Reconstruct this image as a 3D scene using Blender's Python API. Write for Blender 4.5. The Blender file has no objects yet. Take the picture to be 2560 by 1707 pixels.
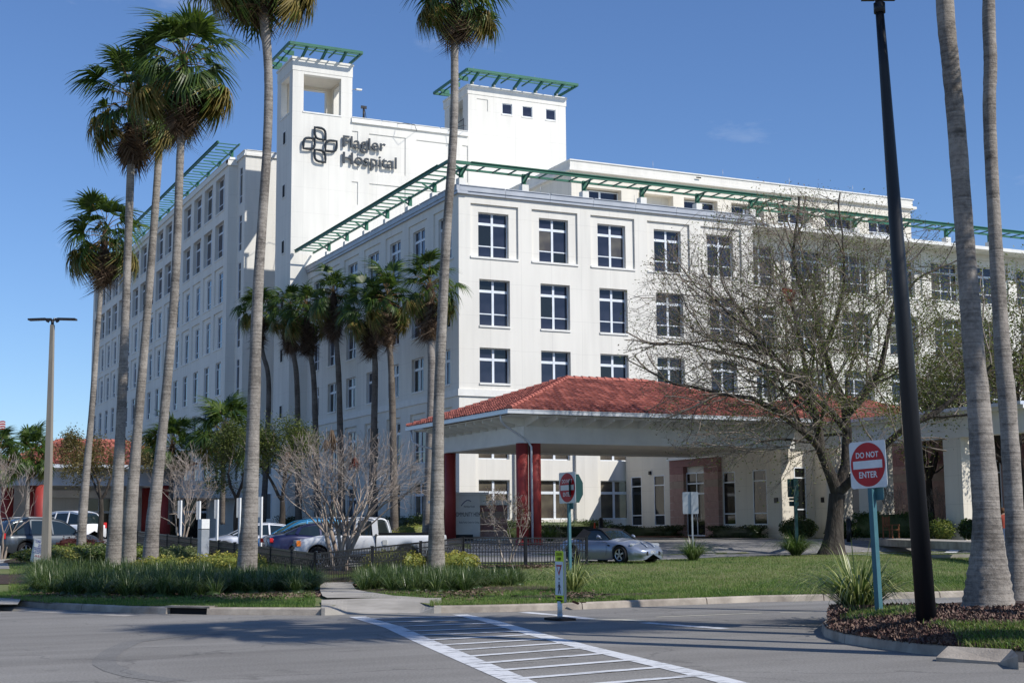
import bpy, bmesh, math, random
import numpy as np
from mathutils import Vector, Matrix
random.seed(7); np.random.seed(7)
R = math.radians
scn = bpy.context.scene
# ------------------------------------------------------------------ camera
W0, H0, F0 = 2560, 1707, 3567.32
PITCH, ROLL, YAW, EYE = R(7.4342), R(-0.4224), R(25.7126), 1.68
fw = Vector((math.sin(YAW)*math.cos(PITCH), math.cos(YAW)*math.cos(PITCH), math.sin(PITCH)))
r0 = Vector((math.cos(YAW), -math.sin(YAW), 0)); u0 = r0.cross(fw)
rt = r0*math.cos(ROLL) + u0*math.sin(ROLL); up = -r0*math.sin(ROLL) + u0*math.cos(ROLL)
cam_d = bpy.data.cameras.new('camera'); cam = bpy.data.objects.new('camera', cam_d)
scn.collection.objects.link(cam); scn.camera = cam
cam_d.sensor_width = 36.0; cam_d.lens = F0/W0*36.0; cam_d.clip_end = 5000; cam_d.clip_start = 0.1
M = Matrix((( rt.x, up.x, -fw.x), (rt.y, up.y, -fw.y), (rt.z, up.z, -fw.z))).to_4x4()
M.translation = Vector((0, 0, EYE)); cam.matrix_world = M
scn.render.resolution_x, scn.render.resolution_y = 1024, 682
# ------------------------------------------------------------------ sky and sun
S = Vector((.42, -.613, .669)).normalized()
SUN_EL = math.asin(S.z)
world = bpy.data.worlds.new('World'); scn.world = world; world.use_nodes = True
wn, wl = world.node_tree.nodes, world.node_tree.links
bg = wn['Background']; bg.inputs['Strength'].default_value = 0.15
sky = wn.new('ShaderNodeTexSky'); sky.sky_type = 'NISHITA'; sky.sun_disc = False
sky.sun_elevation = SUN_EL; sky.sun_rotation = math.atan2(S.x, S.y)
sky.air_density = 1.0; sky.dust_density = 0.1; sky.ozone_density = 1.6; sky.altitude = 0
tc = wn.new('ShaderNodeTexCoord'); mp = wn.new('ShaderNodeMapping'); mp.inputs['Scale'].default_value = (1.3, 1.3, 4.2)
nz = wn.new('ShaderNodeTexNoise'); nz.inputs['Scale'].default_value = 3.1; nz.inputs['Detail'].default_value = 7; nz.inputs['Roughness'].default_value = .62
rp = wn.new('ShaderNodeValToRGB'); rp.color_ramp.elements[0].position = .58; rp.color_ramp.elements[1].position = .86
rp.color_ramp.elements[1].color = (.5, .5, .5, 1)
mx = wn.new('ShaderNodeMix'); mx.data_type = 'RGBA'; mx.inputs['B'].default_value = (4.6, 4.9, 5.4, 1)
wl.new(tc.outputs['Generated'], mp.inputs['Vector']); wl.new(mp.outputs['Vector'], nz.inputs['Vector'])
wl.new(nz.outputs['Fac'], rp.inputs['Fac']); wl.new(rp.outputs['Color'], mx.inputs['Factor'])
tn = wn.new('ShaderNodeVectorMath'); tn.operation = 'MULTIPLY'; tn.inputs[1].default_value = (.43, .55, .745)
wl.new(sky.outputs['Color'], tn.inputs[0]); wl.new(tn.outputs[0], mx.inputs['A']); wl.new(mx.outputs['Result'], bg.inputs['Color'])
sd = bpy.data.lights.new('sun', 'SUN'); sd.energy = 4.15; sd.angle = R(.53); sd.color = (1, .955, .89)
sun = bpy.data.objects.new('sun', sd); scn.collection.objects.link(sun)
sun.rotation_euler = (-S).to_track_quat('-Z', 'Y').to_euler(); sun.location = (0, 0, 60)
scn.view_settings.view_transform = 'Standard'; scn.view_settings.look = 'None'
scn.view_settings.exposure = 0.24; scn.view_settings.gamma = 1.0; scn.view_settings.use_curve_mapping = False
scn.render.engine = 'CYCLES'

# ------------------------------------------------------------------ helpers
HX, HY = math.sin(YAW), math.cos(YAW)
def pray(px, py): return fw*F0 + rt*(px-W0/2) - up*(py-H0/2)
def at(px, py, t):
    d = pray(px, py); s = t/(d.x*HX + d.y*HY); return Vector((d.x*s, d.y*s, d.z*s+EYE))
TZ = [(-999, 0), (28.5, 0), (29.5, .13), (43, .15), (50, .34), (56, .40), (62, .50), (68, .94), (76, 1.02), (84, 1.08), (999, 1.1)]
def tz(t):
    for (a, za), (b, zb) in zip(TZ, TZ[1:]):
        if t <= b: return za + (zb-za)*(t-a)/(b-a)
    return 1.1
def depth(x, y): return x*HX + y*HY
def gz(x, y): return tz(depth(x, y))
def gnd(px, py, lo=10, hi=400):
    d = pray(px, py); k = d.x*HX + d.y*HY; prev = None; t = lo
    while t < hi:
        z = d.z/k*t + EYE
        if z <= tz(t): break
        t += .25
    return Vector((d.x/k*t, d.y/k*t, tz(t)))
def onmound(px, py, z):
    d = pray(px, py); s = (z-EYE)/d.z; return Vector((d.x*s, d.y*s, z))
CX, CY = 34.685, 79.526
def B(x, y, z=0): return Vector((CX+x, CY+y, z))
col = scn.collection

class MB:
    def __init__(s): s.v = []; s.f = []; s.m = []; s.mats = []; s.smooth = []
    def mi(s, mat):
        if mat not in s.mats: s.mats.append(mat)
        return s.mats.index(mat)
    def face(s, pts, mat, sm=False):
        n = len(s.v); s.v += [tuple(p) for p in pts]; s.f.append(tuple(range(n, n+len(pts)))); s.m.append(s.mi(mat)); s.smooth.append(sm)
    def box(s, c, d, mat, M=None):
        x, y, z = d[0]/2, d[1]/2, d[2]/2
        P = [Vector((sx*x, sy*y, sz*z)) for sz in (-1, 1) for sy in (-1, 1) for sx in (-1, 1)]
        if M is not None: P = [M @ p for p in P]
        c = Vector(c); n = len(s.v); s.v += [tuple(p+c) for p in P]; i = s.mi(mat)
        for f in ((0, 2, 3, 1), (4, 5, 7, 6), (0, 1, 5, 4), (2, 6, 7, 3), (0, 4, 6, 2), (1, 3, 7, 5)):
            s.f.append(tuple(n+k for k in f)); s.m.append(i); s.smooth.append(False)
    def b2(s, a, b, mat):
        a, b = Vector(a), Vector(b); s.box((a+b)/2, [abs(k) for k in (b-a)], mat)
    def tube(s, pts, rad, mat, n=6, cap=True, sm=True):
        pts = [Vector(p) for p in pts]
        if not hasattr(rad, '__len__'): rad = [rad]*len(pts)
        base = len(s.v); i = s.mi(mat); side = None
        for k, p in enumerate(pts):
            d = (pts[min(k+1, len(pts)-1)] - pts[max(k-1, 0)])
            if d.length < 1e-9: d = Vector((0, 0, 1))
            d.normalize()
            if side is None:
                side = d.cross(Vector((0, 0, 1)))
                if side.length < .05: side = d.cross(Vector((1, 0, 0)))
            side = (side - d*side.dot(d)).normalized(); w = d.cross(side)
            for j in range(n):
                a = 2*math.pi*j/n; q = p + (side*math.cos(a) + w*math.sin(a))*rad[k]; s.v.append(tuple(q))
        for k in range(len(pts)-1):
            for j in range(n):
                a = base+k*n+j; b = base+k*n+(j+1) % n
                s.f.append((a, b, b+n, a+n)); s.m.append(i); s.smooth.append(sm)
        if cap:
            s.f.append(tuple(base+j for j in range(n))[::-1]); s.m.append(i); s.smooth.append(False)
            e = base+(len(pts)-1)*n; s.f.append(tuple(e+j for j in range(n))); s.m.append(i); s.smooth.append(False)
    def beam(s, a, b, w, h, mat, upv=(0, 0, 1)):
        a, b = Vector(a), Vector(b); d = b-a; L = d.length; d.normalize(); U = Vector(upv); sd_ = d.cross(U)
        if sd_.length < 1e-4: sd_ = d.cross(Vector((1, 0, 0)))
        sd_.normalize(); U = sd_.cross(d)
        Mx = Matrix((d, sd_, U)).transposed(); s.box((a+b)/2, (L, w, h), mat, Mx)
    def prism(s, poly, thick, mat, M=None):
        """poly in local XZ, thickness along Y centred"""
        M = M or Matrix.Identity(4); n = len(poly); i = s.mi(mat); b = len(s.v)
        for y in (-thick/2, thick/2): s.v += [tuple(M @ Vector((p[0], y, p[1]))) for p in poly]
        s.f.append(tuple(b+k for k in range(n))); s.f.append(tuple(b+n+k for k in range(n))[::-1]); s.m += [i, i]; s.smooth += [False]*2
        for k in range(n):
            l = (k+1) % n; s.f.append((b+k, b+n+k, b+n+l, b+l)); s.m.append(i); s.smooth.append(False)
    def mesh(s, name):
        me = bpy.data.meshes.new(name); me.from_pydata(s.v, [], s.f)
        for m in s.mats: me.materials.append(m)
        me.polygons.foreach_set('material_index', s.m); me.polygons.foreach_set('use_smooth', s.smooth); me.update(); return me
    def build(s, name, parent=None, M=None):
        return link(name, s.mesh(name), parent, M)
def link(name, data, parent=None, M=None):
    o = bpy.data.objects.new(name, data); col.objects.link(o)
    if parent is not None: o.parent = parent
    if M is not None: o.matrix_local = M
    return o
def tag(o, label=None, cat=None, group=None, kind=None):
    if label: o['label'] = label
    if cat: o['category'] = cat
    if group: o['group'] = group
    if kind: o['kind'] = kind
    return o
def thing(name, loc, label, cat, group=None, rz=0):
    o = bpy.data.objects.new(name, None); col.objects.link(o); o.location = loc; o.rotation_euler.z = rz
    o.empty_display_size = .3; return tag(o, label, cat, group)
def npmesh(name, V, F, mats, mi=None, smooth=False):
    """V (n,3) array; F (m,k) int array"""
    me = bpy.data.meshes.new(name); V = np.asarray(V, dtype=np.float32); F = np.asarray(F, dtype=np.int32); k = F.shape[1]
    me.vertices.add(len(V)); me.vertices.foreach_set('co', V.ravel())
    me.loops.add(F.size); me.loops.foreach_set('vertex_index', F.ravel())
    me.polygons.add(len(F)); me.polygons.foreach_set('loop_start', np.arange(0, F.size, k, dtype=np.int32))
    try: me.polygons.foreach_set('loop_total', np.full(len(F), k, dtype=np.int32))
    except Exception: pass
    for m in mats: me.materials.append(m)
    if mi is not None: me.polygons.foreach_set('material_index', np.asarray(mi, dtype=np.int32))
    if smooth: me.polygons.foreach_set('use_smooth', np.ones(len(F), dtype=bool))
    me.update(calc_edges=True); me.validate(); return me

# ------------------------------------------------------------------ materials
def mat(name, c, rough=.8, c2=None, scale=5, detail=5, bump=0, bscale=None, spec=.3, metal=0, coat=0, alpha=None, tr=None, stretch=None, dist=.02, lo=.35, hi=.65):
    m = bpy.data.materials.new(name); m.use_nodes = True; N, L = m.node_tree.nodes, m.node_tree.links
    p = N['Principled BSDF']; p.inputs['Base Color'].default_value = (*c, 1); p.inputs['Roughness'].default_value = rough
    p.inputs['Specular IOR Level'].default_value = spec; p.inputs['Metallic'].default_value = metal; p.inputs['Coat Weight'].default_value = coat
    p.inputs['Coat Roughness'].default_value = .04
    t = None
    if c2 or bump:
        t = N.new('ShaderNodeTexCoord'); g = N.new('ShaderNodeMapping'); L.new(t.outputs['Object'], g.inputs['Vector'])
        if stretch: g.inputs['Scale'].default_value = stretch
    if c2:
        n = N.new('ShaderNodeTexNoise'); n.inputs['Scale'].default_value = scale; n.inputs['Detail'].default_value = detail; n.inputs['Roughness'].default_value = .6
        r = N.new('ShaderNodeValToRGB'); r.color_ramp.elements[0].position = lo; r.color_ramp.elements[1].position = hi
        r.color_ramp.elements[0].color = (*c, 1); r.color_ramp.elements[1].color = (*c2, 1)
        L.new(g.outputs['Vector'], n.inputs['Vector']); L.new(n.outputs['Fac'], r.inputs['Fac']); L.new(r.outputs['Color'], p.inputs['Base Color'])
    if bump:
        n2 = N.new('ShaderNodeTexNoise'); n2.inputs['Scale'].default_value = bscale or scale*4; n2.inputs['Detail'].default_value = 4
        bb = N.new('ShaderNodeBump'); bb.inputs['Strength'].default_value = bump; bb.inputs['Distance'].default_value = dist
        L.new(g.outputs['Vector'], n2.inputs['Vector']); L.new(n2.outputs['Fac'], bb.inputs['Height']); L.new(bb.outputs['Normal'], p.inputs['Normal'])
    if tr:  # leaf translucency
        ts = N.new('ShaderNodeBsdfTranslucent'); ts.inputs['Color'].default_value = (*tr, 1); ms = N.new('ShaderNodeMixShader'); ms.inputs[0].default_value = .35
        o = N['Material Output']; L.new(p.outputs[0], ms.inputs[1]); L.new(ts.outputs[0], ms.inputs[2]); L.new(ms.outputs[0], o.inputs['Surface'])
    return m
def stucco(name, c, pw=2.15, ph=2.1, dirt=.12):
    """painted stucco panels: thin joints, faint mottling and rain streaks"""
    m = mat(name, c, .9, spec=.15); N, L = m.node_tree.nodes, m.node_tree.links; p = N['Principled BSDF']
    t = N.new('ShaderNodeTexCoord'); sp = N.new('ShaderNodeSeparateXYZ'); L.new(t.outputs['Object'], sp.inputs[0])
    ad = N.new('ShaderNodeMath'); ad.operation = 'ADD'; L.new(sp.outputs['X'], ad.inputs[0]); L.new(sp.outputs['Y'], ad.inputs[1])
    cb = N.new('ShaderNodeCombineXYZ'); L.new(ad.outputs[0], cb.inputs['X']); L.new(sp.outputs['Z'], cb.inputs['Y'])
    br = N.new('ShaderNodeTexBrick'); br.offset = 0; br.inputs['Scale'].default_value = 1; br.inputs['Mortar Size'].default_value = .012
    br.inputs['Mortar Smooth'].default_value = .3; br.inputs['Brick Width'].default_value = pw; br.inputs['Row Height'].default_value = ph; br.inputs['Bias'].default_value = -1
    L.new(cb.outputs[0], br.inputs['Vector'])
    br.inputs['Color1'].default_value = (*c, 1); br.inputs['Color2'].default_value = (*[k*.975 for k in c], 1); br.inputs['Mortar'].default_value = (*[k*.84 for k in c], 1)
    n = N.new('ShaderNodeTexNoise'); n.inputs['Scale'].default_value = .35; n.inputs['Detail'].default_value = 6
    g = N.new('ShaderNodeMapping'); g.inputs['Scale'].default_value = (1, 1, .25); L.new(t.outputs['Object'], g.inputs[0]); L.new(g.outputs[0], n.inputs['Vector'])
    n3 = N.new('ShaderNodeTexNoise'); n3.inputs['Scale'].default_value = 2.2; n3.inputs['Detail'].default_value = 5
    g3 = N.new('ShaderNodeMapping'); g3.inputs['Scale'].default_value = (1, 1, .08); L.new(t.outputs['Object'], g3.inputs[0]); L.new(g3.outputs[0], n3.inputs['Vector'])
    mm = N.new('ShaderNodeMath'); mm.operation = 'MULTIPLY'; L.new(n.outputs['Fac'], mm.inputs[0]); L.new(n3.outputs['Fac'], mm.inputs[1])
    r = N.new('ShaderNodeMapRange'); r.inputs['From Min'].default_value = .12; r.inputs['From Max'].default_value = .42; r.inputs['To Min'].default_value = 1; r.inputs['To Max'].default_value = 1-dirt
    L.new(mm.outputs[0], r.inputs['Value'])
    x = N.new('ShaderNodeVectorMath'); x.operation = 'SCALE'; L.new(br.outputs['Color'], x.inputs[0]); L.new(r.outputs[0], x.inputs['Scale']); L.new(x.outputs[0], p.inputs['Base Color'])
    b = N.new('ShaderNodeBump'); b.inputs['Strength'].default_value = .25; b.inputs['Distance'].default_value = .01
    n2 = N.new('ShaderNodeTexNoise'); n2.inputs['Scale'].default_value = 60; L.new(t.outputs['Object'], n2.inputs['Vector']); L.new(n2.outputs['Fac'], b.inputs['Height']); L.new(b.outputs[0], p.inputs['Normal'])
    return m
WALL = stucco('cream_stucco', (.765, .742, .675), dirt=.14)
WALL2 = stucco('warm_stucco', (.74, .69, .59), 1.6, 1.3)
TRIM = mat('white_trim', (.78, .77, .72), .7, c2=(.70, .69, .65), scale=1.5)
CAP = mat('grey_metal_coping', (.42, .44, .47), .45, c2=(.34, .36, .39), scale=.8, metal=.3)
FRAME = mat('white_window_frame', (.74, .78, .82), .4, c2=(.66, .70, .74), scale=2)
FRAMED = mat('silver_window_frame', (.50, .53, .56), .4, metal=.4)
def glassy(name, c, rough=.04, spec=.5, c2=None):
    m = mat(name, c, rough, spec=spec, c2=c2, scale=.9, detail=2, lo=.4, hi=.7); return m
GLASS = glassy('tinted_window_glass', (.016, .019, .036), .05, .5, (.03, .033, .055))
GLASSB = mat('glass_with_blind', (.13, .115, .085), .08, spec=.5, c2=(.07, .06, .05), scale=1.2, detail=1)
GLASSD = glassy('dark_door_glass', (.012, .014, .014), .05, .5)
GREEN = mat('green_painted_steel', (.012, .105, .06), .5, c2=(.02, .14, .082), scale=1.3, spec=.4)
TEALP = mat('teal_green_post_paint', (.06, .16, .19), .5, c2=(.045, .125, .15), scale=3)
DKGREEN = mat('dark_green_post_paint', (.012, .045, .045), .5)
RED = mat('red_column_paint', (.33, .045, .038), .55, c2=(.27, .036, .032), scale=1.2)
TILE = [mat('clay_roof_tile_a', (.33, .105, .078), .8, c2=(.19, .058, .046), scale=2.5, detail=6, bump=.3),
        mat('clay_roof_tile_b', (.23, .068, .052), .8, c2=(.12, .038, .033), scale=2.5, detail=6, bump=.3),
        mat('clay_roof_tile_c', (.44, .15, .11), .8, c2=(.32, .10, .08), scale=2.5, detail=6, bump=.3)]
TGAP = mat('dark_tile_underlay', (.06, .02, .018), .95)
TILEO = mat('orange_roof_tile', (.52, .28, .17), .8, c2=(.38, .18, .11), scale=1.5, detail=6)
STONE = mat('pink_cast_stone', (.42, .28, .235), .85, c2=(.33, .20, .17), scale=2)
STONE2 = mat('rose_cast_stone', (.30, .155, .14), .85, c2=(.25, .13, .12), scale=2)
STONE3 = mat('buff_cast_stone', (.38, .29, .23), .85, c2=(.32, .24, .19), scale=2)
BLACK = mat('black_powder_coat', (.012, .012, .014), .4, spec=.4, c2=(.02, .02, .022), scale=4)
BLACKP = mat('black_light_pole', (.008, .0095, .013), .45, spec=.35, c2=(.015, .017, .021), scale=1.5, stretch=(4, 4, .4))
CONC = mat('weathered_concrete', (.44, .385, .32), .9, c2=(.22, .19, .16), scale=1.6, detail=9, bump=.4, bscale=35)
CONCL = mat('light_concrete', (.40, .37, .325), .9, c2=(.27, .25, .215), scale=1.2, detail=8, bump=.25, bscale=40)
POLEC = mat('grey_concrete_pole', (.28, .25, .21), .85, c2=(.22, .20, .17), scale=3, stretch=(3, 3, .3))
STEEL = mat('galvanised_steel', (.42, .44, .46), .45, metal=.5, c2=(.33, .35, .37), scale=4)
WHITE = mat('white_sign_sheet', (.78, .78, .76), .5, c2=(.66, .67, .66), scale=6)
SRED = mat('sign_red', (.50, .012, .018), .45, c2=(.42, .012, .016), scale=4)
SBLUE = mat('sign_blue_ink', (.05, .06, .30), .6)
SYEL = mat('fluorescent_yellow_green', (.62, .72, .01), .5)
INK = mat('black_ink', (.012, .012, .014), .6)
LOGO = mat('dark_slate_letter', (.035, .045, .055), .45, spec=.4)
RUB = mat('black_rubber', (.014, .014, .015), .85, bump=.3, bscale=40)
CHROME = mat('chrome', (.75, .75, .76), .12, metal=1)
ALLOY = mat('alloy_wheel', (.50, .51, .53), .28, metal=.9)
DARKIN = mat('dark_interior', (.012, .012, .013), .8)
CARGL = glassy('car_window_glass', (.012, .02, .022), .02, .8)
CARGLC = glassy('pale_car_window_glass', (.10, .17, .18), .02, .8)
def paint(n, c, metal=0, r=.32): return mat(n, c, r, metal=metal, coat=.7, spec=.5)
P_SILVER = paint('silver_car_paint', (.25, .285, .36), .5)
P_WHITE = paint('white_car_paint', (.80, .81, .82))
P_BLUE = paint('bright_blue_car_paint', (.01, .17, .36), .3)
P_NAVY = paint('navy_car_paint', (.012, .016, .06), .3)
P_GREY = paint('dark_grey_car_paint', (.045, .055, .065), .4)
P_PALE = paint('pale_silver_car_paint', (.50, .52, .56), .4)
AMBER = mat('amber_lens', (.75, .20, .02), .2, spec=.6)
REDL = mat('red_tail_lens', (.55, .01, .012), .15, spec=.6)
CLEARL = mat('clear_headlight_lens', (.45, .47, .48), .08, spec=.8, c2=(.25, .26, .28), scale=9)
SOFTTOP = mat('black_canvas_top', (.016, .016, .018), .9)
CONEO = mat('orange_cone', (.70, .075, .02), .6)
WOOD = mat('brown_wood', (.22, .09, .04), .7)
MULCH = mat('brown_mulch', (.10, .068, .054), .95, c2=(.042, .029, .024), scale=9, detail=10, bump=1, bscale=45, dist=.05)
MCHIP = [mat('mulch_chip_a', (.13, .085, .07), .9), mat('mulch_chip_b', (.07, .035, .03), .9), mat('mulch_chip_c', (.19, .13, .10), .9)]
SOILG = mat('lawn_soil', (.11, .15, .045), .95, c2=(.18, .18, .075), scale=.55, detail=9, bump=.8, bscale=30, dist=.04)
def leafm(n, c, c2, tr, rough=.5, scale=1.2, spec=.35): return mat(n, c, rough, c2=c2, scale=scale, detail=3, tr=tr, spec=spec)
GR = [leafm('grass_green', (.125, .21, .035), (.19, .265, .06), (.17, .28, .035)), leafm('grass_dry', (.27, .25, .12), (.20, .205, .08), (.25, .24, .10)), leafm('grass_deep', (.045, .10, .018), (.07, .13, .025), (.08, .16, .02))]
LIR = [leafm('lilyturf_leaf', (.035, .065, .016), (.07, .11, .028), (.06, .12, .02), .38, spec=.5), leafm('lilyturf_bright', (.13, .17, .06), (.20, .24, .10), (.12, .2, .04), .36, spec=.5)]
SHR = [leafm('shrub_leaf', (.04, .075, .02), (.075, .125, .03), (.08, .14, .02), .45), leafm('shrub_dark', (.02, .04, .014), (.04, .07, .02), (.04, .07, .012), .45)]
VAR = [leafm('cream_edged_leaf', (.30, .31, .16), (.20, .23, .09), (.25, .26, .1)), leafm('variegated_green', (.08, .12, .04), (.14, .17, .06), (.1, .15, .04))]
YEL = [leafm('yellow_foliage', (.48, .42, .10), (.36, .34, .08), (.4, .36, .06)), leafm('yellow_green_foliage', (.24, .27, .06), (.16, .2, .04), (.22, .25, .04))]
OAKL = [leafm('young_oak_leaf', (.13, .17, .04), (.19, .20, .06), (.2, .26, .05)), leafm('bronze_bud', (.16, .10, .045), (.12, .085, .04), (.18, .12, .04))]
TRL = [leafm('olive_tree_leaf', (.09, .12, .028), (.15, .17, .035), (.15, .19, .03)), leafm('dark_tree_leaf', (.03, .05, .016), (.06, .085, .022), (.06, .09, .015))]
ORL = [leafm('golden_tree_leaf', (.20, .15, .05), (.13, .12, .04), (.22, .17, .04)), leafm('olive_brown_leaf', (.09, .085, .03), (.13, .11, .04), (.1, .1, .03))]
REDLF = [leafm('burgundy_shrub_leaf', (.06, .018, .018), (.10, .035, .025), (.08, .02, .015))]
FRG = [leafm('palm_frond_green', (.022, .05, .012), (.055, .10, .02), (.09, .15, .02), .42, 1.5, .35), leafm('palm_frond_bright', (.07, .115, .02), (.125, .18, .035), (.14, .21, .03), .42, 1.5, .35)]
FRD = [leafm('dead_palm_frond', (.13, .085, .055), (.21, .15, .10), (.12, .08, .04), .7), leafm('dark_dead_frond', (.05, .03, .02), (.11, .065, .04), (.06, .035, .02), .8), leafm('yellow_palm_frond', (.30, .22, .06), (.18, .16, .05), (.25, .2, .05), .5)]
PET = mat('palm_petiole', (.16, .13, .04), .5, c2=(.22, .10, .04), scale=2)
BARK = mat('oak_bark', (.032, .026, .021), .95, c2=(.07, .06, .05), scale=5, detail=8, bump=1, bscale=16, dist=.06, stretch=(1, 1, .3))
TWIG = mat('grey_brown_twig', (.25, .21, .175), .9, c2=(.13, .105, .085), scale=3)
MYR = mat('pale_myrtle_bark', (.42, .36, .30), .8, c2=(.20, .15, .12), scale=4, stretch=(1, 1, .3))
MYRT = mat('myrtle_twig', (.42, .365, .32), .85, c2=(.23, .18, .15), scale=3)
def palm_bark(n, c, c2):
    m = mat(n, c, .9, spec=.2); N, L = m.node_tree.nodes, m.node_tree.links; p = N['Principled BSDF']
    t = N.new('ShaderNodeTexCoord'); g = N.new('ShaderNodeMapping'); g.inputs['Scale'].default_value = (.5, .5, 13); L.new(t.outputs['Object'], g.inputs[0])
    n1 = N.new('ShaderNodeTexNoise'); n1.inputs['Scale'].default_value = 1.6; n1.inputs['Detail'].default_value = 6; n1.inputs['Roughness'].default_value = .7; L.new(g.outputs[0], n1.inputs['Vector'])
    n2 = N.new('ShaderNodeTexNoise'); n2.inputs['Scale'].default_value = 1.1; n2.inputs['Detail'].default_value = 8; L.new(t.outputs['Object'], n2.inputs['Vector'])
    n3 = N.new('ShaderNodeTexNoise'); n3.inputs['Scale'].default_value = 14; n3.inputs['Detail'].default_value = 8; n3.inputs['Roughness'].default_value = .75; L.new(t.outputs['Object'], n3.inputs['Vector'])
    a = N.new('ShaderNodeMath'); a.operation = 'ADD'; L.new(n1.outputs['Fac'], a.inputs[0]); L.new(n2.outputs['Fac'], a.inputs[1])
    a2 = N.new('ShaderNodeMath'); a2.operation = 'ADD'; L.new(a.outputs[0], a2.inputs[0]); L.new(n3.outputs['Fac'], a2.inputs[1])
    r = N.new('ShaderNodeMapRange'); r.inputs['From Min'].default_value = 1.25; r.inputs['From Max'].default_value = 1.72; L.new(a2.outputs[0], r.inputs['Value'])
    x = N.new('ShaderNodeMix'); x.data_type = 'RGBA'; x.inputs['A'].default_value = (*c, 1); x.inputs['B'].default_value = (*c2, 1)
    L.new(r.outputs[0], x.inputs['Factor'])
    g4 = N.new('ShaderNodeMapping'); g4.inputs['Scale'].default_value = (1, 1, 1.8); L.new(t.outputs['Object'], g4.inputs[0])
    n4 = N.new('ShaderNodeTexNoise'); n4.inputs['Scale'].default_value = 2.6; n4.inputs['Detail'].default_value = 9; n4.inputs['Roughness'].default_value = .7; L.new(g4.outputs[0], n4.inputs['Vector'])
    r4 = N.new('ShaderNodeMapRange'); r4.inputs['From Min'].default_value = .56; r4.inputs['From Max'].default_value = .70; r4.inputs['To Min'].default_value = 1; r4.inputs['To Max'].default_value = .45; L.new(n4.outputs['Fac'], r4.inputs['Value'])
    x4 = N.new('ShaderNodeVectorMath'); x4.operation = 'SCALE'; L.new(x.outputs['Result'], x4.inputs[0]); L.new(r4.outputs[0], x4.inputs['Scale']); L.new(x4.outputs[0], p.inputs['Base Color'])
    b = N.new('ShaderNodeBump'); b.inputs['Strength'].default_value = 1.0; b.inputs['Distance'].default_value = .02; L.new(a2.outputs[0], b.inputs['Height']); L.new(b.outputs[0], p.inputs['Normal'])
    return m
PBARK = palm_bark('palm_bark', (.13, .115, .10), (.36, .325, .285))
PBARKD = palm_bark('dark_palm_bark', (.08, .065, .052), (.19, .165, .14))
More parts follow.
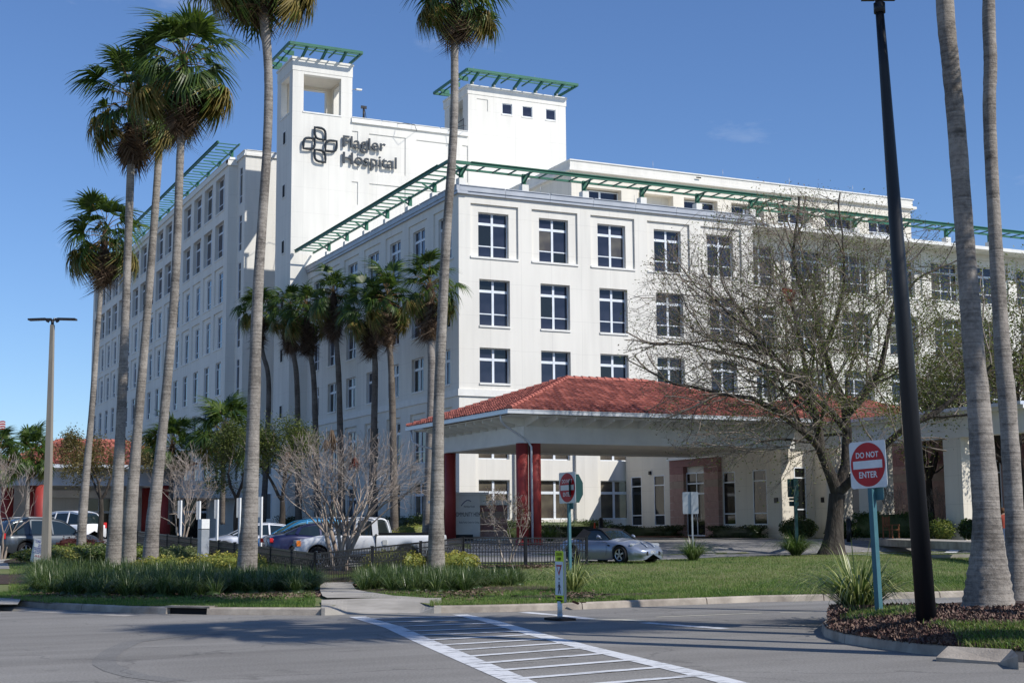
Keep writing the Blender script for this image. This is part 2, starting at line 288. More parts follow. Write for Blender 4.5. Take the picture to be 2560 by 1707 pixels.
def asphalt(name, c, c2):
    m = mat(name, c, .88, spec=.3); N, L = m.node_tree.nodes, m.node_tree.links; p = N['Principled BSDF']; t = N.new('ShaderNodeTexCoord')
    n = N.new('ShaderNodeTexNoise'); n.inputs['Scale'].default_value = .16; n.inputs['Detail'].default_value = 9; n.inputs['Roughness'].default_value = .62; L.new(t.outputs['Object'], n.inputs['Vector'])
    v = N.new('ShaderNodeTexNoise'); v.inputs['Scale'].default_value = 32; v.inputs['Detail'].default_value = 3; v.inputs['Roughness'].default_value = .8; L.new(t.outputs['Object'], v.inputs['Vector'])
    g = N.new('ShaderNodeMapping'); g.inputs['Rotation'].default_value = (0, 0, R(-27)); g.inputs['Scale'].default_value = (.12, 1.5, 1); L.new(t.outputs['Object'], g.inputs[0])
    s = N.new('ShaderNodeTexNoise'); s.inputs['Scale'].default_value = .9; s.inputs['Detail'].default_value = 5; L.new(g.outputs[0], s.inputs['Vector'])
    a = N.new('ShaderNodeMath'); a.operation = 'ADD'; L.new(n.outputs['Fac'], a.inputs[0]); L.new(s.outputs['Fac'], a.inputs[1])
    r = N.new('ShaderNodeMapRange'); r.inputs['From Min'].default_value = .75; r.inputs['From Max'].default_value = 1.25; L.new(a.outputs[0], r.inputs['Value'])
    x = N.new('ShaderNodeMix'); x.data_type = 'RGBA'; x.inputs['A'].default_value = (*c, 1); x.inputs['B'].default_value = (*c2, 1); L.new(r.outputs[0], x.inputs['Factor'])
    r2 = N.new('ShaderNodeMapRange'); r2.inputs['From Min'].default_value = .3; r2.inputs['From Max'].default_value = .72; r2.inputs['To Min'].default_value = .62; r2.inputs['To Max'].default_value = 1.42; L.new(v.outputs['Fac'], r2.inputs['Value'])
    sc = N.new('ShaderNodeVectorMath'); sc.operation = 'SCALE'; L.new(x.outputs['Result'], sc.inputs[0]); L.new(r2.outputs[0], sc.inputs['Scale'])
    L.new(sc.outputs[0], p.inputs['Base Color'])
    vo = N.new('ShaderNodeTexVoronoi'); vo.feature = 'DISTANCE_TO_EDGE'; vo.inputs['Scale'].default_value = .22
    wn_ = N.new('ShaderNodeTexNoise'); wn_.inputs['Scale'].default_value = 1.3; wn_.inputs['Detail'].default_value = 6; L.new(t.outputs['Object'], wn_.inputs['Vector'])
    wv = N.new('ShaderNodeVectorMath'); wv.operation = 'SCALE'; wv.inputs['Scale'].default_value = .9; L.new(wn_.outputs['Color'], wv.inputs[0])
    wa = N.new('ShaderNodeVectorMath'); wa.operation = 'ADD'; L.new(t.outputs['Object'], wa.inputs[0]); L.new(wv.outputs[0], wa.inputs[1]); L.new(wa.outputs[0], vo.inputs['Vector'])
    cr = N.new('ShaderNodeMapRange'); cr.inputs['From Min'].default_value = .002; cr.inputs['From Max'].default_value = .006; cr.inputs['To Min'].default_value = .72; L.new(vo.outputs['Distance'], cr.inputs['Value'])
    st = N.new('ShaderNodeTexNoise'); st.inputs['Scale'].default_value = 1.1; st.inputs['Detail'].default_value = 4; L.new(t.outputs['Object'], st.inputs['Vector'])
    sr = N.new('ShaderNodeMapRange'); sr.inputs['From Min'].default_value = .64; sr.inputs['From Max'].default_value = .72; sr.inputs['To Min'].default_value = 1; sr.inputs['To Max'].default_value = .8; L.new(st.outputs['Fac'], sr.inputs['Value'])
    cm = N.new('ShaderNodeMath'); cm.operation = 'MULTIPLY'; L.new(cr.outputs[0], cm.inputs[0]); L.new(sr.outputs[0], cm.inputs[1])
    s2 = N.new('ShaderNodeVectorMath'); s2.operation = 'SCALE'; L.new(sc.outputs[0], s2.inputs[0]); L.new(cm.outputs[0], s2.inputs['Scale']); L.new(s2.outputs[0], p.inputs['Base Color'])
    b = N.new('ShaderNodeBump'); b.inputs['Strength'].default_value = .5; b.inputs['Distance'].default_value = .012; L.new(v.outputs['Fac'], b.inputs['Height']); L.new(b.outputs[0], p.inputs['Normal'])
    return m
ASPH = asphalt('asphalt', (.168, .159, .145), (.246, .235, .217))
ASPH2 = asphalt('drive_asphalt', (.20, .195, .188), (.27, .262, .252))
def painted(name, c, wear):
    m = mat(name, c, .75, spec=.3); N, L = m.node_tree.nodes, m.node_tree.links; p = N['Principled BSDF']; t = N.new('ShaderNodeTexCoord')
    g = N.new('ShaderNodeMapping'); g.inputs['Rotation'].default_value = (0, 0, R(-27)); g.inputs['Scale'].default_value = (.6, 4, 1); L.new(t.outputs['Object'], g.inputs[0])
    n = N.new('ShaderNodeTexNoise'); n.inputs['Scale'].default_value = 2.6; n.inputs['Detail'].default_value = 10; n.inputs['Roughness'].default_value = .72; L.new(g.outputs[0], n.inputs['Vector'])
    r = N.new('ShaderNodeValToRGB'); r.color_ramp.elements[0].position = wear; r.color_ramp.elements[1].position = wear+.05
    r.color_ramp.elements[0].color = (.19, .19, .19, 1); r.color_ramp.elements[1].color = (*c, 1)
    L.new(n.outputs['Fac'], r.inputs['Fac']); L.new(r.outputs['Color'], p.inputs['Base Color']); return m
LINE = painted('white_road_paint', (.62, .63, .64), .41)
LINEW = painted('worn_road_paint', (.40, .41, .42), .46)
LINEY = painted('cream_road_paint', (.55, .52, .42), .40)

# ================================================================== GROUND
def sheet(name, cols, off, m, kind='structure', n=26, up0=None):
    """cols: list of (px, t_near, t_far): a strip of ground between two depths, laid on the terrain"""
    V = []; Fc = []
    fine = []
    for (a, b) in zip(cols, cols[1:]):
        k = max(1, int(abs(b[0]-a[0])/45))
        for j in range(k): f = j/k; fine.append([a[i]+(b[i]-a[i])*f for i in range(3)])
    fine.append(list(cols[-1]))
    for px, t0, t1 in fine:
        d = pray(px, H0/2+400); k = d.x*HX+d.y*HY
        for j in range(n+1):
            f = j/n; t = t0+(t1-t0)*f; x, y = d.x/k*t, d.y/k*t
            V.append((x, y, tz(t)+off))
    m1 = n+1
    for i in range(len(fine)-1):
        for j in range(n): a = i*m1+j; Fc.append((a, a+m1, a+m1+1, a+1))
    me = npmesh(name, V, Fc, [m]); o = link(name, me); tag(o, kind=kind); return o
def tof(px, py): p = gnd(px, py); return depth(p.x, p.y)
# road: one flat sheet to the horizon
b = MB(); b.face([(-900, -300, 0), (900, -300, 0), (900, 900, 0), (-900, 900, 0)], ASPH); tag(b.build('road'), kind='structure')
# the kerb line on the far side of the road (pixels of its foot)
KL = [(-420, 1500), (-60, 1510), (35, 1513), (130, 1522), (330, 1532), (560, 1536), (815, 1537), (905, 1533)]
KR = [(1085, 1532), (1250, 1529), (1420, 1524), (1700, 1512), (1900, 1504), (2100, 1500), (2420, 1491), (2900, 1480)]
def ky(px): return 0
def onroad(px, py): return onmound(px, py, 0)
def tr_(px, py): p = onroad(px, py); return depth(p.x, p.y)
KT = [(px, tr_(px, py)) for px, py in KL+[(995, 1531)]+KR]
def kt(px):
    for (a, ta), (b_, tb) in zip(KT, KT[1:]):
        if px <= b_: return ta+(tb-ta)*(px-a)/(b_-a)
    return KT[-1][1]
# terrain with lawn; its near edge stands behind the kerb
cols_ = [(px, kt(px)+.14, 150) for px in sorted(set([p[0] for p in KT]+list(range(-400, 2900, 60))))]
def lawn_sheet():
    V = []; Fc = []; n = 90
    for px, t0, t1 in cols_:
        d = pray(px, H0/2+400); k = d.x*HX+d.y*HY
        if 850 < px < 1075: t0 += 1.75
        for j in range(n+1):
            f = (j/n)**2.2; t = t0+(t1-t0)*f; V.append((d.x/k*t, d.y/k*t, max(tz(t), .13)))
    for i in range(len(cols_)-1):
        for j in range(n): a = i*(n+1)+j; Fc.append((a, a+n+1, a+n+2, a+1))
    tag(link('lawn', npmesh('lawn', V, Fc, [SOILG])), kind='structure')
lawn_sheet()
# kerbs as real blocks with joints
def kerb(pts, name, h=.14, w=.16, seg=3.0, drop=None):
    """pts: world points of the kerb foot, road side; the body lies to the left of travel"""
    root = thing(name, pts[0], '', ''); L = 0; dense = []
    for a, b_ in zip(pts, pts[1:]):
        k = max(1, int((b_-a).length/.35))
        for j in range(k): dense.append(a.lerp(b_, j/k))
    dense.append(pts[-1]); run = []; acc = 0; parts = []
    for i, p in enumerate(dense):
        run.append(p)
        if i: acc += (p-dense[i-1]).length
        if acc > seg or i == len(dense)-1:
            if len(run) > 1: parts.append(run)
            run = [p]; acc = 0
    for run in parts:
        b = MB(); rings = []
        for i, p in enumerate(run):
            d = (run[min(i+1, len(run)-1)]-run[max(i-1, 0)]); d.z = 0; d.normalize(); nn = Vector((-d.y, d.x, 0)); sh = Vector((0, 0, 0))
            if i == 0: sh = d*.012
            if i == len(run)-1: sh = -d*.012
            hh = h if drop is None else drop(p)
            q = p+sh; g0 = -.02
            rings.append([q+Vector((0, 0, g0)), q+nn*.02+Vector((0, 0, hh*.8)), q+nn*.055+Vector((0, 0, hh)), q+nn*w+Vector((0, 0, hh+.003)), q+nn*w+Vector((0, 0, g0))])
        for A, Bq in zip(rings, rings[1:]):
            for k in range(4): b.face([A[k], Bq[k], Bq[k+1], A[k+1]], CONC, k in (1,))
        b.face(rings[0][::-1], CONC); b.face(rings[-1], CONC)
        o = b.build('kerb_stone', root, Matrix.Translation(-pts[0]))
    return root
kr = kerb([onroad(*p) for p in KR], 'kerb'); tag(kr, 'long pale concrete kerb in front of the lawn, right of the crossing ramp', 'kerb')
kl1 = kerb([onroad(*p) for p in KL[:5]]+[onroad(415, 1534)], 'kerb'); tag(kl1, 'curved concrete kerb at the left corner, left of the storm drain inlet', 'kerb')
kl2 = kerb([onroad(515, 1536), onroad(560, 1536), onroad(815, 1537)], 'kerb'); tag(kl2, 'concrete kerb between the storm drain inlet and the crossing ramp', 'kerb')
# storm drain inlet
p0, p1 = onroad(415, 1534), onroad(515, 1536)
t = thing('storm_drain', p0, 'dark open storm drain inlet set in the kerb in front of the palms', 'drain')
dd = (p1-p0); Ld = dd.length; dd.normalize(); nn = Vector((-dd.y, dd.x, 0))
Md = Matrix((dd, nn, Vector((0, 0, 1)))).transposed()
b = MB(); b.box((dd*Ld/2+nn*.34), (Ld, .4, .3), DARKIN, Md); b.build('drain_mouth', t)
b = MB(); b.box((dd*Ld/2+nn*.22+Vector((0, 0, .145))), (Ld+.1, .36, .035), CONC, Md); b.build('drain_slab', t)
# ramp and path
def poly_sheet(name, pix, off, m, kind='structure', sub=10):
    """quad strips: pix = list of (left px,py, right px,py) rows laid on terrain"""
    V = []; Fc = []
    rows = []
    for (a, b_) in zip(pix, pix[1:]):
        for j in range(4): rows.append([a[i]+(b_[i]-a[i])*j/4 for i in range(4)])
    rows.append(list(pix[-1]))
    for r_ in rows:
        A, Bq = gnd(r_[0], r_[1]), gnd(r_[2], r_[3])
        for j in range(sub+1):
            q = A.lerp(Bq, j/sub); V.append((q.x, q.y, max(.13, gz(q.x, q.y))+off))
    for i in range(len(rows)-1):
        for j in range(sub): a = i*(sub+1)+j; Fc.append((a, a+1, a+sub+2, a+sub+1))
    return tag(link(name, npmesh(name, V, Fc, [m])), kind=kind)
def ramp():
    A, Bq = onroad(905, 1533), onroad(1085, 1532); C_ = onmound(830, 1508, .15); D_ = onmound(1060, 1509, .15)
    b = MB(); n = 10
    fl0, fl1 = onroad(815, 1537), onroad(1090, 1532)
    if 0: b.face([fl0+Vector((0, 0, -.01)), A+Vector((0, 0, .006)), C_+Vector((0, 0, .01)), fl0+Vector((-.05, .2, .14))], CONCL)
    tq_ = [(px, kt(px)) for px in range(806, 1104, 9)]; RW = []
    for px, t in tq_:
        fl = min(1, max(0, (866-px)/48, (px-1052)/40))
        d = pray(px, H0/2+400); k = d.x*HX+d.y*HY; RW.append([Vector((d.x/k*(t+e), d.y/k*(t+e), zz)) for e, zz in ((-.06, -.02), (-.05, .006+.135*fl), (1.1, .10+.05*fl), (2.3, .192))])
    for a_, c_ in zip(RW, RW[1:]):
        for j in range(3): b.face([a_[j], c_[j], c_[j+1], a_[j+1]], CONCL)
    return tag(b.build('kerb_ramp'), kind='structure')
    b.face([A+Vector((0, 0, .006)), Bq+Vector((0, 0, .006)), D_+Vector((0, 0, .01)), C_+Vector((0, 0, .01))], CONCL)
    tag(b.build('kerb_ramp'), kind='structure')
ramp()
poly_sheet('footpath', [(818, 1501, 1064, 1501), (806, 1495, 985, 1495), (800, 1482, 890, 1480), (800, 1468, 880, 1465), (812, 1461, 905, 1459)], .06, CONCL)
# driveway and car park behind the lawn
def tline(pts): return [(px, tof(px, py)) for px, py in pts]
far = [(-350, 118), (2900, 118)]
sheet('car_park', [(-360, 66, 150), (200, 64, 150), (520, 54, 150), (760, 48.5, 150), (1010, 48, 150), (1060, 54.5, 150), (1180, 55.5, 96), (1470, 55, 90), (1600, 55.5, 84), (1800, 58.5, 80), (2000, 60.5, 76), (2250, 60.8, 72), (2500, 61, 69), (2900, 61, 66)], .006, ASPH2)
# side drive at the far left
poly_sheet('side_drive', [(-200, 1421, 24, 1422), (-200, 1408, 18, 1404), (-200, 1393, 28, 1394)], .008, CONCL)
poly_sheet('corner_pavement', [(-200, 1512, 44, 1512), (-200, 1493, 55, 1496)], .02, CONCL)
# pavement along the entrance wing, with its kerb
SW = [(1905, 1341), (2100, 1349), (2280, 1358), (2440, 1364), (2700, 1376)]
SWT = [(1740, 1339.5), (1905, 1341)]
b = MB(); P_ = [onmound(px, py, .93) for px, py in SW]
P_.insert(0, B(3, 3, .98)); P_.insert(1, B(9.5, -4, .97))
P2 = []
for i, p in enumerate(P_):
    d = (P_[min(i+1, len(P_)-1)]-P_[max(i-1, 0)]); d.z = 0; d.normalize(); P2.append(p+Vector((-d.y, d.x, 0))*30 if False else p+Vector((6, 9, 0)))
for i in range(len(P_)-1):
    a, c_ = P_[i]+Vector((0, 0, .13)), P_[i+1]+Vector((0, 0, .13))
    b.face([a, c_, P2[i+1]+Vector((0, 0, .15)), P2[i]+Vector((0, 0, .15))], CONCL)
    b.face([a, a-Vector((0, 0, .3)), c_-Vector((0, 0, .3)), c_], CONC)
tag(b.build('entrance_pavement'), kind='structure')
# red paver apron by the door
b = MB(); a = B(9.0, -11.5, 1.112); c_ = B(11.7, -3.5, 1.12); b.face([(a.x, a.y, a.z), (c_.x+.2, a.y, a.z), (c_.x, c_.y, c_.z), (a.x-2, c_.y, a.z)], mat('red_pavers', (.25, .10, .06), .9, c2=(.18, .075, .05), scale=3)); tag(b.build('paver_apron'), kind='structure')

# ---------- painted markings
def strip(pts, w, m, name='road_marking', off=.005, root=None):
    pts = [Vector(p) for p in pts]; b = MB(); Ls = []; Rs = []
    for i, p in enumerate(pts):
        d = (pts[min(i+1, len(pts)-1)]-pts[max(i-1, 0)]); d.z = 0; d.normalize(); s = Vector((-d.y, d.x, 0))*w/2; Ls.append(p+s); Rs.append(p-s)
    for i in range(len(pts)-1):
        b.face([q+Vector((0, 0, off)) for q in (Rs[i], Rs[i+1], Ls[i+1], Ls[i])], m)
    o = b.build(name); tag(o, kind='structure'); return o
lw = [onroad(*p) for p in ((893, 1541), (985, 1568), (1060, 1602), (1150, 1640), (1280, 1695), (1420, 1760))]
rw = [onroad(*p) for p in ((1150, 1536), (1225, 1552), (1350, 1588), (1480, 1622), (1640, 1660), (1780, 1693), (1960, 1740))]
strip(lw, .32, LINE); strip(rw, .30, LINE, off=.006)
def along(P, y):
    for a, b_ in zip(P, P[1:]):
        if a[1] <= y <= b_[1]: f = (y-a[1])/(b_[1]-a[1]); return a[0]+(b_[0]-a[0])*f
    return P[-1][0]
LP = [(893, 1541), (985, 1568), (1060, 1602), (1150, 1640), (1280, 1695), (1420, 1760)]
RP = [(1150, 1536), (1225, 1552), (1350, 1588), (1480, 1622), (1640, 1660), (1780, 1693), (1960, 1740)]
for yl, yr in ((1546, 1541), (1555.5, 1549), (1566, 1557.5), (1578, 1568.5), (1588.5, 1577.5), (1600, 1586), (1613, 1596.5), (1626, 1607), (1641.5, 1619), (1658, 1633), (1676, 1649), (1697, 1667), (1722, 1688)):
    xl, xr = along(LP, yl)+8, along(RP, yr)-8
    strip([onroad(xl, yl), onroad((xl+xr)/2, (yl+yr)/2), onroad(xr, yr)], .17, LINE, off=.009)
strip([onroad(*p) for p in ((1310, 1530), (1400, 1538), (1480, 1547))], .26, LINE)
strip([onroad(*p) for p in ((1480, 1547), (1560, 1549), (1610, 1552))], .24, LINEY)
strip([onroad(*p) for p in ((1610, 1556), (1700, 1563), (1815, 1571))], .24, LINE)
strip([onroad(*p) for p in ((1640, 1542), (1800, 1536), (1905, 1532))], .10, LINEY)
strip([onroad(*p) for p in ((1950, 1531), (2120, 1527))], .10, LINEY)
for q in range(4): strip([onroad(2240+12*q, 1516-q*2.8), onroad(2420, 1513.5-q*2.8)], .12, LINEW)
# drive markings
def drive_strip(pix, w, m):
    P = []
    for (x0, y0), (x1, y1) in zip(pix, pix[1:]):
        for j in range(8): P.append(gnd(x0+(x1-x0)*j/8, y0+(y1-y0)*j/8))
    P.append(gnd(*pix[-1]))
    for p in P: p.z = gz(p.x, p.y)
    strip(P, w, m, off=.03)
drive_strip([(1905, 1352), (2090, 1360), (2260, 1369), (2425, 1377)], .14, LINE)
drive_strip([(2235, 1376), (2330, 1379), (2420, 1381)], .12, LINE); drive_strip([(2040, 1382), (2180, 1389)], .12, LINE)
drive_strip([(2375, 1383), (2392, 1374)], .5, LINE); drive_strip([(1750, 1394), (1850, 1390)], .12, LINE); drive_strip([(2128, 1380), (2198, 1381)], .12, LINE)
drive_strip([(1180, 1363), (1340, 1364), (1420, 1364)], .15, LINE)
# tyre scrub mark
arc = [(560, 1583), (440, 1590), (330, 1604), (285, 1625), (262, 1645), (262, 1660), (290, 1675), (345, 1690), (440, 1702)]
SCR = asphalt('scrubbed_asphalt', (.148, .143, .134), (.205, .199, .188))
strip([onroad(*p) for p in arc], .30, SCR, 'tyre_mark', off=.004)
# gutter pan by the island and left kerb
strip([onroad(*p) for p in ((-60, 1517), (130, 1530), (330, 1539))], .35, CONCL, 'gutter_apron', off=.004)

# ---------- right island
IK = [(2140, 1540), (2080, 1556), (2053, 1577), (2062, 1592), (2110, 1607), (2190, 1620), (2290, 1633), (2390, 1642), (2560, 1655), (2800, 1664)]
IB = [(2140, 1540), (2260, 1532), (2420, 1520), (2640, 1512), (2900, 1506)]
isl = kerb([onroad(*p) for p in IK][::1], 'kerb', h=.15, w=.16); tag(isl, 'curved dark stained kerb around the right hand palm island', 'kerb')
def island():
    ring = [onroad(*p) for p in IK]+[onroad(*p) for p in IB[::-1][:-1]]
    cx = sum(p.x for p in ring)/len(ring); cy = sum(p.y for p in ring)/len(ring)
    n = len(ring); V = []; Fc = []; K = 8
    dense = []
    for i in range(n):
        a, c_ = ring[i], ring[(i+1) % n]
        for j in range(6): dense.append(a.lerp(c_, j/6))
    N_ = len(dense)
    apex = onmound(2400, 1535, .42)
    for k in range(K+1):
        f = k/K
        for p in dense:
            q = Vector((p.x, p.y, 0)).lerp(Vector((apex.x, apex.y, 0)), f*.98+.012); V.append((q.x, q.y, .14+.27*math.sin(f*math.pi/2)**1.0+.02*math.sin(q.x*3)*math.sin(q.y*2.3)*min(1, f*4)))
    for k in range(K):
        for i in range(N_): j = (i+1) % N_; Fc.append((k*N_+i, k*N_+j, (k+1)*N_+j, (k+1)*N_+i))
    me = npmesh('mulch_bed', V, Fc, [MULCH], smooth=True); tag(link('mulch_bed', me), kind='structure')
    global isl_bvh; from mathutils.bvhtree import BVHTree
    isl_bvh = BVHTree.FromPolygons([Vector(v) for v in V], Fc)
island()
def islz(x, y):
    h = isl_bvh.ray_cast(Vector((x, y, 5)), Vector((0, 0, -1))); return h[0].z if h[0] else None
def onisl(px, py):
    d = pray(px, py).normalized(); h = isl_bvh.ray_cast(Vector((0, 0, EYE)), d); return h[0] if h[0] else onmound(px, py, .3)
# broken concrete slab lying at the island kerb
ps = [onmound(*q) for q in ((2340, 1642, .05), (2370, 1614, .17), (2530, 1622, .17), (2545, 1638, .16), (2500, 1654, .03))]
b = MB(); b.face(ps, CONC); low = [p-Vector((0, 0, p.z+.01)) for p in ps]
for i in range(5): j = (i+1) % 5; b.face([ps[j], ps[i], low[i], low[j]], CONC)
o = b.build('kerb_slab'); tag(o, 'cracked concrete slab sloping down from the island kerb at the right', 'slab')

# ================================================================== BUILDINGS
def facade(mb, O, U, w, h, ops, m, N, z0=0.0, rev=None):
    """wall sheet from O along U (unit), N outward; ops: (u0,u1,v0,v1,depth,closed[,inner ops])"""
    O = Vector(O); U = Vector(U); N = Vector(N); Z = Vector((0, 0, 1))
    def P(u, v, d=0): return O+U*u+Z*v-N*d
    us = sorted(set([0, w]+[k for o in ops for k in o[:2]])); vs = sorted(set([z0, h]+[k for o in ops for k in o[2:4]]))
    flip = U.cross(Z).dot(N) < 0
    def q(pts): mb.face(pts[::-1] if flip else pts, rev_m if False else m)
    for i in range(len(us)-1):
        for j in range(len(vs)-1):
            cu, cv = (us[i]+us[i+1])/2, (vs[j]+vs[j+1])/2
            if any(o[0] < cu < o[1] and o[2] < cv < o[3] for o in ops): continue
            q([P(us[i], vs[j]), P(us[i+1], vs[j]), P(us[i+1], vs[j+1]), P(us[i], vs[j+1])])
    for o in ops:
        a, b_, c_, d_, dp = o[:5]
        q([P(a, c_), P(b_, c_), P(b_, c_, dp), P(a, c_, dp)]); q([P(a, d_, dp), P(b_, d_, dp), P(b_, d_), P(a, d_)])
        q([P(a, c_, dp), P(a, d_, dp), P(a, d_), P(a, c_)]); q([P(b_, c_), P(b_, d_), P(b_, d_, dp), P(b_, c_, dp)])
        if len(o) > 6:
            facade(mb, O+U*a-N*dp, U, b_-a, d_, [(k[0]-a, k[1]-a, *k[2:]) for k in o[6]], m, N, c_)
        elif o[5]: q([P(a, c_, dp), P(b_, c_, dp), P(b_, d_, dp), P(a, d_, dp)])
WC = {}
def window(parent, O, U, N, u0, u1, v0, v1, dp, kind='6', gl=None, fm=None):
    """a window part with its frame as mesh and every pane a sub-part"""
    U = Vector(U); N = Vector(N); w, h = u1-u0, v1-v0; key = (round(w, 2), round(h, 2), kind)
    if key not in WC:
        f = MB(); fmn = fm or FRAME; panes = []
        def bar(x0, x1, y0, y1, d0=-.0, d1=.09): f.b2((x0, d0, y0), (x1, d1, y1), fmn)
        t = .07
        random.seed(len(WC)+3)
        if kind == '1': vx = [0, w]; vy = [0, h]; vc = []
        elif kind == 'n': vx = [0, w]; vy = [0, h*.21, h*.80, h]
        elif kind == '3': vx = [0, w*.22, w*.6, w]; vy = [0, h*.27, h*.74, h]
        elif kind == '4': vx = [0, w/2, w]; vy = [0, h*.68, h]
        elif kind == '2': vx = [0, w/2, w]; vy = [0, h]
        elif kind == 'd': vx = [0, w]; vy = [0, h*.2, h]
        else: vx = [0, w/2, w]; vy = [0, h*.265, h*.755, h]
        T = lambda k, ends: (.05 if k in ends else .10)
        for x in vx:
            e = x in (0, w); tt = .055 if e else (.15 if kind in '6412' else .08)
            a = 0 if x == 0 else (w-tt if x == w else x-tt/2); bar(a, a+tt, 0, h)
        for y in vy:
            e = y in (0, h); big = (y == vy[-2] and kind in '643'); tt = .06 if e else (.165 if big else .065)
            a = 0 if y == 0 else (h-tt if y == h else y-tt/2)
            xs = vx
            for x0, x1 in zip(xs, xs[1:]):
                mt = .05 if x0 == 0 else .06
                bar(x0+.03, x1-.03, a, a+tt, .004, .08)
        for i, (x0, x1) in enumerate(zip(vx, vx[1:])):
            for j, (y0, y1) in enumerate(zip(vy, vy[1:])):
                g = MB(); pw, ph = x1-x0-.06, y1-y0-.06; g.b2((-pw/2, -.008, -ph/2), (pw/2, .008, ph/2), GLASS); g2 = MB(); g2.b2((-pw/2, -.008, -ph/2), (pw/2, .008, ph/2), GLASSB)
                g3 = MB(); g3.b2((-pw/2, -.008, -ph/2), (pw/2, .008, ph/2), GLASSD)
                panes.append(((x0+x1)/2, (y0+y1)/2, g.mesh('pane'), g2.mesh('pane'), g3.mesh('pane'), j))
        WC[key] = (f.mesh('window_frame'), panes)
    fme, panes = WC[key]
    # local frame: x along U, y outward N, z up
    Mx = Matrix((U, N, Vector((0, 0, 1)))).transposed().to_4x4()
    pos = Vector(O)+U*u0-N*dp+Vector((0, 0, v0)); Mx.translation = pos+N*.01
    if U.cross(N).z < 0:
        Mx = Matrix((-U, N, Vector((0, 0, 1)))).transposed().to_4x4(); Mx.translation = pos+U*w+N*.01
    wo = link('window', fme, parent, Mx)
    for (x, y, g1, g2, g3, j) in panes:
        g = g1 if gl is None else (g2 if gl == 'b' and j == 0 or gl == 'B' else (g3 if gl == 'd' else g1))
        rr_ = random.random()
        if gl is None and rr_ < .10 and j == 1: g = g2
        elif gl is None and rr_ > .72: g = g3
        jit = Matrix.Rotation(random.uniform(-.02, .02), 4, 'Z') @ Matrix.Rotation(random.uniform(-.008, .008), 4, 'X')
        link('pane', g, wo, Matrix.Translation((x, .035, y)) @ jit)
    return wo
X_, Y_, NX, NY = Vector((1, 0, 0)), Vector((0, 1, 0)), Vector((-1, 0, 0)), Vector((0, -1, 0))
HOS = thing('hospital_building', B(0, 0, 0), 'large cream multi-storey hospital with two roof towers, green roof trellises and rows of windows', 'hospital')
HO = Matrix.Translation(-B(0, 0, 0))
def L_(x, y, z): return Vector((x, y, z))        # hospital-local coordinates
RZ = [(18.40, 21.27), (14.10, 17.01), (10.53, 12.73), (5.88, 8.75), (2.20, 4.61)]
FX = [(1.39, 3.49), (5.64, 7.74), (9.90, 11.99), (14.17, 16.27), (18.35, 20.44)]
# --- front block, sunlit face
def win_ops(cols, rec_pad=.58, bay=True, k=1.0):
    ops = []
    for (a, c_) in cols:
        ops.append((a-rec_pad, c_+.62, 18.40, 21.76, .13*k, False, [(a, c_, 18.40, 21.27, .36*k, True)]))
        for z0, z1 in RZ[1:3]: ops.append((a, c_, z0, z1, .42*k, True))
        if bay: ops.append((a-.3, c_+.3, .9, 9.1, .22*k, False, [(a, c_, z0, z1, .3*k, True) for z0, z1 in RZ[3:]]))
        else:
            for z0, z1 in RZ[3:]: ops.append((a, c_, z0, z1, .42, True))
    return ops
b = MB(); facade(b, L_(0, 0, 0), X_, 22.0, 22.6, win_ops(FX), WALL, NY); b.build('front_wall', HOS)
b = MB(); FX2 = [(1.0, 3.3)]+[(4.75+4.3*i, 7.45+4.3*i) for i in range(9)]
facade(b, L_(22, 2, 0), X_, 44, 22.6, win_ops(FX2, .3), WALL, NY)
b.face([L_(22, 0, 0), L_(22, 2, 0), L_(22, 2, 22.6), L_(22, 0, 22.6)], WALL); b.build('front_wall', HOS)
# --- left shaded face
LY = [(1.35, 3.45), (5.75, 7.82), (10.15, 12.18), (14.38, 16.58), (18.91, 21.0), (23.25, 25.29), (27.5, 29.3)]
b = MB(); facade(b, L_(0, 0, 0), Y_, 30.6, 22.6, win_ops(LY, .55, k=.72), WALL, NX); b.build('side_wall', HOS)
for wi, (cols, O, U, N, kind) in enumerate(((FX, L_(0, 0, 0), X_, NY, '6'), (FX2, L_(22, 2, 0), X_, NY, '3'), (LY, L_(0, 0, 0), Y_, NX, '6'))):
    for ci, (a, c_) in enumerate(cols):
        kd = '6' if (wi == 1 and ci == 0) else kind
        for ri, (z0, z1) in enumerate(RZ):
            dp = [.49, .42, .42, .52, .52][ri]*(.72 if wi == 2 else 1); k2 = kd
            if ri in (2, 4) and kd == '6': k2 = '4'
            if wi == 0 and ci > 2 and ri > 2: continue
            gl = 'B' if (ri == 4 and ci < 3) else ('b' if ri == 3 else None)
            window(HOS, O, U, N, a, c_, z0, z1, dp-.02, k2, gl)
# sills, ledge, coping
def ledge(name, a, c_, h, out, m, U, N, O, thick=None):
    b = MB(); o = Vector(O)
    p = o+U*a+N*(out/2)+Vector((0, 0, h)); L = c_-a
    Mx = Matrix((U, N, Vector((0, 0, 1)))).transposed(); b.box(o+U*((a+c_)/2)+N*(out/2-.05)+Vector((0, 0, h)), (L, out+.1, thick or .09), m, Mx); return b.build(name, HOS)
def sills(cols, O, U, N, pad=(.6, .64), rows=(0, 1, 2)):
    for (a, c_) in cols:
        for r_ in rows:
            z = RZ[r_][0]; q = pad if r_ == 0 else (.02, .02); ledge('window_sill', a-q[0], c_+q[1], z-.05, .07, TRIM, U, N, O, .12)
sills(FX, L_(0, 0, 0), X_, NY); sills(FX2, L_(22, 2, 0), X_, NY, (.3, .3)); sills(LY, L_(0, 0, 0), Y_, NX)
ledge('string_course', -.1, 22.1, 9.9, .10, TRIM, X_, NY, L_(0, 0, 0), .42); ledge('string_course', 0, 30.6, 9.9, .10, TRIM, Y_, NX, L_(0, 0, 0), .42)
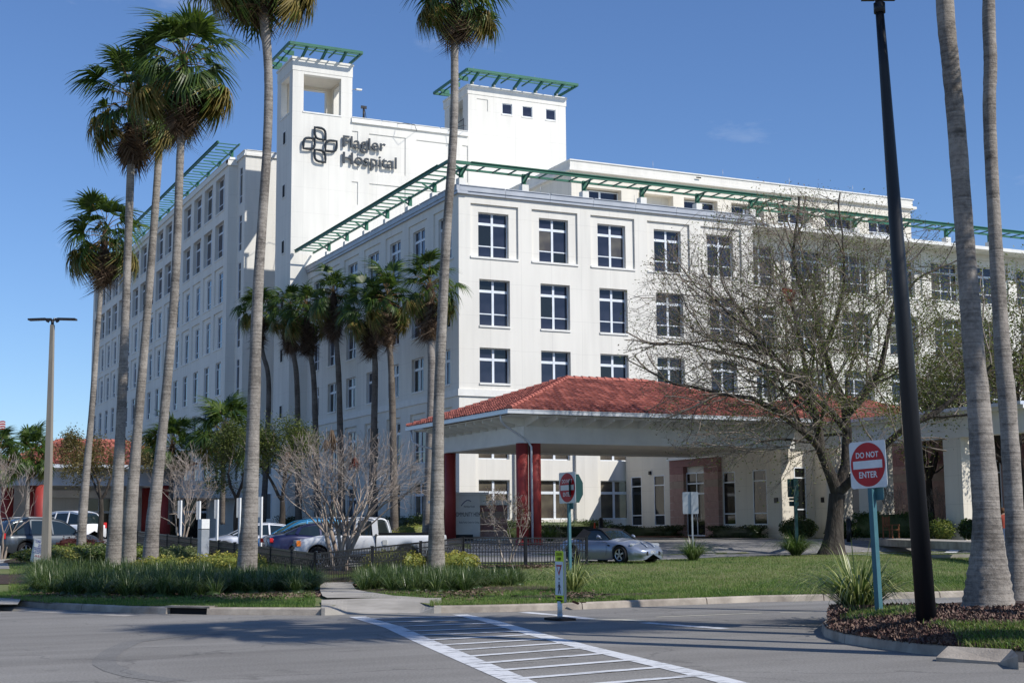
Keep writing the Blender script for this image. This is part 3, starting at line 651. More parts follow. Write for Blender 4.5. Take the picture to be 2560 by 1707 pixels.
ledge('string_course', 0, 44, 9.9, .10, TRIM, X_, NY, L_(22, 2, 0), .42)
def coping(x0, y0, x1, y1, z, name='parapet_coping', out=.22, th=.32, m=CAP, w=.7):
    """metal coping along a wall top in short lapped lengths"""
    a, c_ = Vector((x0, y0, z)), Vector((x1, y1, z)); d = c_-a; L = d.length; d.normalize(); n = Vector((d.y, -d.x, 0)); k = max(1, round(L/3.05))
    b = MB(); Mx = Matrix((d, n, Vector((0, 0, 1)))).transposed()
    for i in range(k):
        s0, s1 = L*i/k, L*(i+1)/k-.02
        mid = a+d*((s0+s1)/2); b.box(mid+n*(out-w/2)+Vector((0, 0, th/2)), (s1-s0, w, th), m, Mx)
        b.box(mid+n*(out-w/2+.05)+Vector((0, 0, th+.025)), (s1-s0-.1, w, .05), m, Mx)
        b.box(mid+n*(.02+.12-w/2+.02)+Vector((0, 0, -.09)), (s1-s0, w, .18), m, Mx)
    return b.build(name, HOS)
coping(-.0, 0, 22.1, 0, 22.45); coping(0, 30.6, 0, -.23, 22.452); coping(21.9, 2, 66, 2, 22.45)
b = MB(); b.b2((.3, .3, 22.2), (66, 30.5, 22.45), TRIM); b.b2((66, 2, 0), (66.3, 30, 22.5), WALL); b.build('roof_deck', HOS)
# --- trellis on the front block roof
def post_block(p, d, out, par, rot=True):
    """concrete block, post, arm and knee brace; out = outward unit vector"""
    b = MB(); s = Vector((-out.y, out.x, 0)); Mx = Matrix((out, s, Vector((0, 0, 1)))).transposed()
    b.box(p+Vector((0, 0, .25)), (.5, .46, .52), TRIM, Mx); b.build('post_block', par)
    b = MB(); b.box(p+Vector((0, 0, .5+.36)), (.22, .24, .74), GREEN, Mx)
    b.beam(p+Vector((0, 0, 1.12)), p+out*1.55+Vector((0, 0, 1.12)), .09, .10, GREEN); b.beam(p+Vector((0, 0, .62)), p+out*.85+Vector((0, 0, 1.08)), .08, .09, GREEN)
    b.build('trellis_bracket', par)
TR = link('roof_trellis', None, HOS); 
def straight_trellis(a, c_, out, z, name='roof_trellis', per=4.37, start=.0, inn=0.0, outd=1.5, blocks=True):
    tr = link(name, None, HOS)
    d = (c_-a); L = d.length; d.normalize(); Zz = Vector((0, 0, z))
    b = MB(); b.beam(a+Zz, c_+Zz, .12, .13, GREEN); b.build('inner_beam', tr)
    b = MB(); b.beam(a+out*outd+Zz, c_+out*outd+Zz, .13, .20, GREEN); b.beam(a+out*(outd+.09)+Zz+Vector((0, 0, .10)), c_+out*(outd+.09)+Zz+Vector((0, 0, .10)), .10, .05, GREEN); b.build('outer_beam', tr)
    k = int((L-start)/per)+1
    for i in range(k):
        p = a+d*(start+per*i)
        if blocks and start+per*i < L-.2: post_block(p+Vector((0, 0, z-1.12)), d, out, tr)
        for j in (1, 2, 3):
            s_ = start+per*i+per*j/4
            if s_ < L-.05: b = MB(); b.beam(a+d*s_+out*.06+Zz, a+d*s_+out*(outd-.05)+Zz, .07, .08, GREEN); b.build('trellis_bar', tr)
        for j in (1, 2, 3):
            s_ = start-per*j/4
            if i == 0 and s_ > .05: b = MB(); b.beam(a+d*s_+out*.06+Zz, a+d*s_+out*(outd-.05)+Zz, .07, .08, GREEN); b.build('trellis_bar', tr)
    return tr
bpy.data.objects.remove(TR)
straight_trellis(L_(.35, .4, 0), L_(24.5, .4, 0), NY, 23.95)
straight_trellis(L_(.35, .4, 0), L_(.35, 30.4, 0), NX, 23.955, start=.0, per=4.33)
b = MB(); b.beam(L_(-1.15, .4, 23.95), L_(-1.15, -1.1, 23.95), .13, .2, GREEN); b.beam(L_(-1.15, -1.1, 23.953), L_(.35, -1.1, 23.953), .13, .2, GREEN); b.beam(L_(.3, .35, 23.96), L_(-1.1, -1.05, 23.96), .08, .1, GREEN); b.build('trellis_corner', HOS)
straight_trellis(L_(20.6+2.3, 2.4, 0), L_(66, 2.4, 0), NY, 23.95, start=1.2)
# --- penthouse floor
PO = [(1.04, 4.0), (5.4, 8.3), (9.2, 12.1), (13.3, 16.2), (17.45, 20.3), (21.8, 24.7), (26.0, 28.6)]
b = MB(); facade(b, L_(11.17, 6, 0), X_, 30.2, 26.9, [(a, c_, 22.5, 25.25, .7, True) for a, c_ in PO], WALL2, NY, 22.3)
b.face([L_(11.17, 6, 22.3), L_(11.17, 6, 26.9), L_(11.17, 28, 26.9), L_(11.17, 28, 22.3)], WALL2); b.face([L_(41.37, 6, 22.3), L_(41.37, 28, 22.3), L_(41.37, 28, 26.9), L_(41.37, 6, 26.9)], WALL2)
b.face([L_(11.17, 6, 26.7), L_(41.37, 6, 26.7), L_(41.37, 28, 26.7), L_(11.17, 28, 26.7)], TRIM); b.build('penthouse_wall', HOS)
b = MB(); b.b2((10.9, 5.72, 26.28), (41.8, 28, 26.46), WALL); b.b2((11.0, 5.85, 26.46), (41.5, 28, 26.98), WALL); b.b2((10.95, 5.78, 26.98), (41.6, 28, 27.06), TRIM); b.build('penthouse_cornice', HOS)
for i, (a, c_) in enumerate(PO):
    if i != 1: window(HOS, L_(11.17, 6, 0), X_, NY, a, c_, 24.25, 25.15, .62, '2')
    if i > 2:
        b = MB()
        for k in range(4): b.b2((11.17+a+.1, 5.4+.05*k, 22.75+.32*k), (11.17+c_-.1, 5.5+.05*k, 22.97+.32*k), FRAME)
        b.build('louvre_screen', HOS)
b = MB(); b.b2((21.3, 5.7, 26.72), (21.7, 5.74, 26.80), DARKIN); b.build('vent_slot', HOS)
# --- tall block behind with logo wall, left tower and right tower
YB = 30.6
b = MB(); PAN = [(5.17, 5.7, 31.3, 34.62), (6.68, 9.95, 31.25, 34.55), (10.94, 13.95, 31.25, 34.5), (15.2, 15.73, 31.25, 34.5), (5.17, 5.72, 28.35, 30.3), (6.72, 9.95, 27.3, 30.28), (10.94, 13.95, 27.3, 30.2)]
tw = [(a, c_, z0, z1, .07, True) for a, c_, z0, z1 in PAN]
facade(b, L_(-1.5, YB, 0), X_, 15.78, 35.6, tw, WALL, NY)
b.face([L_(-1.5, YB, 0), L_(-1.5, YB, 35.6), L_(-1.5, 35, 35.6), L_(-1.5, 35, 0)], WALL)
b.build('logo_wall', HOS)
coping(3.6, YB, 14.28, YB, 35.5, out=.1, th=.25, m=TRIM)
# left tower top, open belfry
def belfry():
    b = MB(); x0, x1, y0, y1 = -1.5, 3.66, YB, 35.0
    facade(b, L_(x0, y0, 0), X_, x1-x0, 40.2, [(.94, 4.18, 35.8, 38.96, .55, False)], WALL, NY, 35.6)
    facade(b, L_(x0, y1, 0), X_, x1-x0, 40.2, [(.94, 4.18, 35.8, 38.96, .55, False)], WALL, Vector((0, 1, 0)), 35.6)
    facade(b, L_(x0, y0, 0), Y_, y1-y0, 40.2, [(.92, 3.3, 35.8, 38.96, .55, False)], WALL, NX, 35.6)
    facade(b, L_(x1, y0, 0), Y_, y1-y0, 40.2, [(.92, 3.3, 35.8, 38.96, .55, False)], WALL, X_, 35.6)
    # inner lining
    i0, i1, j0, j1 = x0+.55, x1-.55, y0+.55, y1-.55
    facade(b, L_(i0, j0, 0), X_, i1-i0, 39.3, [(.39, 3.63, 35.8, 38.96, .02, False)], WALL2, Vector((0, 1, 0)), 35.6)
    facade(b, L_(i0, j1, 0), X_, i1-i0, 39.3, [(.39, 3.63, 35.8, 38.96, .02, False)], WALL2, NY, 35.6)
    facade(b, L_(i0, j0, 0), Y_, j1-j0, 39.3, [(.37, 2.75, 35.8, 38.96, .02, False)], WALL2, X_, 35.6)
    facade(b, L_(i1, j0, 0), Y_, j1-j0, 39.3, [(.37, 2.75, 35.8, 38.96, .02, False)], WALL2, NX, 35.6)
    b.face([L_(i0, j0, 39.2), L_(i1, j0, 39.2), L_(i1, j1, 39.2), L_(i0, j1, 39.2)], WALL2); b.face([L_(i0, j0, 35.7), L_(i1, j0, 35.7), L_(i1, j1, 35.7), L_(i0, j1, 35.7)], TRIM)
    b.face([L_(x0, y0, 40.1), L_(x1, y0, 40.1), L_(x1, y1, 40.1), L_(x0, y1, 40.1)], TRIM)
    b.face([L_(x1, y0, 35.6), L_(x1, y1, 35.6), L_(x1, y1, 35.5), L_(x1, y0, 35.5)], WALL)
    o = b.build('tower_top', HOS)
    c_ = MB()
    for (a, q) in (((x0-.1, y0-.1, 40.15), (x1+.1, y0+.25, 40.33)), ((x0-.1, y1-.25, 40.15), (x1+.1, y1+.1, 40.33)), ((x0-.1, y0+.25, 40.15), (x0+.25, y1-.25, 40.33)), ((x1-.25, y0+.25, 40.15), (x1+.1, y1-.25, 40.33)), ((x0-.03, y0-.03, 39.2), (x1+.03, y0, 40.15)), ((x0-.03, y0, 39.2), (x0, y1, 40.15))): c_.b2(a, q, WALL)
    c_.build('tower_cornice', HOS)
    s = MB(); s.b2((-.62, y0-.05, 35.68), (2.74, y0+.3, 35.8), TRIM); s.build('opening_sill', HOS)
    s = MB(); s.b2((x0-.05, y0+.9, 35.68), (x0+.2, y0+3.32, 35.8), TRIM); s.build('opening_sill', HOS)
    for z in (33.4, 28.9, 24.2, 19.6, 15.2, 10.6, 6.2):
        w_ = MB(); w_.b2((x0-.05, 32.2, z-.1), (x0-.001, 33.05, z+1.1), TRIM); w_.b2((x0-.06, 32.32, z), (x0-.05, 32.93, z+1.0), DARKIN); w_.build('slit_window', HOS)
belfry()
b = MB(); cc = MB()
# right tower
facade(b, L_(14.27, YB, 0), X_, 9.6, 39.2, [(.83, 1.9, 37.8, 38.86, .06, True), (3.28, 4.24, 37.78, 38.74, .18, True), (5.27, 6.22, 37.76, 38.72, .18, True), (7.6, 8.56, 37.78, 38.74, .18, True)], WALL, NY, 20)
facade(b, L_(14.27, YB, 0), Y_, 5.2, 39.2, [(1.1, 4.2, 35.9, 39.0, 1.2, True)], WALL, NX, 35)
b.face([L_(23.87, YB, 20), L_(23.87, 36, 20), L_(23.87, 36, 39.2), L_(23.87, YB, 39.2)], WALL); b.face([L_(14.27, YB, 39.2), L_(23.87, YB, 39.2), L_(23.87, 36, 39.2), L_(14.27, 36, 39.2)], WALL)
b.build('right_tower_wall', HOS)
cc.b2((14.22, YB-.04, 39.2), (23.92, 36, 39.85), WALL); cc.b2((14.15, YB-.1, 39.85), (23.99, 36, 40.02), WALL); cc.build('tower_cornice', HOS)
for u in (3.28, 5.27, 7.6): window(HOS, L_(14.27, YB, 0), X_, NY, u, u+.96, 37.78, 38.73, .15, '1')
b = MB()
for u in (3.28, 5.27, 7.6):
    x = 14.27+u
    b.b2((x-.07, YB-.04, 37.66), (x+1.03, YB+.02, 37.77), TRIM); b.b2((x+.965, YB-.03, 37.77), (x+1.04, YB+.02, 38.8), TRIM)
b.build('window_trim', HOS)
b = MB(); b.tube([L_(14.2, YB+.9, 35.9), L_(14.2, YB+.9, 37.2)], .03, BLACK); b.tube([L_(14.2, YB+2.2, 35.9), L_(14.2, YB+2.2, 37.2)], .03, BLACK); b.tube([L_(14.2, YB+.9, 37.1), L_(14.2, YB+2.2, 37.1)], .03, BLACK); b.build('balcony_rail', HOS)
def tower_trellis(x0, x1, y0, y1, z, nb, px0, px1, py0):
    tr = link('tower_trellis', None, HOS)
    for nm, a, c_ in (('edge_beam', (x0, y0, z), (x1, y0, z)), ('edge_beam', (x0, y1, z), (x1, y1, z)), ('edge_beam', (x0, y0, z), (x0, y1, z)), ('edge_beam', (x1, y0, z), (x1, y1, z))):
        b = MB(); b.beam(a, c_, .15, .22, GREEN); b.build(nm, tr)
    b = MB(); b.beam((x0+.1, y0+.55, z), (x1-.1, y0+.55, z), .09, .1, GREEN); b.beam((x0+.1, y0+1.15, z), (x1-.1, y0+1.15, z), .09, .1, GREEN); b.beam((x0+.6, y0+.1, z+.004), (x0+.6, y1-.1, z+.004), .09, .1, GREEN); b.build('purlin', tr)
    for i in range(nb):
        x = px0+(px1-px0)*i/(nb-1)
        b = MB(); b.prism([(0, -.05), (1.7, -.62), (1.95, -.62), (1.95, -.42), (.4, .08), (0, .08)], .16, GREEN, Matrix.Translation((x, y0+.05, z)) @ Matrix.Rotation(math.pi/2, 4, 'Z')); b.build('trellis_bracket', tr)
        b = MB(); b.tube([(x, py0+.35, z-.75), (x, py0+.35, z-.4)], .07, TRIM); b.build('bracket_foot', tr)
        if i < nb-1:
            xm = x+(px1-px0)/(nb-1)/2; b = MB(); b.beam((xm, y0+.05, z), (xm, y0+2.4, z), .08, .12, GREEN); b.build('trellis_bar', tr)
    for y in (y0+2.2, y0+4.0, y1-1.2):
        b = MB(); b.prism([(0, -.05), (.5, -.3), (1.0, -.3), (1.0, .08), (0, .08)], .14, GREEN, Matrix.Translation((x0+.02, y, z))); b.build('trellis_bracket', tr)
    return tr
tower_trellis(-2.15, 4.1, 29.4, 36.2, 41.05, 3, -.55, 2.8, YB); tower_trellis(13.7, 24.5, 29.4, 37.0, 40.95, 5, 14.9, 23.2, YB)
# --- long left wing, in shade
LWX = -3.2; WY0 = 44.3; NC = 16
LR = [(30.45, 33.7, 'big'), (26.15, 29.45, 'big'), (21.95, 25.25, 'rec'), (17.85, 21.2, 'rec'), (13.65, 16.6, ''), (9.5, 12.4, ''), (5.4, 8.2, ''), (1.6, 4.0, '')]
ops = []; wins = []
for i in range(NC):
    o = 1.4+i*4.33
    for ri, (z0, z1, kd) in enumerate(LR):
        if kd == 'big': ops.append((o, o+3.2, z0, z1, .45, True)); wins.append((o, o+3.2, z0, z1, .45))
        elif kd == 'rec': ops.append((o-.1, o+3.15, z0, z1, .12, False, [(o+.1, o+2.0, z0, z1-.45, .20, True)])); wins.append((o+.1, o+2.0, z0, z1-.45, .32))
        else: ops.append((o+.15, o+2.05, z0, z1, .24, True)); wins.append((o+.15, o+2.05, z0, z1, .24))
b = MB(); facade(b, L_(LWX, WY0, 0), Y_, 70.9, 34.4, ops, WALL, NX)
x2, y2 = -2.39, 41.6
b.face([L_(LWX, WY0, 0), L_(x2, WY0, 0), L_(x2, WY0, 34.4), L_(LWX, WY0, 34.4)], WALL)
so = [(.95, 1.9, 30.45-4.3*k, 33.75-4.3*k, .14, True) for k in range(7)]
facade(b, L_(x2, y2, 0), Y_, WY0-y2, 34.75, so, WALL, NX)
facade(b, L_(x2, y2, 0), X_, 17, 34.75, [], WALL, NY)
b.face([L_(LWX, WY0, 34.3), L_(15, WY0, 34.3), L_(15, WY0+71, 34.3), L_(LWX, WY0+71, 34.3)], TRIM)
b.face([L_(x2, y2, 34.7), L_(15, y2, 34.7), L_(15, WY0+.2, 34.7), L_(x2, WY0+.2, 34.7)], TRIM)
b.face([L_(15, y2, 0), L_(15, WY0+71, 0), L_(15, WY0+71, 34.7), L_(15, y2, 34.7)], WALL)
b.build('wing_wall', HOS)
for a, c_, z0, z1, dp in wins: window(HOS, L_(LWX, WY0, 0), Y_, NX, a, c_, z0, z1, dp-.02, 'n' if c_-a < 2.5 else '6')
for o in so: window(HOS, L_(x2, y2, 0), Y_, NX, o[0], o[1], o[2], o[3], .12, 'n')
for i in range(NC):
    o = 1.4+i*4.33
    b = MB()
    for z0, z1, kd in LR:
        e = 3.2 if kd in ('big', 'rec') else 2.05
        b.b2((LWX-.06, WY0+o-.05, z0-.12), (LWX+.02, WY0+o+e+.03, z0-.003), TRIM)
    b.build('window_sill', HOS)
coping(LWX, WY0+70.9, LWX, WY0-.1, 34.35, out=.1, th=.35, m=TRIM); coping(LWX-.1, WY0, x2, WY0, 34.352, out=.1, th=.35, m=TRIM)
coping(x2, WY0, x2, y2-.1, 34.7, out=.1, th=.3, m=TRIM); coping(x2, y2, 14, y2, 34.702, out=.1, th=.3, m=TRIM)
straight_trellis(L_(LWX+.5, 42.6, 0), L_(LWX+.5, 115, 0), NX, 35.75, start=2.6, outd=1.9)
b = MB(); b.b2((-.9, 35, 9.5), (14, 41.6, 9.8), TRIM); b.b2((-1.0, 35, 0), (-.8, 41.6, 9.8), WALL); b.build('link_wall', HOS)
for z in (2.5, 6.2): window(HOS, L_(-1.0, 35, 0), Y_, NX, 1.6, 4.6, z, z+2.2, -.01, '2')
# rooftop bits
b = MB(); b.tube([L_(4.9, 31.2, 35.7), L_(4.9, 31.2, 36.9)], .09, BLACK); b.box(L_(4.9, 31.2, 36.95), (.5, .1, .25), BLACK); b.build('antenna', HOS)
b = MB(); b.box(L_(4.2, 30.5, 38.2), (.5, .25, .12), TRIM); b.tube([L_(3.7, 30.5, 38.15), L_(4.2, 30.5, 38.2)], .03, STEEL); b.build('wall_floodlight', HOS)
b = MB()
for x, y, z in ((18, 6.3, 27), (24, 6.3, 27), (30, 6.3, 27), (36, 6.3, 27), (21, 31, 41.1), (15, 31, 41.1), (6, .6, 22.8), (13, .6, 22.8)): b.tube([L_(x, y, z), L_(x, y, z+.75)], .015, STEEL, n=4)
b.build('lightning_rod', HOS)
b = MB(); pp = [L_(5+9*k/12, 31.2+2*math.sin(k), 36.7-1.1*math.sin(math.pi*k/12)-.05*k) for k in range(13)]; b.tube(pp, .025, BLACK, n=4); b.build('roof_cable', HOS)
# --- logo and lettering
def textmesh(s, size, ext, m, bold=0.0, w=None):
    cu = bpy.data.curves.new('t', 'FONT'); cu.body = s; cu.size = size; cu.extrude = ext; cu.offset = bold; cu.resolution_u = 3
    ob = bpy.data.objects.new('t', cu); col.objects.link(ob); dg = bpy.context.evaluated_depsgraph_get(); dg.update()
    me = bpy.data.meshes.new_from_object(ob.evaluated_get(dg)); bpy.data.objects.remove(ob); bpy.data.curves.remove(cu)
    me.materials.clear(); me.materials.append(m)
    return me
def mbounds(me):
    a = np.empty(len(me.vertices)*3); me.vertices.foreach_get('co', a); a = a.reshape(-1, 3); return a.min(0), a.max(0), a
def text_on(parent, s, M, size, w, m, name='lettering', ext=.002, bold=0.0, h=None, center=False, shear=0):
    """flat lettering fitted to width w; M maps text x,y,z (z toward the reader)"""
    me = textmesh(s, size, ext, m, bold)
    lo, hi, a = mbounds(me); sx = w/(hi[0]-lo[0]); sy = (h/(hi[1]-lo[1])) if h else 1
    a[:, 0] = (a[:, 0]-lo[0])*sx; a[:, 1] *= sy; a[:, 0] += shear*a[:, 1]
    if center: a[:, 0] -= w/2
    me.vertices.foreach_set('co', a.ravel()); me.update(); return link(name, me, parent, M)
def letters(s, x0, z0, xw, size, names):
    # one object per letter, standing off the wall
    me = textmesh(s, 1, .05, LOGO); lo, hi, a = mbounds(me); tot = hi[0]-lo[0]; del me
    cur = 0; adv = []
    for i in range(1, len(s)+1):
        m2 = textmesh(s[:i], 1, .05, LOGO); l2, h2, _ = mbounds(m2); adv.append(h2[0]); bpy.data.meshes.remove(m2)
    for i, ch in enumerate(s):
        m2 = textmesh(ch, 1, .08, LOGO, .008); l2, h2, a2 = mbounds(m2)
        right = adv[i]-lo[0]; sc = xw/tot
        a2[:, 0] = (a2[:, 0]-h2[0]+right)*sc; a2[:, 1] *= size
        m2.vertices.foreach_set('co', a2.ravel()); m2.update()
        Mx = Matrix(((1, 0, 0), (0, 0, -1), (0, 1, 0))).to_4x4(); Mx.translation = L_(x0, YB-.20, z0)
        link('sign_letter', m2, HOS, Mx)
letters('Flagler', 2.84, 33.12, 3.73, 1.38, 0); letters('Hospital', 2.84, 31.72, 4.72, 1.38, 0)
def logo():
    lg = link('logo_emblem', None, HOS); cx, cz = .83, 33.05; s = 1.43/105
    base = [(34, 34), (34, 72), (31, 88), (23, 98), (8, 104), (-12, 105), (-34, 105), (-34, 84), (-33, 62), (-28, 47), (-19, 38), (-4, 34)]
    for k in range(4):
        a = -k*math.pi/2; pts = []
        for x, z in base:
            X2, Z2 = x*math.cos(a)-z*math.sin(a), x*math.sin(a)+z*math.cos(a); pts.append(L_(cx+X2*s, YB-.20-.012*k, cz+Z2*s))
        b = MB(); b.tube(pts+[pts[0], pts[1]], .11, LOGO, n=4, cap=True, sm=False); b.build('emblem_loop', lg)
logo()

# ================================================================== TILED ROOFS
def tile_piece(w, l, m, hgt=.12):
    b = MB(); n = 5; A = []; C_ = []
    for j in range(n+1):
        a = math.pi*j/n; x = -math.cos(a)*w*.5; z = math.sin(a)*hgt
        A.append(Vector((x, 0, z+.035))); C_.append(Vector((x*.86, l, z*.85)))
    for j in range(n): b.face([A[j], A[j+1], C_[j+1], C_[j]][::-1], m, True)
    b.face([A[0], A[-1], Vector((w*.5, 0, 0)), Vector((-w*.5, 0, 0))][::1], m) if False else None
    b.face(A[::1], m)
    return b
def hip_roof(root, x0, x1, y0, y1, ze, zr, tile, rowl=.42, tw=.27, singles=300, faces='fl', mats=None, seed=1, back=True):
    """hip roof with eaves rectangle; real barrel tiles on the faces that are seen. Coordinates local to root"""
    rnd = random.Random(seed); w = min((x1-x0), (y1-y0))/2; mats = mats or TILE
    A, Bq, C_, D = Vector((x0, y0, ze)), Vector((x1, y0, ze)), Vector((x1, y1, ze)), Vector((x0, y1, ze))
    if (x1-x0) >= (y1-y0): r1, r2 = Vector((x0+w, (y0+y1)/2, zr)), Vector((x1-w, (y0+y1)/2, zr)); F = {'f': (A, Bq, r2, r1), 'r': (Bq, C_, r2), 'b': (C_, D, r1, r2), 'l': (D, A, r1)}
    else: r1, r2 = Vector(((x0+x1)/2, y0+w, zr)), Vector(((x0+x1)/2, y1-w, zr)); F = {'f': (A, Bq, r1), 'r': (Bq, C_, r2, r1), 'b': (C_, D, r2), 'l': (D, A, r1, r2)}
    b = MB()
    for k in F.values(): b.face([p-Vector((0, 0, .03)) for p in k], TGAP)
    b.build('roof_slope', root)
    protos = [tile_piece(tw*1.02, rowl*1.22, m).mesh('roof_tile') for m in mats]
    count = 0
    for key in faces:
        q = F[key]; a, c_ = q[0], q[1]; d = (c_-a).normalized(); L = (c_-a).length
        top = q[2] if len(q) == 3 else (q[2]+q[3])/2
        n0 = d.cross(Vector((0, 0, 1))); upd = top-a; upd = upd-d*upd.dot(d); SL = upd.length; upd.normalize(); nrm = d.cross(upd); nrm *= 1 if nrm.z > 0 else -1
        if len(q) == 3: tl = tr2 = (q[2]-a).dot(d); 
        else: tr2 = (q[2]-a).dot(d); tl = (q[3]-a).dot(d)
        rows = int(SL/rowl); joined = MB(); nrow = 0
        for i in range(rows+1):
            s = i*rowl; f = s/SL
            if f > .99: break
            l0, l1 = tl*f, L+(tr2-L)*f; k = int((l1-l0)/tw)
            if k < 1: continue
            for j in range(k):
                u = l0+(l1-l0-k*tw)/2+(j+.5)*tw
                P0 = a+d*u+upd*(s-.06)+nrm*.015; mi_ = rnd.choices(range(len(mats)), [5, 3, 2][:len(mats)])[0]
                Mx = Matrix((d, upd, nrm)).transposed().to_4x4() @ Matrix.Rotation(rnd.uniform(-.03, .03), 4, 'Z'); Mx.translation = P0+nrm*rnd.uniform(0, .012)
                if count < singles and key == faces[0]:
                    link('roof_tile', protos[mi_], root, Mx); count += 1
                else:
                    pr = protos[mi_]; n = len(joined.v); joined.v += [tuple(Mx @ v.co) for v in pr.vertices]; im = joined.mi(mats[mi_])
                    for pf in pr.polygons: joined.f.append(tuple(n+v for v in pf.vertices)); joined.m.append(im); joined.smooth.append(len(pf.vertices) == 4)
        if joined.v: tag(joined.build('roof_tiles', root), kind='stuff')
    # ridge and hip caps
    caps = [(r1, r2)]+[(p, r) for p, r in ((A, r1), (Bq, r2 if (x1-x0) >= (y1-y0) else r1), (C_, r2), (D, r1 if (x1-x0) >= (y1-y0) else r2))]
    if singles == 0: caps = caps[:3]
    for (p, r_) in caps:
        d = (r_-p); L = d.length; d.normalize(); sd_ = d.cross(Vector((0, 0, 1))).normalized(); n3 = sd_.cross(d); k = max(1, int(L/.42))
        for i in range(k):
            b = tile_piece(.38, .50, mats[2 if len(mats) > 2 else 0], .16)
            Mx = Matrix((sd_, d, n3)).transposed().to_4x4(); Mx.translation = p+d*(L*i/k)+Vector((0, 0, .05)); o = b.build('ridge_tile', root, Mx)
CAN = thing('entrance_canopy', B(-6.63, -20.9, 0), 'wide porte-cochere with red clay tile hip roof on dark red round columns', 'canopy')
c0 = Vector((0, 0, 0)); CW, CD, CE = 17.5, 12.6, 7.02
hip_roof(CAN, 0, CW, 0, CD, CE, CE+2.22, TILE)
# soffit, beams, rafters, gutters
b = MB(); b.b2((.25, .25, CE-.22), (CW-.2, CD-.2, CE-.16), TRIM); b.build('soffit', CAN)
b = MB(); b.b2((1.45, 1.45, 5.62), (CW-.5, 1.95, 6.42), TRIM); b.b2((1.45, 1.95, 5.62), (1.95, CD-1.45, 6.42), TRIM); b.b2((1.95, CD-1.95, 5.62), (CW-.5, CD-1.45, 6.42), TRIM); b.b2((CW-1, 1.95, 5.62), (CW-.5, CD-1.95, 6.42), TRIM); b.build('perimeter_beam', CAN)
b = MB(); b.b2((1.95, 1.95, 5.72), (CW-1, CD-1.95, 5.80), WALL2); b.build('ceiling', CAN)
b = MB(); b.b2((1.5, 1.5, 6.42), (CW-.5, 1.9, CE-.22), TRIM); b.b2((1.5, 1.9, 6.42), (1.9, CD-1.5, CE-.22), TRIM); b.build('fascia_wall', CAN)
for i in range(17):
    x = 1.6+i*1.02
    if x < CW-.4: b = MB(); b.prism([(0, -.02), (0, -.16), (1.2, -.42), (1.2, -.02)], .09, TRIM, Matrix.Translation((x, .3, CE-.2)) @ Matrix.Rotation(math.pi/2, 4, 'Z')); b.build('rafter', CAN)
for i in range(11):
    y = 1.6+i*1.0
    if y < CD-1: b = MB(); b.prism([(0, -.02), (0, -.16), (1.2, -.42), (1.2, -.02)], .09, TRIM, Matrix.Translation((.3, y, CE-.2))); b.build('rafter', CAN)
GUT = mat('white_metal_gutter', (.62, .65, .69), .35, metal=.3)
b = MB(); b.b2((-.14, -.14, CE-.16), (CW+.0, .06, CE+.02), GUT); b.b2((-.14, -.16, CE-.0), (CW, -.10, CE+.03), GUT); b.build('gutter', CAN)
b = MB(); b.b2((-.14, .06, CE-.16), (.06, CD, CE+.02), GUT); b.b2((-.16, .06, CE-.0), (-.10, CD, CE+.03), GUT); b.build('gutter', CAN)
def ccol(x, y, zg):
    b = MB(); b.tube([(x, y, zg-.3), (x, y, 5.62)], .29, RED, n=28); b.tube([(x, y, zg-.1), (x, y, zg+.25)], .34, RED, n=28); b.build('column', CAN)
for x, y in ((1.5, 1.75), (2.16, 1.75), (1.8, 11.0), (1.8, 11.9), (1.8, 12.3)): ccol(x, y, .85)
b = MB(); b.tube([(.0, .9, CE-.18), (.05, .95, CE-.42), (.3, 1.1, CE-.62), (1.62, 1.40, 5.72), (1.80, 1.38, 5.45), (1.83, 1.38, 1.0)], .055, GUT, n=8); b.build('downpipe', CAN)
b = MB(); b.tube([(.0, CD-.5, CE-.18), (.05, CD-.6, CE-.75), (.3, CD-.9, CE-1.0), (1.7, CD-1.5, 5.7), (1.8, CD-1.3, 5.3), (1.8, CD-1.3, 1.0)], .055, GUT, n=8); b.build('downpipe', CAN)

# --- entrance wing (single storey)
EW = thing('entrance_wing', B(0, 0, 0), 'low cream entrance wing with pink stone door surround, piers and red tile roof', 'building')
wx = 11.65
wops = [(.65, 1.9, 1.75, 4.83, .14, True), (3.4, 4.62, 1.75, 4.83, .14, True), (10.95, 12.15, 1.75, 4.75, .14, True), (13.85, 15.15, 1.75, 4.75, .14, True)]
NXv = NX
b = MB(); facade(b, L_(wx, 0, 0), NY, 16.5, 6.2, wops, WALL2, NX)
facade(b, L_(wx, -16.5, 0), X_, 2.16, 6.6, [(.83, 1.61, 1.95, 4.82, .12, True)], WALL2, NY)
b.face([L_(13.81, -16.5, 0), L_(13.81, -17.6, 0), L_(13.81, -17.6, 6.6), L_(13.81, -16.5, 6.6)], WALL2)
facade(b, L_(13.81, -17.6, 0), X_, 1.3, 6.6, [(.45, .97, 1.95, 4.76, .12, True)], WALL2, NY)
b.face([L_(wx, 0, 6.1), L_(20, 0, 6.1), L_(20, -17.5, 6.1), L_(wx, -16.5, 6.1)], TRIM)
b.build('wing_wall', EW)
for o in wops: window(EW, L_(wx, 0, 0), NY, NX, o[0], o[1], o[2], o[3], .10, 'n', 'd')
window(EW, L_(wx, -16.5, 0), X_, NY, .83, 1.61, 1.95, 4.82, .09, 'n', 'd'); window(EW, L_(13.81, -17.6, 0), X_, NY, .45, .97, 1.95, 4.76, .09, 'n', 'd')
b = MB(); b.b2((wx-.08, -16.5, 6.15), (wx+.2, 0, 6.4), TRIM); b.build('wall_cap', EW)
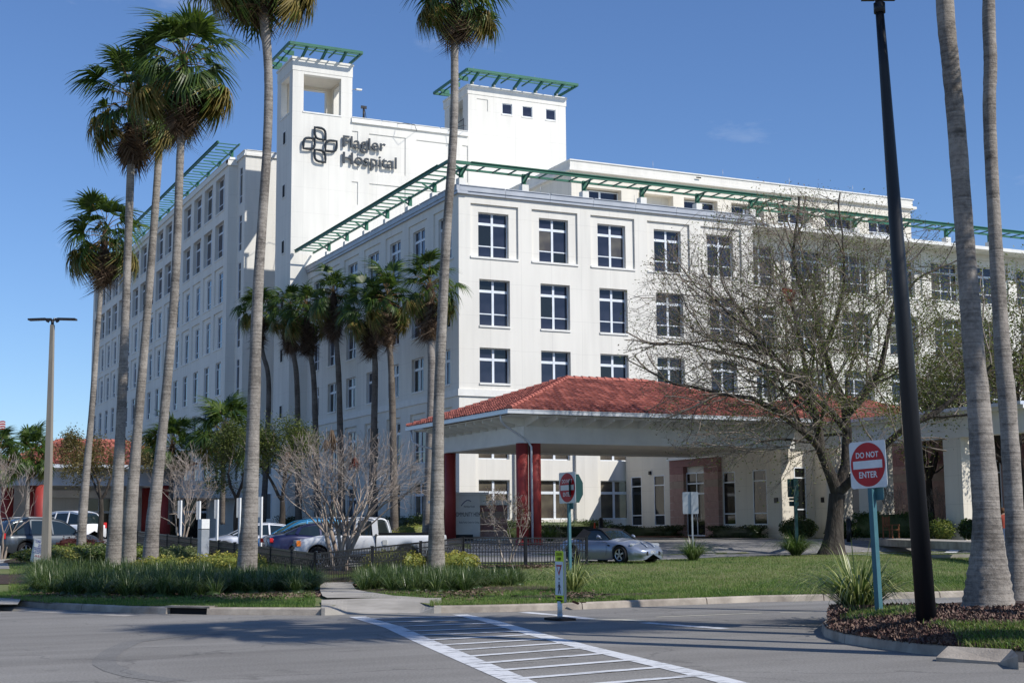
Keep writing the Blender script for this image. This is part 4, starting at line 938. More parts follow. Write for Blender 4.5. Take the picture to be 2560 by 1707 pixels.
# stone surround in blocks
def stones(root, O, U, N, w, h, opening, z0, th=.30, bh=.42, bw=.9):
    O = Vector(O); U = Vector(U); N = Vector(N); k = int((h-z0)/bh); rnd = random.Random(5)
    Mx = Matrix((U, N, Vector((0, 0, 1)))).transposed().to_4x4()
    cache = {}
    for i in range(k):
        z = z0+i*bh; m = [STONE2, STONE2, STONE, STONE3, STONE][(k-1-i) % 5] if i > k//2 else STONE
        u = -(bw/2 if i % 2 else 0)
        while u < w-.02:
            a, c_ = max(0, u), min(w, u+bw); u += bw
            if opening and z+bh > opening[2] and z < opening[3]:
                segs = []
                if a < opening[0]: segs.append((a, min(c_, opening[0])))
                if c_ > opening[1]: segs.append((max(a, opening[1]), c_))
            else: segs = [(a, c_)]
            for s0, s1 in segs:
                if s1-s0 < .05: continue
                key = (round(s1-s0, 2), m.name)
                if key not in cache: q = MB(); q.b2((-(s1-s0)/2+.006, 0, .006), ((s1-s0)/2-.006, th, bh-.006), m); cache[key] = q.mesh('stone_block')
                P = O+U*((s0+s1)/2)+N*(-.02+rnd.uniform(0, .006))+Vector((0, 0, z)); M2 = Mx.copy(); M2.translation = P; link('stone_block', cache[key], root, M2)
stones(EW, L_(wx, -5.66, 0), NY, NX, 5.2, 5.62, (1.55, 3.75, 0, 4.85), 1.0)
b = MB(); b.b2((wx-.42, -10.95, 5.62), (wx, -5.55, 5.74), TRIM); b.build('surround_cap', EW)
dr = link('entrance_door', None, EW)
b = MB(); y0, y1 = -9.41, -7.21
for a in (y0, y0+1.06, y1-.08): b.b2((wx-.07, a, 1.12), (wx-.0, a+.08, 4.85), FRAME)
for z in (1.12, 3.55, 4.15, 4.77): b.b2((wx-.068, y0+.081, z), (wx-.002, y1-.081, z+.08), FRAME)
b.build('door_frame', dr)
for a in (y0+.08, y0+1.14):
    for z0, z1 in ((1.2, 3.55), (3.63, 4.15), (4.23, 4.77)): g = MB(); g.b2((wx-.05, a, z0), (wx-.035, a+.98, z1), GLASSD); g.build('pane', dr)
b = MB(); b.tube([(wx-.12, y0+.98, 2.0), (wx-.12, y0+.98, 2.5)], .02, STEEL); b.tube([(wx-.12, y0+1.2, 2.0), (wx-.12, y0+1.2, 2.5)], .02, STEEL); b.build('door_handle', dr)
b = MB(); b.box((wx-.08, -3.05, 5.0), (.14, .14, .22), BLACK); b.build('wall_lamp', EW); b = MB(); b.box((wx-.03, -16.0, 3.05), (.06, .3, .28), BLACK); b.build('wall_box', EW); b = MB(); b.box((13.78, -17.2, 3.05), (.06, .22, .28), BLACK); b.build('wall_box', EW)
b = MB(); b.box((wx-.25, -6.6, 2.5), (.05, .2, .28), WHITE); b.box((wx-.25, -6.9, 2.45), (.05, .12, .18), STEEL); b.box((wx-.25, -6.8, 2.05), (.05, .1, .14), BLACK); b.build('wall_notice', EW)
# portico with piers running towards the right
px_ = 11.9
b = MB(); b.b2((px_, -34, 5.62), (px_+.6, -17.0, 6.62), TRIM); b.build('portico_beam', EW)
b = MB(); b.b2((px_-.35, -34, 6.62), (px_+.6, -17.3, 6.78), WALL); b.b2((px_-.5, -34, 6.78), (px_+.3, -17.3, 6.93), GUT); b.build('portico_cornice', EW)
b = MB(); b.b2((16.15, -34, 6.6), (24, -17.6, 6.75), TRIM); b.build('flat_roof', EW)
for y in (-22.5-.0, -28.6, -34.6):
    b = MB(); b.b2((px_+.02, y-1.15, .6), (px_+1.25, y, 5.62), WALL2); b.build('pier', EW)
b = MB(); b.b2((px_+.3, -20.3, .6), (px_+1.4, -19.6, 5.62), WALL2); b.build('pier', EW)
bw_ = 16.2
b = MB(); facade(b, L_(bw_, -17.6, 0), NY, 16.4, 6.6, [(9.0, 10.2, 1.75, 4.75, .12, True), (1.0, 2.2, 1.75, 4.75, .12, True), (13.4, 14.6, 1.75, 4.75, .12, True)], STONE, NX); b.face([L_(15.1, -17.6, 0), L_(bw_, -17.6, 0), L_(bw_, -17.6, 6.6), L_(15.1, -17.6, 6.6)], WALL2); b.build('stone_wall', EW)
stones(EW, L_(bw_, -20.0, 0), NY, NX, 6.4, 5.6, None, .95, th=.06)
stones(EW, L_(bw_, -28.2, 0), NY, NX, 2.6, 5.6, None, .95, th=.06)
for u in (1.0, 9.0, 13.4): window(EW, L_(bw_, -17.6, 0), NY, NX, u, u+1.2, 1.75, 4.75, .08, 'n', 'd')
RF2 = link('lobby_roof', None, EW); RF2.location = (0, 0, 0)
hip_roof(RF2, 11.3, 26, -17.2, -5, 7.15, 9.3, TILE, singles=0, faces='fl', seed=3, rowl=.5, tw=.33)
# flatten: parts of a roof stay two levels deep at most
# --- left entrance canopy far away
LC = thing('side_entrance_canopy', B(-23.6, 25.2, 0), 'orange tiled entrance roof on thick red columns, far left behind the palms', 'canopy')
hip_roof(LC, 0, 13.6, 0, 9, 6.35, 8.25, [TILEO, TILEO], singles=0, faces='fl', rowl=.5, tw=.38, seed=9)
b = MB(); b.b2((-.1, -.12, 6.12), (13.7, .1, 6.36), GUT); b.b2((-.12, .1, 6.12), (.1, 9, 6.36), GUT); b.b2((1, 1, 4.9), (12.8, 1.5, 5.9), CAP); b.b2((1, 1.5, 4.9), (1.5, 8, 5.9), CAP); b.b2((.3, .3, 6.05), (13.4, 8.8, 6.12), TRIM); b.build('perimeter_beam', LC)
for x, y in ((2.9, 1.4), (2.6, 3.6), (11.6, 1.4), (1.3, 7.5), (11.6, 7.5)): b = MB(); b.tube([(x, y, .2), (x, y, 4.95)], .45, RED, n=24); b.build('column', LC)
LB = thing('side_entrance_building', B(-33.0, 34, 0), 'low pale building with dark windows behind the left orange tiled canopy', 'building')
b = MB(); facade(b, L_(0, 0, 0), X_, 29, 5.6, [(3.2, 8.0, .8, 4.2, .3, True), (16.2, 19.0, .8, 4.2, .3, True), (22.2, 26, .8, 4.2, .3, True)], WALL, NY, .2); b.face([L_(0, 0, 0), L_(0, 0, 6), L_(0, 10, 6), L_(0, 10, 0)], WALL); b.build('wall', LB)
window(LB, L_(0, 0, 0), X_, NY, 3.2, 8.0, .8, 4.2, .25, '4', 'd'); window(LB, L_(0, 0, 0), X_, NY, 16.2, 19.0, .8, 4.2, .25, '4', 'd'); window(LB, L_(0, 0, 0), X_, NY, 22.2, 26.0, .8, 4.2, .25, '4', 'd')
b = MB(); b.b2((12.5, -1.2, 4.2), (29, -.9, 4.75), TRIM); b.b2((12.5, -.9, 4.3), (29, -.002, 4.4), TRIM); b.build('door_canopy', LB)

# ================================================================== VEGETATION
def blades(n, pos, h, w, lean, m, mi=None, segs=1, droop=.0, name='grass', curl=1.0, dirs=None):
    """n blades at pos (n,3). Each a narrow strip; returns mesh"""
    n = len(pos); a = np.random.uniform(0, 2*np.pi, n) if dirs is None else dirs
    H = h*np.random.uniform(.6, 1.25, n); Wd = w*np.random.uniform(.7, 1.3, n); ln = lean*np.random.uniform(.2, 1.3, n)
    fx, fy = np.cos(a), np.sin(a); b_ = np.random.uniform(0, 2*np.pi, n) if dirs is None else a+np.pi/2
    sx, sy = np.cos(b_), np.sin(b_)
    K = segs+1; V = np.zeros((n, 2*K, 3), np.float32)
    for k in range(K):
        f = k/segs; ww = Wd*(1-f**2)*.5+.0006; rr = ln*H*f**curl; zz = H*(f-droop*f*f*f*np.minimum(1, ln))
        cx, cy, cz = pos[:, 0]+fx*rr, pos[:, 1]+fy*rr, pos[:, 2]+zz
        V[:, 2*k, 0] = cx-sx*ww; V[:, 2*k, 1] = cy-sy*ww; V[:, 2*k, 2] = cz
        V[:, 2*k+1, 0] = cx+sx*ww; V[:, 2*k+1, 1] = cy+sy*ww; V[:, 2*k+1, 2] = cz
    base = (np.arange(n)*2*K)[:, None]
    Fs = [base+np.array([2*k, 2*k+1, 2*k+3, 2*k+2])[None] for k in range(segs)]
    F_ = np.stack(Fs, 1).reshape(-1, 4)
    mm = None
    if len(m) > 1:
        mi = np.random.choice(len(m), n, p=mi) if mi is None or not hasattr(mi, 'shape') else mi; mm = np.repeat(mi, segs)
    return npmesh(name, V.reshape(-1, 3), F_, m, mm)
def noise2(x, y, s, seed=0):
    return (np.sin(x*s+seed)+np.sin(y*s*1.3+seed*2.1)+np.sin((x+y)*s*.7+1.3*seed)+np.sin((x-y)*s*1.9+seed*.7))/4
def ray_xy(px, t):
    d = [pray(p, H0/2+400) for p in (px.min(), px.max())]
    dx = fw.x*F0+rt.x*(px-W0/2)-up.x*400; dy = fw.y*F0+rt.y*(px-W0/2)-up.y*400; k = dx*HX+dy*HY; return dx/k*t, dy/k*t
TZa = np.array(TZ)
def tza(t): return np.interp(t, TZa[:, 0], TZa[:, 1])
KTa = np.array(KT)
def lawn_grass():
    N = 230000
    px = np.random.uniform(-60, 2650, N); k0 = np.interp(px, KTa[:, 0], KTa[:, 1])+.17
    fr = np.interp(px, [-60, 700, 790, 1060, 1180, 1470, 1600, 1800, 2000, 2250, 2650], [60, 56, 50, 50, 53.5, 54.6, 55.4, 58, 60, 60.5, 60.8])
    f = np.random.uniform(0, 1, N)**1.6; t = k0+(fr-k0)*f; x, y = ray_xy(px, t)
    # keep off the footpath and the beds
    d_ = t; py = H0/2 + 465
    keep = ~((px > 800) & (px < 1075) & (t < k0+2.0)) & ~((px > 790) & (px < 905) & (t < 41.5)) & ~((px < 30) & (t > 37))
    keep &= ~((px > 790) & (px < 1070) & (t > 42) & (t < 43))
    x, y, t, px = x[keep], y[keep], t[keep], px[keep]; z = np.maximum(tza(t), .13)
    dry = noise2(x, y, .55, 1)+.6*noise2(x, y, 1.7, 4)+np.random.normal(0, .55, len(x))
    mi = np.where(dry > .55, 1, np.where(dry < -.35, 2, 0))
    h = .05*(1+.25*noise2(x, y, 2.2, 2))
    me = blades(0, np.stack([x, y, z], 1), .062, .011, .55, GR, mi=mi, name='grass'); tag(link('grass', me), kind='stuff')
lawn_grass()
def isl_grass():
    P = []
    for i in range(15000):
        if i % 3 == 0: px, py = random.uniform(2120, 2330), random.uniform(1520, 1562)
        else: px, py = random.uniform(2330, 2660), random.uniform(1560, 1650)
        q = onisl(px, py)
        if islz(q.x, q.y) is None: continue
        if i % 3 and noise2(q.x, q.y, 1.1, 3) + noise2(q.x, q.y, 3.1, 1)*.5 < -.12: continue
        if i % 3 == 0 and py > 1548+ (px-2120)*-.09+random.uniform(-4, 6): continue
        P.append((q.x+random.uniform(-.1, .1), q.y+random.uniform(-.1, .1), q.z-.005))
    P = np.array(P); mi = np.random.choice(3, len(P), p=[.5, .3, .2])
    tag(link('grass', blades(0, P, .10, .014, .8, GR, mi=mi, segs=2, droop=.4, name='grass')), kind='stuff')
isl_grass()
def chips(name, pts, m, s=.05):
    n = len(pts); P = np.array(pts); a = np.random.uniform(0, np.pi, n); L = s*np.random.uniform(.4, 1.6, n); w = L*np.random.uniform(.2, .55, n)
    tz1, tz2 = np.random.uniform(-.02, .03, n), np.random.uniform(-.01, .03, n); c, s_ = np.cos(a), np.sin(a); V = np.zeros((n, 4, 3), np.float32)
    for k, (i, j) in enumerate(((-1, -1), (1, -1), (1, 1), (-1, 1))):
        V[:, k, 0] = P[:, 0]+c*L*i-s_*w*j; V[:, k, 1] = P[:, 1]+s_*L*i+c*w*j; V[:, k, 2] = P[:, 2]+.012+tz1*i+tz2*j
    return npmesh(name, V.reshape(-1, 3), np.arange(4*n).reshape(-1, 4), m, np.random.choice(len(m), n))
pts = []
for i in range(16000):
    q = onisl(random.uniform(2070, 2660), random.uniform(1510, 1650))
    if islz(q.x, q.y) is not None: pts.append(q)
tag(link('mulch_chips', chips('mulch_chips', pts, MCHIP, .022)), kind='stuff')
def mulch_patch(cx, cy, rx, ry, name='mulch_ring', zoff=.02):
    c_ = gnd(cx, cy); V = [(c_.x, c_.y, max(.13, c_.z)+zoff+.03)]; n = 26
    for i in range(n):
        a = 2*math.pi*i/n; r_ = 1+.15*math.sin(3*a+cx)+random.uniform(-.08, .08); x, y = c_.x+math.cos(a)*rx*r_, c_.y+math.sin(a)*ry*r_; V.append((x, y, max(.13, gz(x, y))+zoff))
    F_ = [(0, i+1, (i+1) % n+1) for i in range(n)]; me = npmesh(name, V, F_, [MULCH]); tag(link(name, me), kind='structure')
for a in ((620, 1460, 5.5, 2.2), (250, 1440, 7, 3), (1010, 1475, 3.2, 1.4), (1180, 1475, 2.5, 1.2), (1460, 1490, 2.0, .8), (160, 1400, 2.5, 5), (850, 1424, 3, 2.5), (1270, 1415, 4, 1.0), (380, 1440, 6, 3)): mulch_patch(*a)
pts = []
for (cx, cy, rx, ry) in ((620, 1490, 190, 10), (1150, 1483, 110, 14), (1440, 1493, 60, 10), (900, 1461, 70, 6), (250, 1490, 200, 8), (1270, 1418, 100, 5)):
    for i in range(900):
        q = gnd(cx+random.gauss(0, rx*.5), cy+random.gauss(0, ry*.5)); 
        if q.z > .1: pts.append((q.x, q.y, max(.13, q.z)+.01))
tag(link('mulch_chips', chips('mulch_chips', pts, MCHIP, .05)), kind='stuff')
# lilyturf beds: arching strap leaves in clumps
def lilyturf(row, n, hgt, name='lilyturf_bed', blade=70):
    """row: list of (px, py) clump foot line front/back"""
    P = []; D = []
    for i in range(n):
        f = random.random(); (a, b_) = row[int(f*(len(row)-1))], row[min(len(row)-1, int(f*(len(row)-1))+1)]; u = (f*(len(row)-1)) % 1
        x0, y0 = a[0]+(b_[0]-a[0])*u, random.uniform(a[1]+(b_[1]-a[1])*u, a[2]+(b_[2]-a[2])*u); c_ = gnd(x0, y0)
        for j in range(blade):
            an = random.uniform(0, 2*math.pi); r_ = random.uniform(0, .10); P.append((c_.x+math.cos(an)*r_, c_.y+math.sin(an)*r_, max(.13, c_.z))); D.append(an)
    P = np.array(P); D = np.array(D); mi = np.random.choice(2, len(P), p=[.68, .32])
    co = MB()
    for i in range(0, len(P), blade*2):
        x, y, z = P[i]; co.tube([(x, y, z-.02), (x, y, z+hgt*.12), (x, y, z+hgt*.2)], [.22, .18, .04], LIR[0], n=7)
    tag(co.build('lilyturf_base'), kind='stuff')
    tag(link(name, blades(0, P, hgt, .017, .85, LIR, mi=mi, segs=6, droop=.78, name=name, curl=1.15, dirs=D)), kind='stuff')
lilyturf([(90, 1480, 1425), (200, 1492, 1430), (380, 1494, 1440), (540, 1492, 1445)], 430, .68)
lilyturf([(560, 1488, 1462), (680, 1486, 1450), (790, 1484, 1440)], 150, .66)
lilyturf([(895, 1478, 1450), (1000, 1480, 1452), (1120, 1484, 1455), (1190, 1478, 1458)], 180, .64)
lilyturf([(1190, 1470, 1456), (1300, 1466, 1452)], 22, .6)
def leafcloud(pos, size, m, probs=None, name='foliage', nrmup=.3):
    n = len(pos); P = np.asarray(pos, dtype=np.float32); a = np.random.normal(0, 1, (n, 3)); a[:, 2] *= .6; a /= np.linalg.norm(a, axis=1)[:, None]
    b_ = np.random.normal(0, 1, (n, 3)); b_ -= a*(a*b_).sum(1)[:, None]; b_ /= np.linalg.norm(b_, axis=1)[:, None]
    L = (size*np.random.uniform(.7, 1.5, n))[:, None]; w = L*.55
    V = np.stack([P-a*L*.5, P+b_*w*.5, P+a*L*.5, P-b_*w*.5], 1)
    return npmesh(name, V.reshape(-1, 3), np.arange(4*n).reshape(-1, 4), m, np.random.choice(len(m), n, p=probs) if len(m) > 1 else None)
def shrub(name, loc, size, n, leaf, m, label, cat='shrub', group=None, probs=None, rz=None, lump=.18, box=False):
    """leafy mass with a few stems; loc = ground point at its centre"""
    t = thing(name, loc, label, cat, group, YAWZ if rz is None else rz)
    sx, sy, sz = size; u = np.random.normal(0, 1, (n, 3)); u /= np.linalg.norm(u, axis=1)[:, None]
    r_ = np.random.uniform(.55, 1.0, n)**.5
    if box:
        u = np.sign(u)*np.abs(u)**.35; u = np.clip(u, -1, 1)
    l = 1+lump*(np.sin(u[:, 0]*sx*5+n)*np.sin(u[:, 1]*4+1)+.7*np.sin(u[:, 0]*sx*9+2)*np.cos(u[:, 2]*7))
    P = np.stack([u[:, 0]*sx/2*r_, u[:, 1]*sy/2*r_*l, (u[:, 2]*r_*l*.5+.5)*sz], 1); P[:, 2] = np.clip(P[:, 2], .02, None)
    link('foliage', leafcloud(P, leaf*1.25, m, probs), t)
    g = MB(); K1, K2 = 10, 18; e_ = .35 if box else 1.0
    def cp(i, j):
        a, c_ = math.pi*i/K1, 2*math.pi*j/K2; q = [math.sin(a)*math.cos(c_), math.sin(a)*math.sin(c_), math.cos(a)]; q = [math.copysign(abs(k)**(e_ if box else 1), k) for k in q]
        f = .80+.05*math.sin(i*2.1+j*1.7); return (q[0]*sx/2*f, q[1]*sy/2*f, max(.0, (q[2]*.5*f+.5)*sz*.97))
    for i in range(K1):
        for j in range(K2): g.face([cp(i, j), cp(i+1, j), cp(i+1, j+1), cp(i, j+1)], m[-1], True)
    g.build('inner_foliage', t)
    b = MB()
    for i in range(max(4, int(sx*3))):
        x = random.uniform(-.4, .4)*sx; b.tube([(x, 0, -.05), (x+random.uniform(-.1, .1), random.uniform(-.2, .2)*sy, sz*.7)], [.015, .006], TWIG, n=4, cap=False)
    b.build('stems', t)
    return t
YAWZ = -YAW
def sh(px, py, w, d_, h, n, leaf, m, label, **k):
    q = gnd(px, py); return shrub(k.pop('name', 'shrub'), Vector((q.x, q.y, max(.12, q.z))), (w, d_, h), n, leaf, m, label, **k)
def shT(px, t, w, d_, h, n, leaf, m, label, **k):
    q = at(px, 1300, t); return shrub(k.pop('name', 'shrub'), Vector((q.x, q.y, tz(t)-.03)), (w, d_, h), n, leaf, m, label, **k)
sh(118, 1408, 3.0, 1.2, .62, 2600, .07, YEL+VAR, 'yellow green shrub mound beside the leaning tow away sign, far left', probs=[.25, .35, .2, .2])
sh(450, 1418, 2.4, 1.2, .75, 3000, .06, VAR, 'cream edged shrub between the pair of palm trunks and the grey bollard')
sh(250, 1405, 3.2, 1.2, .70, 3200, .065, VAR+SHR[:1], 'long cream edged hedge behind the leftmost leaning palm row', probs=[.4, .3, .3])
shT(250, 60, 6.0, 1.6, .75, 3000, .08, SHR[:1]+YEL[1:], 'bright green low hedge at the foot of the leftmost slender palm', name='hedge', cat='hedge')
shT(455, 55, 3.0, 1.5, .7, 2600, .07, SHR[:1]+YEL[1:], 'green shrub in front of the left run of black fence')
shT(110, 64, 6.0, 1.2, .9, 2600, .07, REDLF, 'dark burgundy hedge in front of the grey estate car', name='hedge', cat='hedge')
sh(405, 1437, 2.2, .9, .62, 2200, .05, YEL, 'yellow foliage shrub tucked between the feet of two leaning palms')
sh(570, 1442, 3.0, 1.0, .78, 3800, .05, YEL, 'yellow foliage shrub left of the thick mottled palm foot', probs=[.7, .3])
sh(672, 1444, 1.1, .8, .70, 1200, .05, YEL, 'small yellow shrub right of the thick mottled palm foot', probs=[.7, .3])
sh(985, 1436, 2.2, 1.0, .82, 3200, .05, YEL, 'yellow foliage shrub against the fence left of the centre palm foot', probs=[.7, .3])
sh(1138, 1432, 1.7, .9, .70, 2200, .05, YEL, 'yellow foliage shrub right of the centre palm foot', probs=[.7, .3])
sh(918, 1442, .8, .6, .38, 900, .05, YEL, 'small yellow green tuft at the path end of the centre planting', probs=[.5, .5])
def shB(x, y, w, d_, h, n, leaf, m, label, **k):
    return shrub(k.pop('name', 'hedge'), B(x, y, .98), (w, d_, h), n, leaf, m, label, rz=k.pop('rz', 0), cat=k.pop('cat', 'hedge'), **k)
shB(5.5, -1.6, 8.5, 1.2, 1.15, 6500, .07, SHR[:1]+VAR[1:], 'clipped olive green hedge along the sunlit hospital wall behind the canopy columns', box=True)
shB(-2.2, -4.5, 1.3, 1.0, 1.1, 900, .07, VAR, 'pale shrub squeezed between the dark red column and the monument sign')
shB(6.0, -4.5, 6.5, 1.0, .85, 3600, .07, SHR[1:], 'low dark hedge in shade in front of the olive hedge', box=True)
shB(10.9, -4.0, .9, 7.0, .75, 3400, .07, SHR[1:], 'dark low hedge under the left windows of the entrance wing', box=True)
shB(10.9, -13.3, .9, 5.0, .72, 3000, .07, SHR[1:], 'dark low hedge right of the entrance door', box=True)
shB(11.6, -17.9, 2.4, 1.3, 1.15, 2600, .08, SHR+VAR[1:], 'big mixed shrub at the near corner of the entrance wing', probs=[.4, .35, .25], cat='shrub', name='shrub')
shB(12.6, -20.6, 1.6, 1.2, .95, 1800, .08, SHR, 'rounded shrub between the first two portico piers', cat='shrub', name='shrub')
shB(11.2, -21.4, 1.0, 1.0, .7, 900, .08, SHR, 'small loose shrub beside the oak trunk at the pavement', cat='shrub', name='shrub')
shB(11.6, -25.2, .95, 5.6, 1.35, 7500, .06, SHR[:1], 'tall clipped green hedge behind the wooden chair', box=True)
shB(11.3, -28.9, 1.2, 1.5, .95, 1700, .07, SHR[:1]+YEL[1:], 'light green rounded shrub left of the big square pier', cat='shrub', name='shrub')
shB(10.9, -31.3, 1.0, 1.5, 1.0, 1500, .08, SHR, 'shrub partly hidden behind the thick right hand palm trunk', cat='shrub', name='shrub')
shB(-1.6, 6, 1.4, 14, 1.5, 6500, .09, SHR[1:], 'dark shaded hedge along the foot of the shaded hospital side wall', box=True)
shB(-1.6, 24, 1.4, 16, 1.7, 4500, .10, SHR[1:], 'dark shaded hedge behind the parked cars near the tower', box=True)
shB(-3.4, -2.0, 3.4, 1.0, 1.0, 1600, .06, YEL, 'strip of yellow foliage behind the pickup bed', cat='shrub', name='shrub')
# strap leaf clumps round posts
def flax(loc, n, h, m, label, probs=None, wd=.022):
    t = thing('strap_leaf_plant', loc, label, 'plant'); P = []; D = []
    for i in range(n):
        a = random.uniform(0, 2*math.pi); r_ = random.uniform(0, .16); P.append((math.cos(a)*r_, math.sin(a)*r_, 0)); D.append(a)
    D = np.array(D); mi = np.random.choice(len(m), n, p=probs or [1/len(m)]*len(m))
    link('leaves', blades(0, np.array(P), h, wd, 1.05, m, mi=mi, segs=6, droop=.80, curl=1.05, dirs=D, name='leaves'), t); return t
FLX = [leafm('cream_striped_strap', (.55, .56, .26), (.40, .44, .16), (.4, .44, .14), .4), LIR[0], LIR[1]]
q = onisl(2148, 1528); flax(Vector((q.x, q.y, .14)), 430, 1.35, FLX, 'striped strap leaf clump at the foot of the right teal sign post', [.32, .33, .35], .03)
q = gnd(1432, 1478); flax(q, 230, 1.1, FLX, 'striped strap leaf clump behind the pedestrian sign', [.5, .2, .3], .026)
q = gnd(1733, 1401); flax(q, 230, 1.1, LIR, 'dark strap leaf clump at the foot of the thin grey sign post', None, .035)
q = gnd(1990, 1389); flax(q, 420, 1.2, LIR, 'wide strap leaf clump at the foot of the dark green sign post', None, .035)
q = gnd(1325, 1352); flax(q, 260, 1.1, [GR[0], LIR[1]], 'bright green strap leaves around the pair of canopy columns', None, .05)
q = gnd(1375, 1352); flax(q, 200, 1.0, [GR[0], LIR[1]], 'bright green strap leaves between the canopy columns and the traffic cone', None, .05)

# ---------- palms
def frond(kind, seed):
    rnd = random.Random(seed); b = MB(); dead = kind == 'dead'
    m1, m2 = (FRD[0], FRD[1]) if dead else ((FRG[0], FRG[1]) if kind == 'green' else (FRD[2], FRG[1]))
    Lp = .55 if dead else rnd.uniform(.75, 1.35); Lb = .95 if dead else rnd.uniform(.85, 1.1)
    sagp = .25 if kind != 'green' else .10
    pp = [(0, 0, 0), (Lp*.5, 0, .05), (Lp, 0, -.02-sagp*.4)]
    b.tube(pp, [.022, .016, .012], PET if not dead else FRD[1], n=4, cap=False)
    hub = Vector(pp[-1]); n = 26; sp = 70 if dead else rnd.uniform(72, 112); fold = rnd.uniform(.15, .75)
    for i in range(n):
        a = R(-sp+2*sp*i/(n-1)+rnd.uniform(-3, 3)); L = Lb*(.62+.38*math.cos(a*.62))*rnd.uniform(.88, 1.08)
        d = Vector((math.cos(a), math.sin(a)*(1-.3*fold), (fold if not dead else .5)*abs(math.sin(a))-.1)); d.normalize(); s = Vector((-math.sin(a), math.cos(a), 0))
        if dead: s = s.lerp(Vector((0, 0, 1)), .4).normalized()
        droop = rnd.uniform(.45, 1.15)*(1.4 if dead or kind == 'old' else 1)
        P = []; w = [.012, .038, .028, .014, .003]
        for k, f in enumerate((0, .42, .66, .84, 1.0)):
            z = -droop*L*max(0, f-.42)**1.5*1.9; P.append(hub+d*L*f*(1-.12*max(0, f-.5))+Vector((0, 0, z)))
        m = m2 if rnd.random() < .3 else m1
        for k in range(4):
            b.face([P[k]-s*w[k], P[k]+s*w[k], P[k+1]+s*w[k+1], P[k+1]-s*w[k+1]], m)
    return b.mesh('frond')
FR = {k: [frond(k, i*7+j) for i in range(nn_)] for j, (k, nn_) in enumerate((('green', 9), ('old', 5), ('dead', 4)))}
def skirt_leaf(seed):
    rnd = random.Random(seed); b = MB()
    for i in range(14):
        x = rnd.uniform(-.14, .14); y = rnd.uniform(-.05, .05); L = rnd.uniform(.6, 1.25); m = rnd.choice(FRD[:2]); w = rnd.uniform(.012, .03); a = rnd.uniform(-.15, .15)
        P = [Vector((x*.4, y, 0)), Vector((x+a*.3, y+.05, -L*.5)), Vector((x*1.3+a, y+rnd.uniform(-.06, .12), -L))]
        for k in range(2): b.face([P[k]-Vector((w, 0, 0)), P[k]+Vector((w, 0, 0)), P[k+1]+Vector((w*(1-k), 0, 0))*.9, P[k+1]-Vector((w*(1-k), 0, 0))*.9], m)
    return b.mesh('dead_frond')
SKL = [skirt_leaf(i) for i in range(4)]
def palm(trunk, rad, label, t=None, scale=1.0, ng=44, nd=26, no=10, sk=.9, bark=PBARK, group='tall fan palms', name='fan_palm', crown=True, lean=None, lowest=-35):
    """trunk: world points from foot to crown; rad: radii"""
    o0 = trunk[0]; root = thing(name, o0, label, 'palm tree', group)
    # dense resample with slight ring bulges
    P = []; Rr = []
    for i in range(len(trunk)-1):
        k = 10
        for j in range(k):
            f = j/k; p0 = trunk[max(i-1, 0)]; p1, p2 = trunk[i], trunk[i+1]; p3 = trunk[min(i+2, len(trunk)-1)]
            q = .5*((2*p1)+(p2-p0)*f+(2*p0-5*p1+4*p2-p3)*f*f+(3*p1-p0-3*p2+p3)*f**3); P.append(q-o0); Rr.append((rad[i]+(rad[i+1]-rad[i])*f)*random.uniform(.965, 1.03))
    P.append(trunk[-1]-o0); Rr.append(rad[-1]); b = MB(); b.tube(P, Rr, bark, n=16, cap=True); b.build('trunk', root)
    if not crown: return root
    top = P[-1]; rnd = random.Random(hash(label) % 9999 if False else sum(map(ord, label)))
    b = MB(); b.tube([top-Vector((0, 0, .9*scale)), top-Vector((0, 0, .3)), top+Vector((0, 0, .35))], [rad[-1]*1.05, rad[-1]*1.7, rad[-1]*.6], FRD[1], n=10); b.build('crown_shaft', root)
    ga = math.pi*(3-math.sqrt(5))
    def put(me, az, el, roll, sc, base, nm):
        d = Vector((math.cos(az)*math.cos(el), math.sin(az)*math.cos(el), math.sin(el))); s = Vector((-math.sin(az), math.cos(az), 0)); n_ = d.cross(s); 
        Mx = Matrix((d, s, n_)).transposed().to_4x4() @ Matrix.Rotation(roll, 4, 'X') @ Matrix.Scale(sc, 4); Mx.translation = base; link(nm, me, root, Mx)
    for i in range(ng):
        f = i/ng; el = R(82-(82-lowest)*f**.85+rnd.uniform(-14, 14)); az = i*ga+rnd.uniform(-.45, .45)
        put(rnd.choice(FR['green']), az, el, rnd.uniform(-.7, .7), scale*rnd.uniform(.80, 1.2), top+Vector((0, 0, .35-.45*f)), 'frond')
    for i in range(no): put(rnd.choice(FR['old']), i*ga*1.3, R(rnd.uniform(-52, -20)), rnd.uniform(-.6, .6), scale*rnd.uniform(.8, 1.05), top+Vector((0, 0, -.2)), 'frond')
    for i in range(nd): put(rnd.choice(FR['dead']), i*ga*1.7, R(rnd.uniform(-84, -58)), rnd.uniform(-.8, .8), scale*rnd.uniform(.7, 1.0), top+Vector((0, 0, -.15-rnd.uniform(0, .75)*sk)), 'dead_frond')
    for i in range(int(nd*.8)):
        az = rnd.uniform(0, 6.28); Mx = Matrix.Rotation(az, 4, 'Z') @ Matrix.Scale(scale*rnd.uniform(.7, 1.05), 4); Mx.translation = top+Vector((math.cos(az-1.57)*rad[-1]*1.2, math.sin(az-1.57)*rad[-1]*1.2, -rnd.uniform(.1, 1.0)*sk)); link('dead_frond', rnd.choice(SKL), root, Mx)
    return root
def pix_palm(pts, t, widths, label, base=None, dt=0, **k):
    P = [at(px, py, t) for px, py in pts]
    if base is not None: P[0] = base
    r_ = [w*t/F0/2 for w in widths]; 
    return palm(P, r_, label, **k)
def foot(px, t): q = at(px, 1380, t); return Vector((q.x, q.y, max(.1, tz(t))-.05))
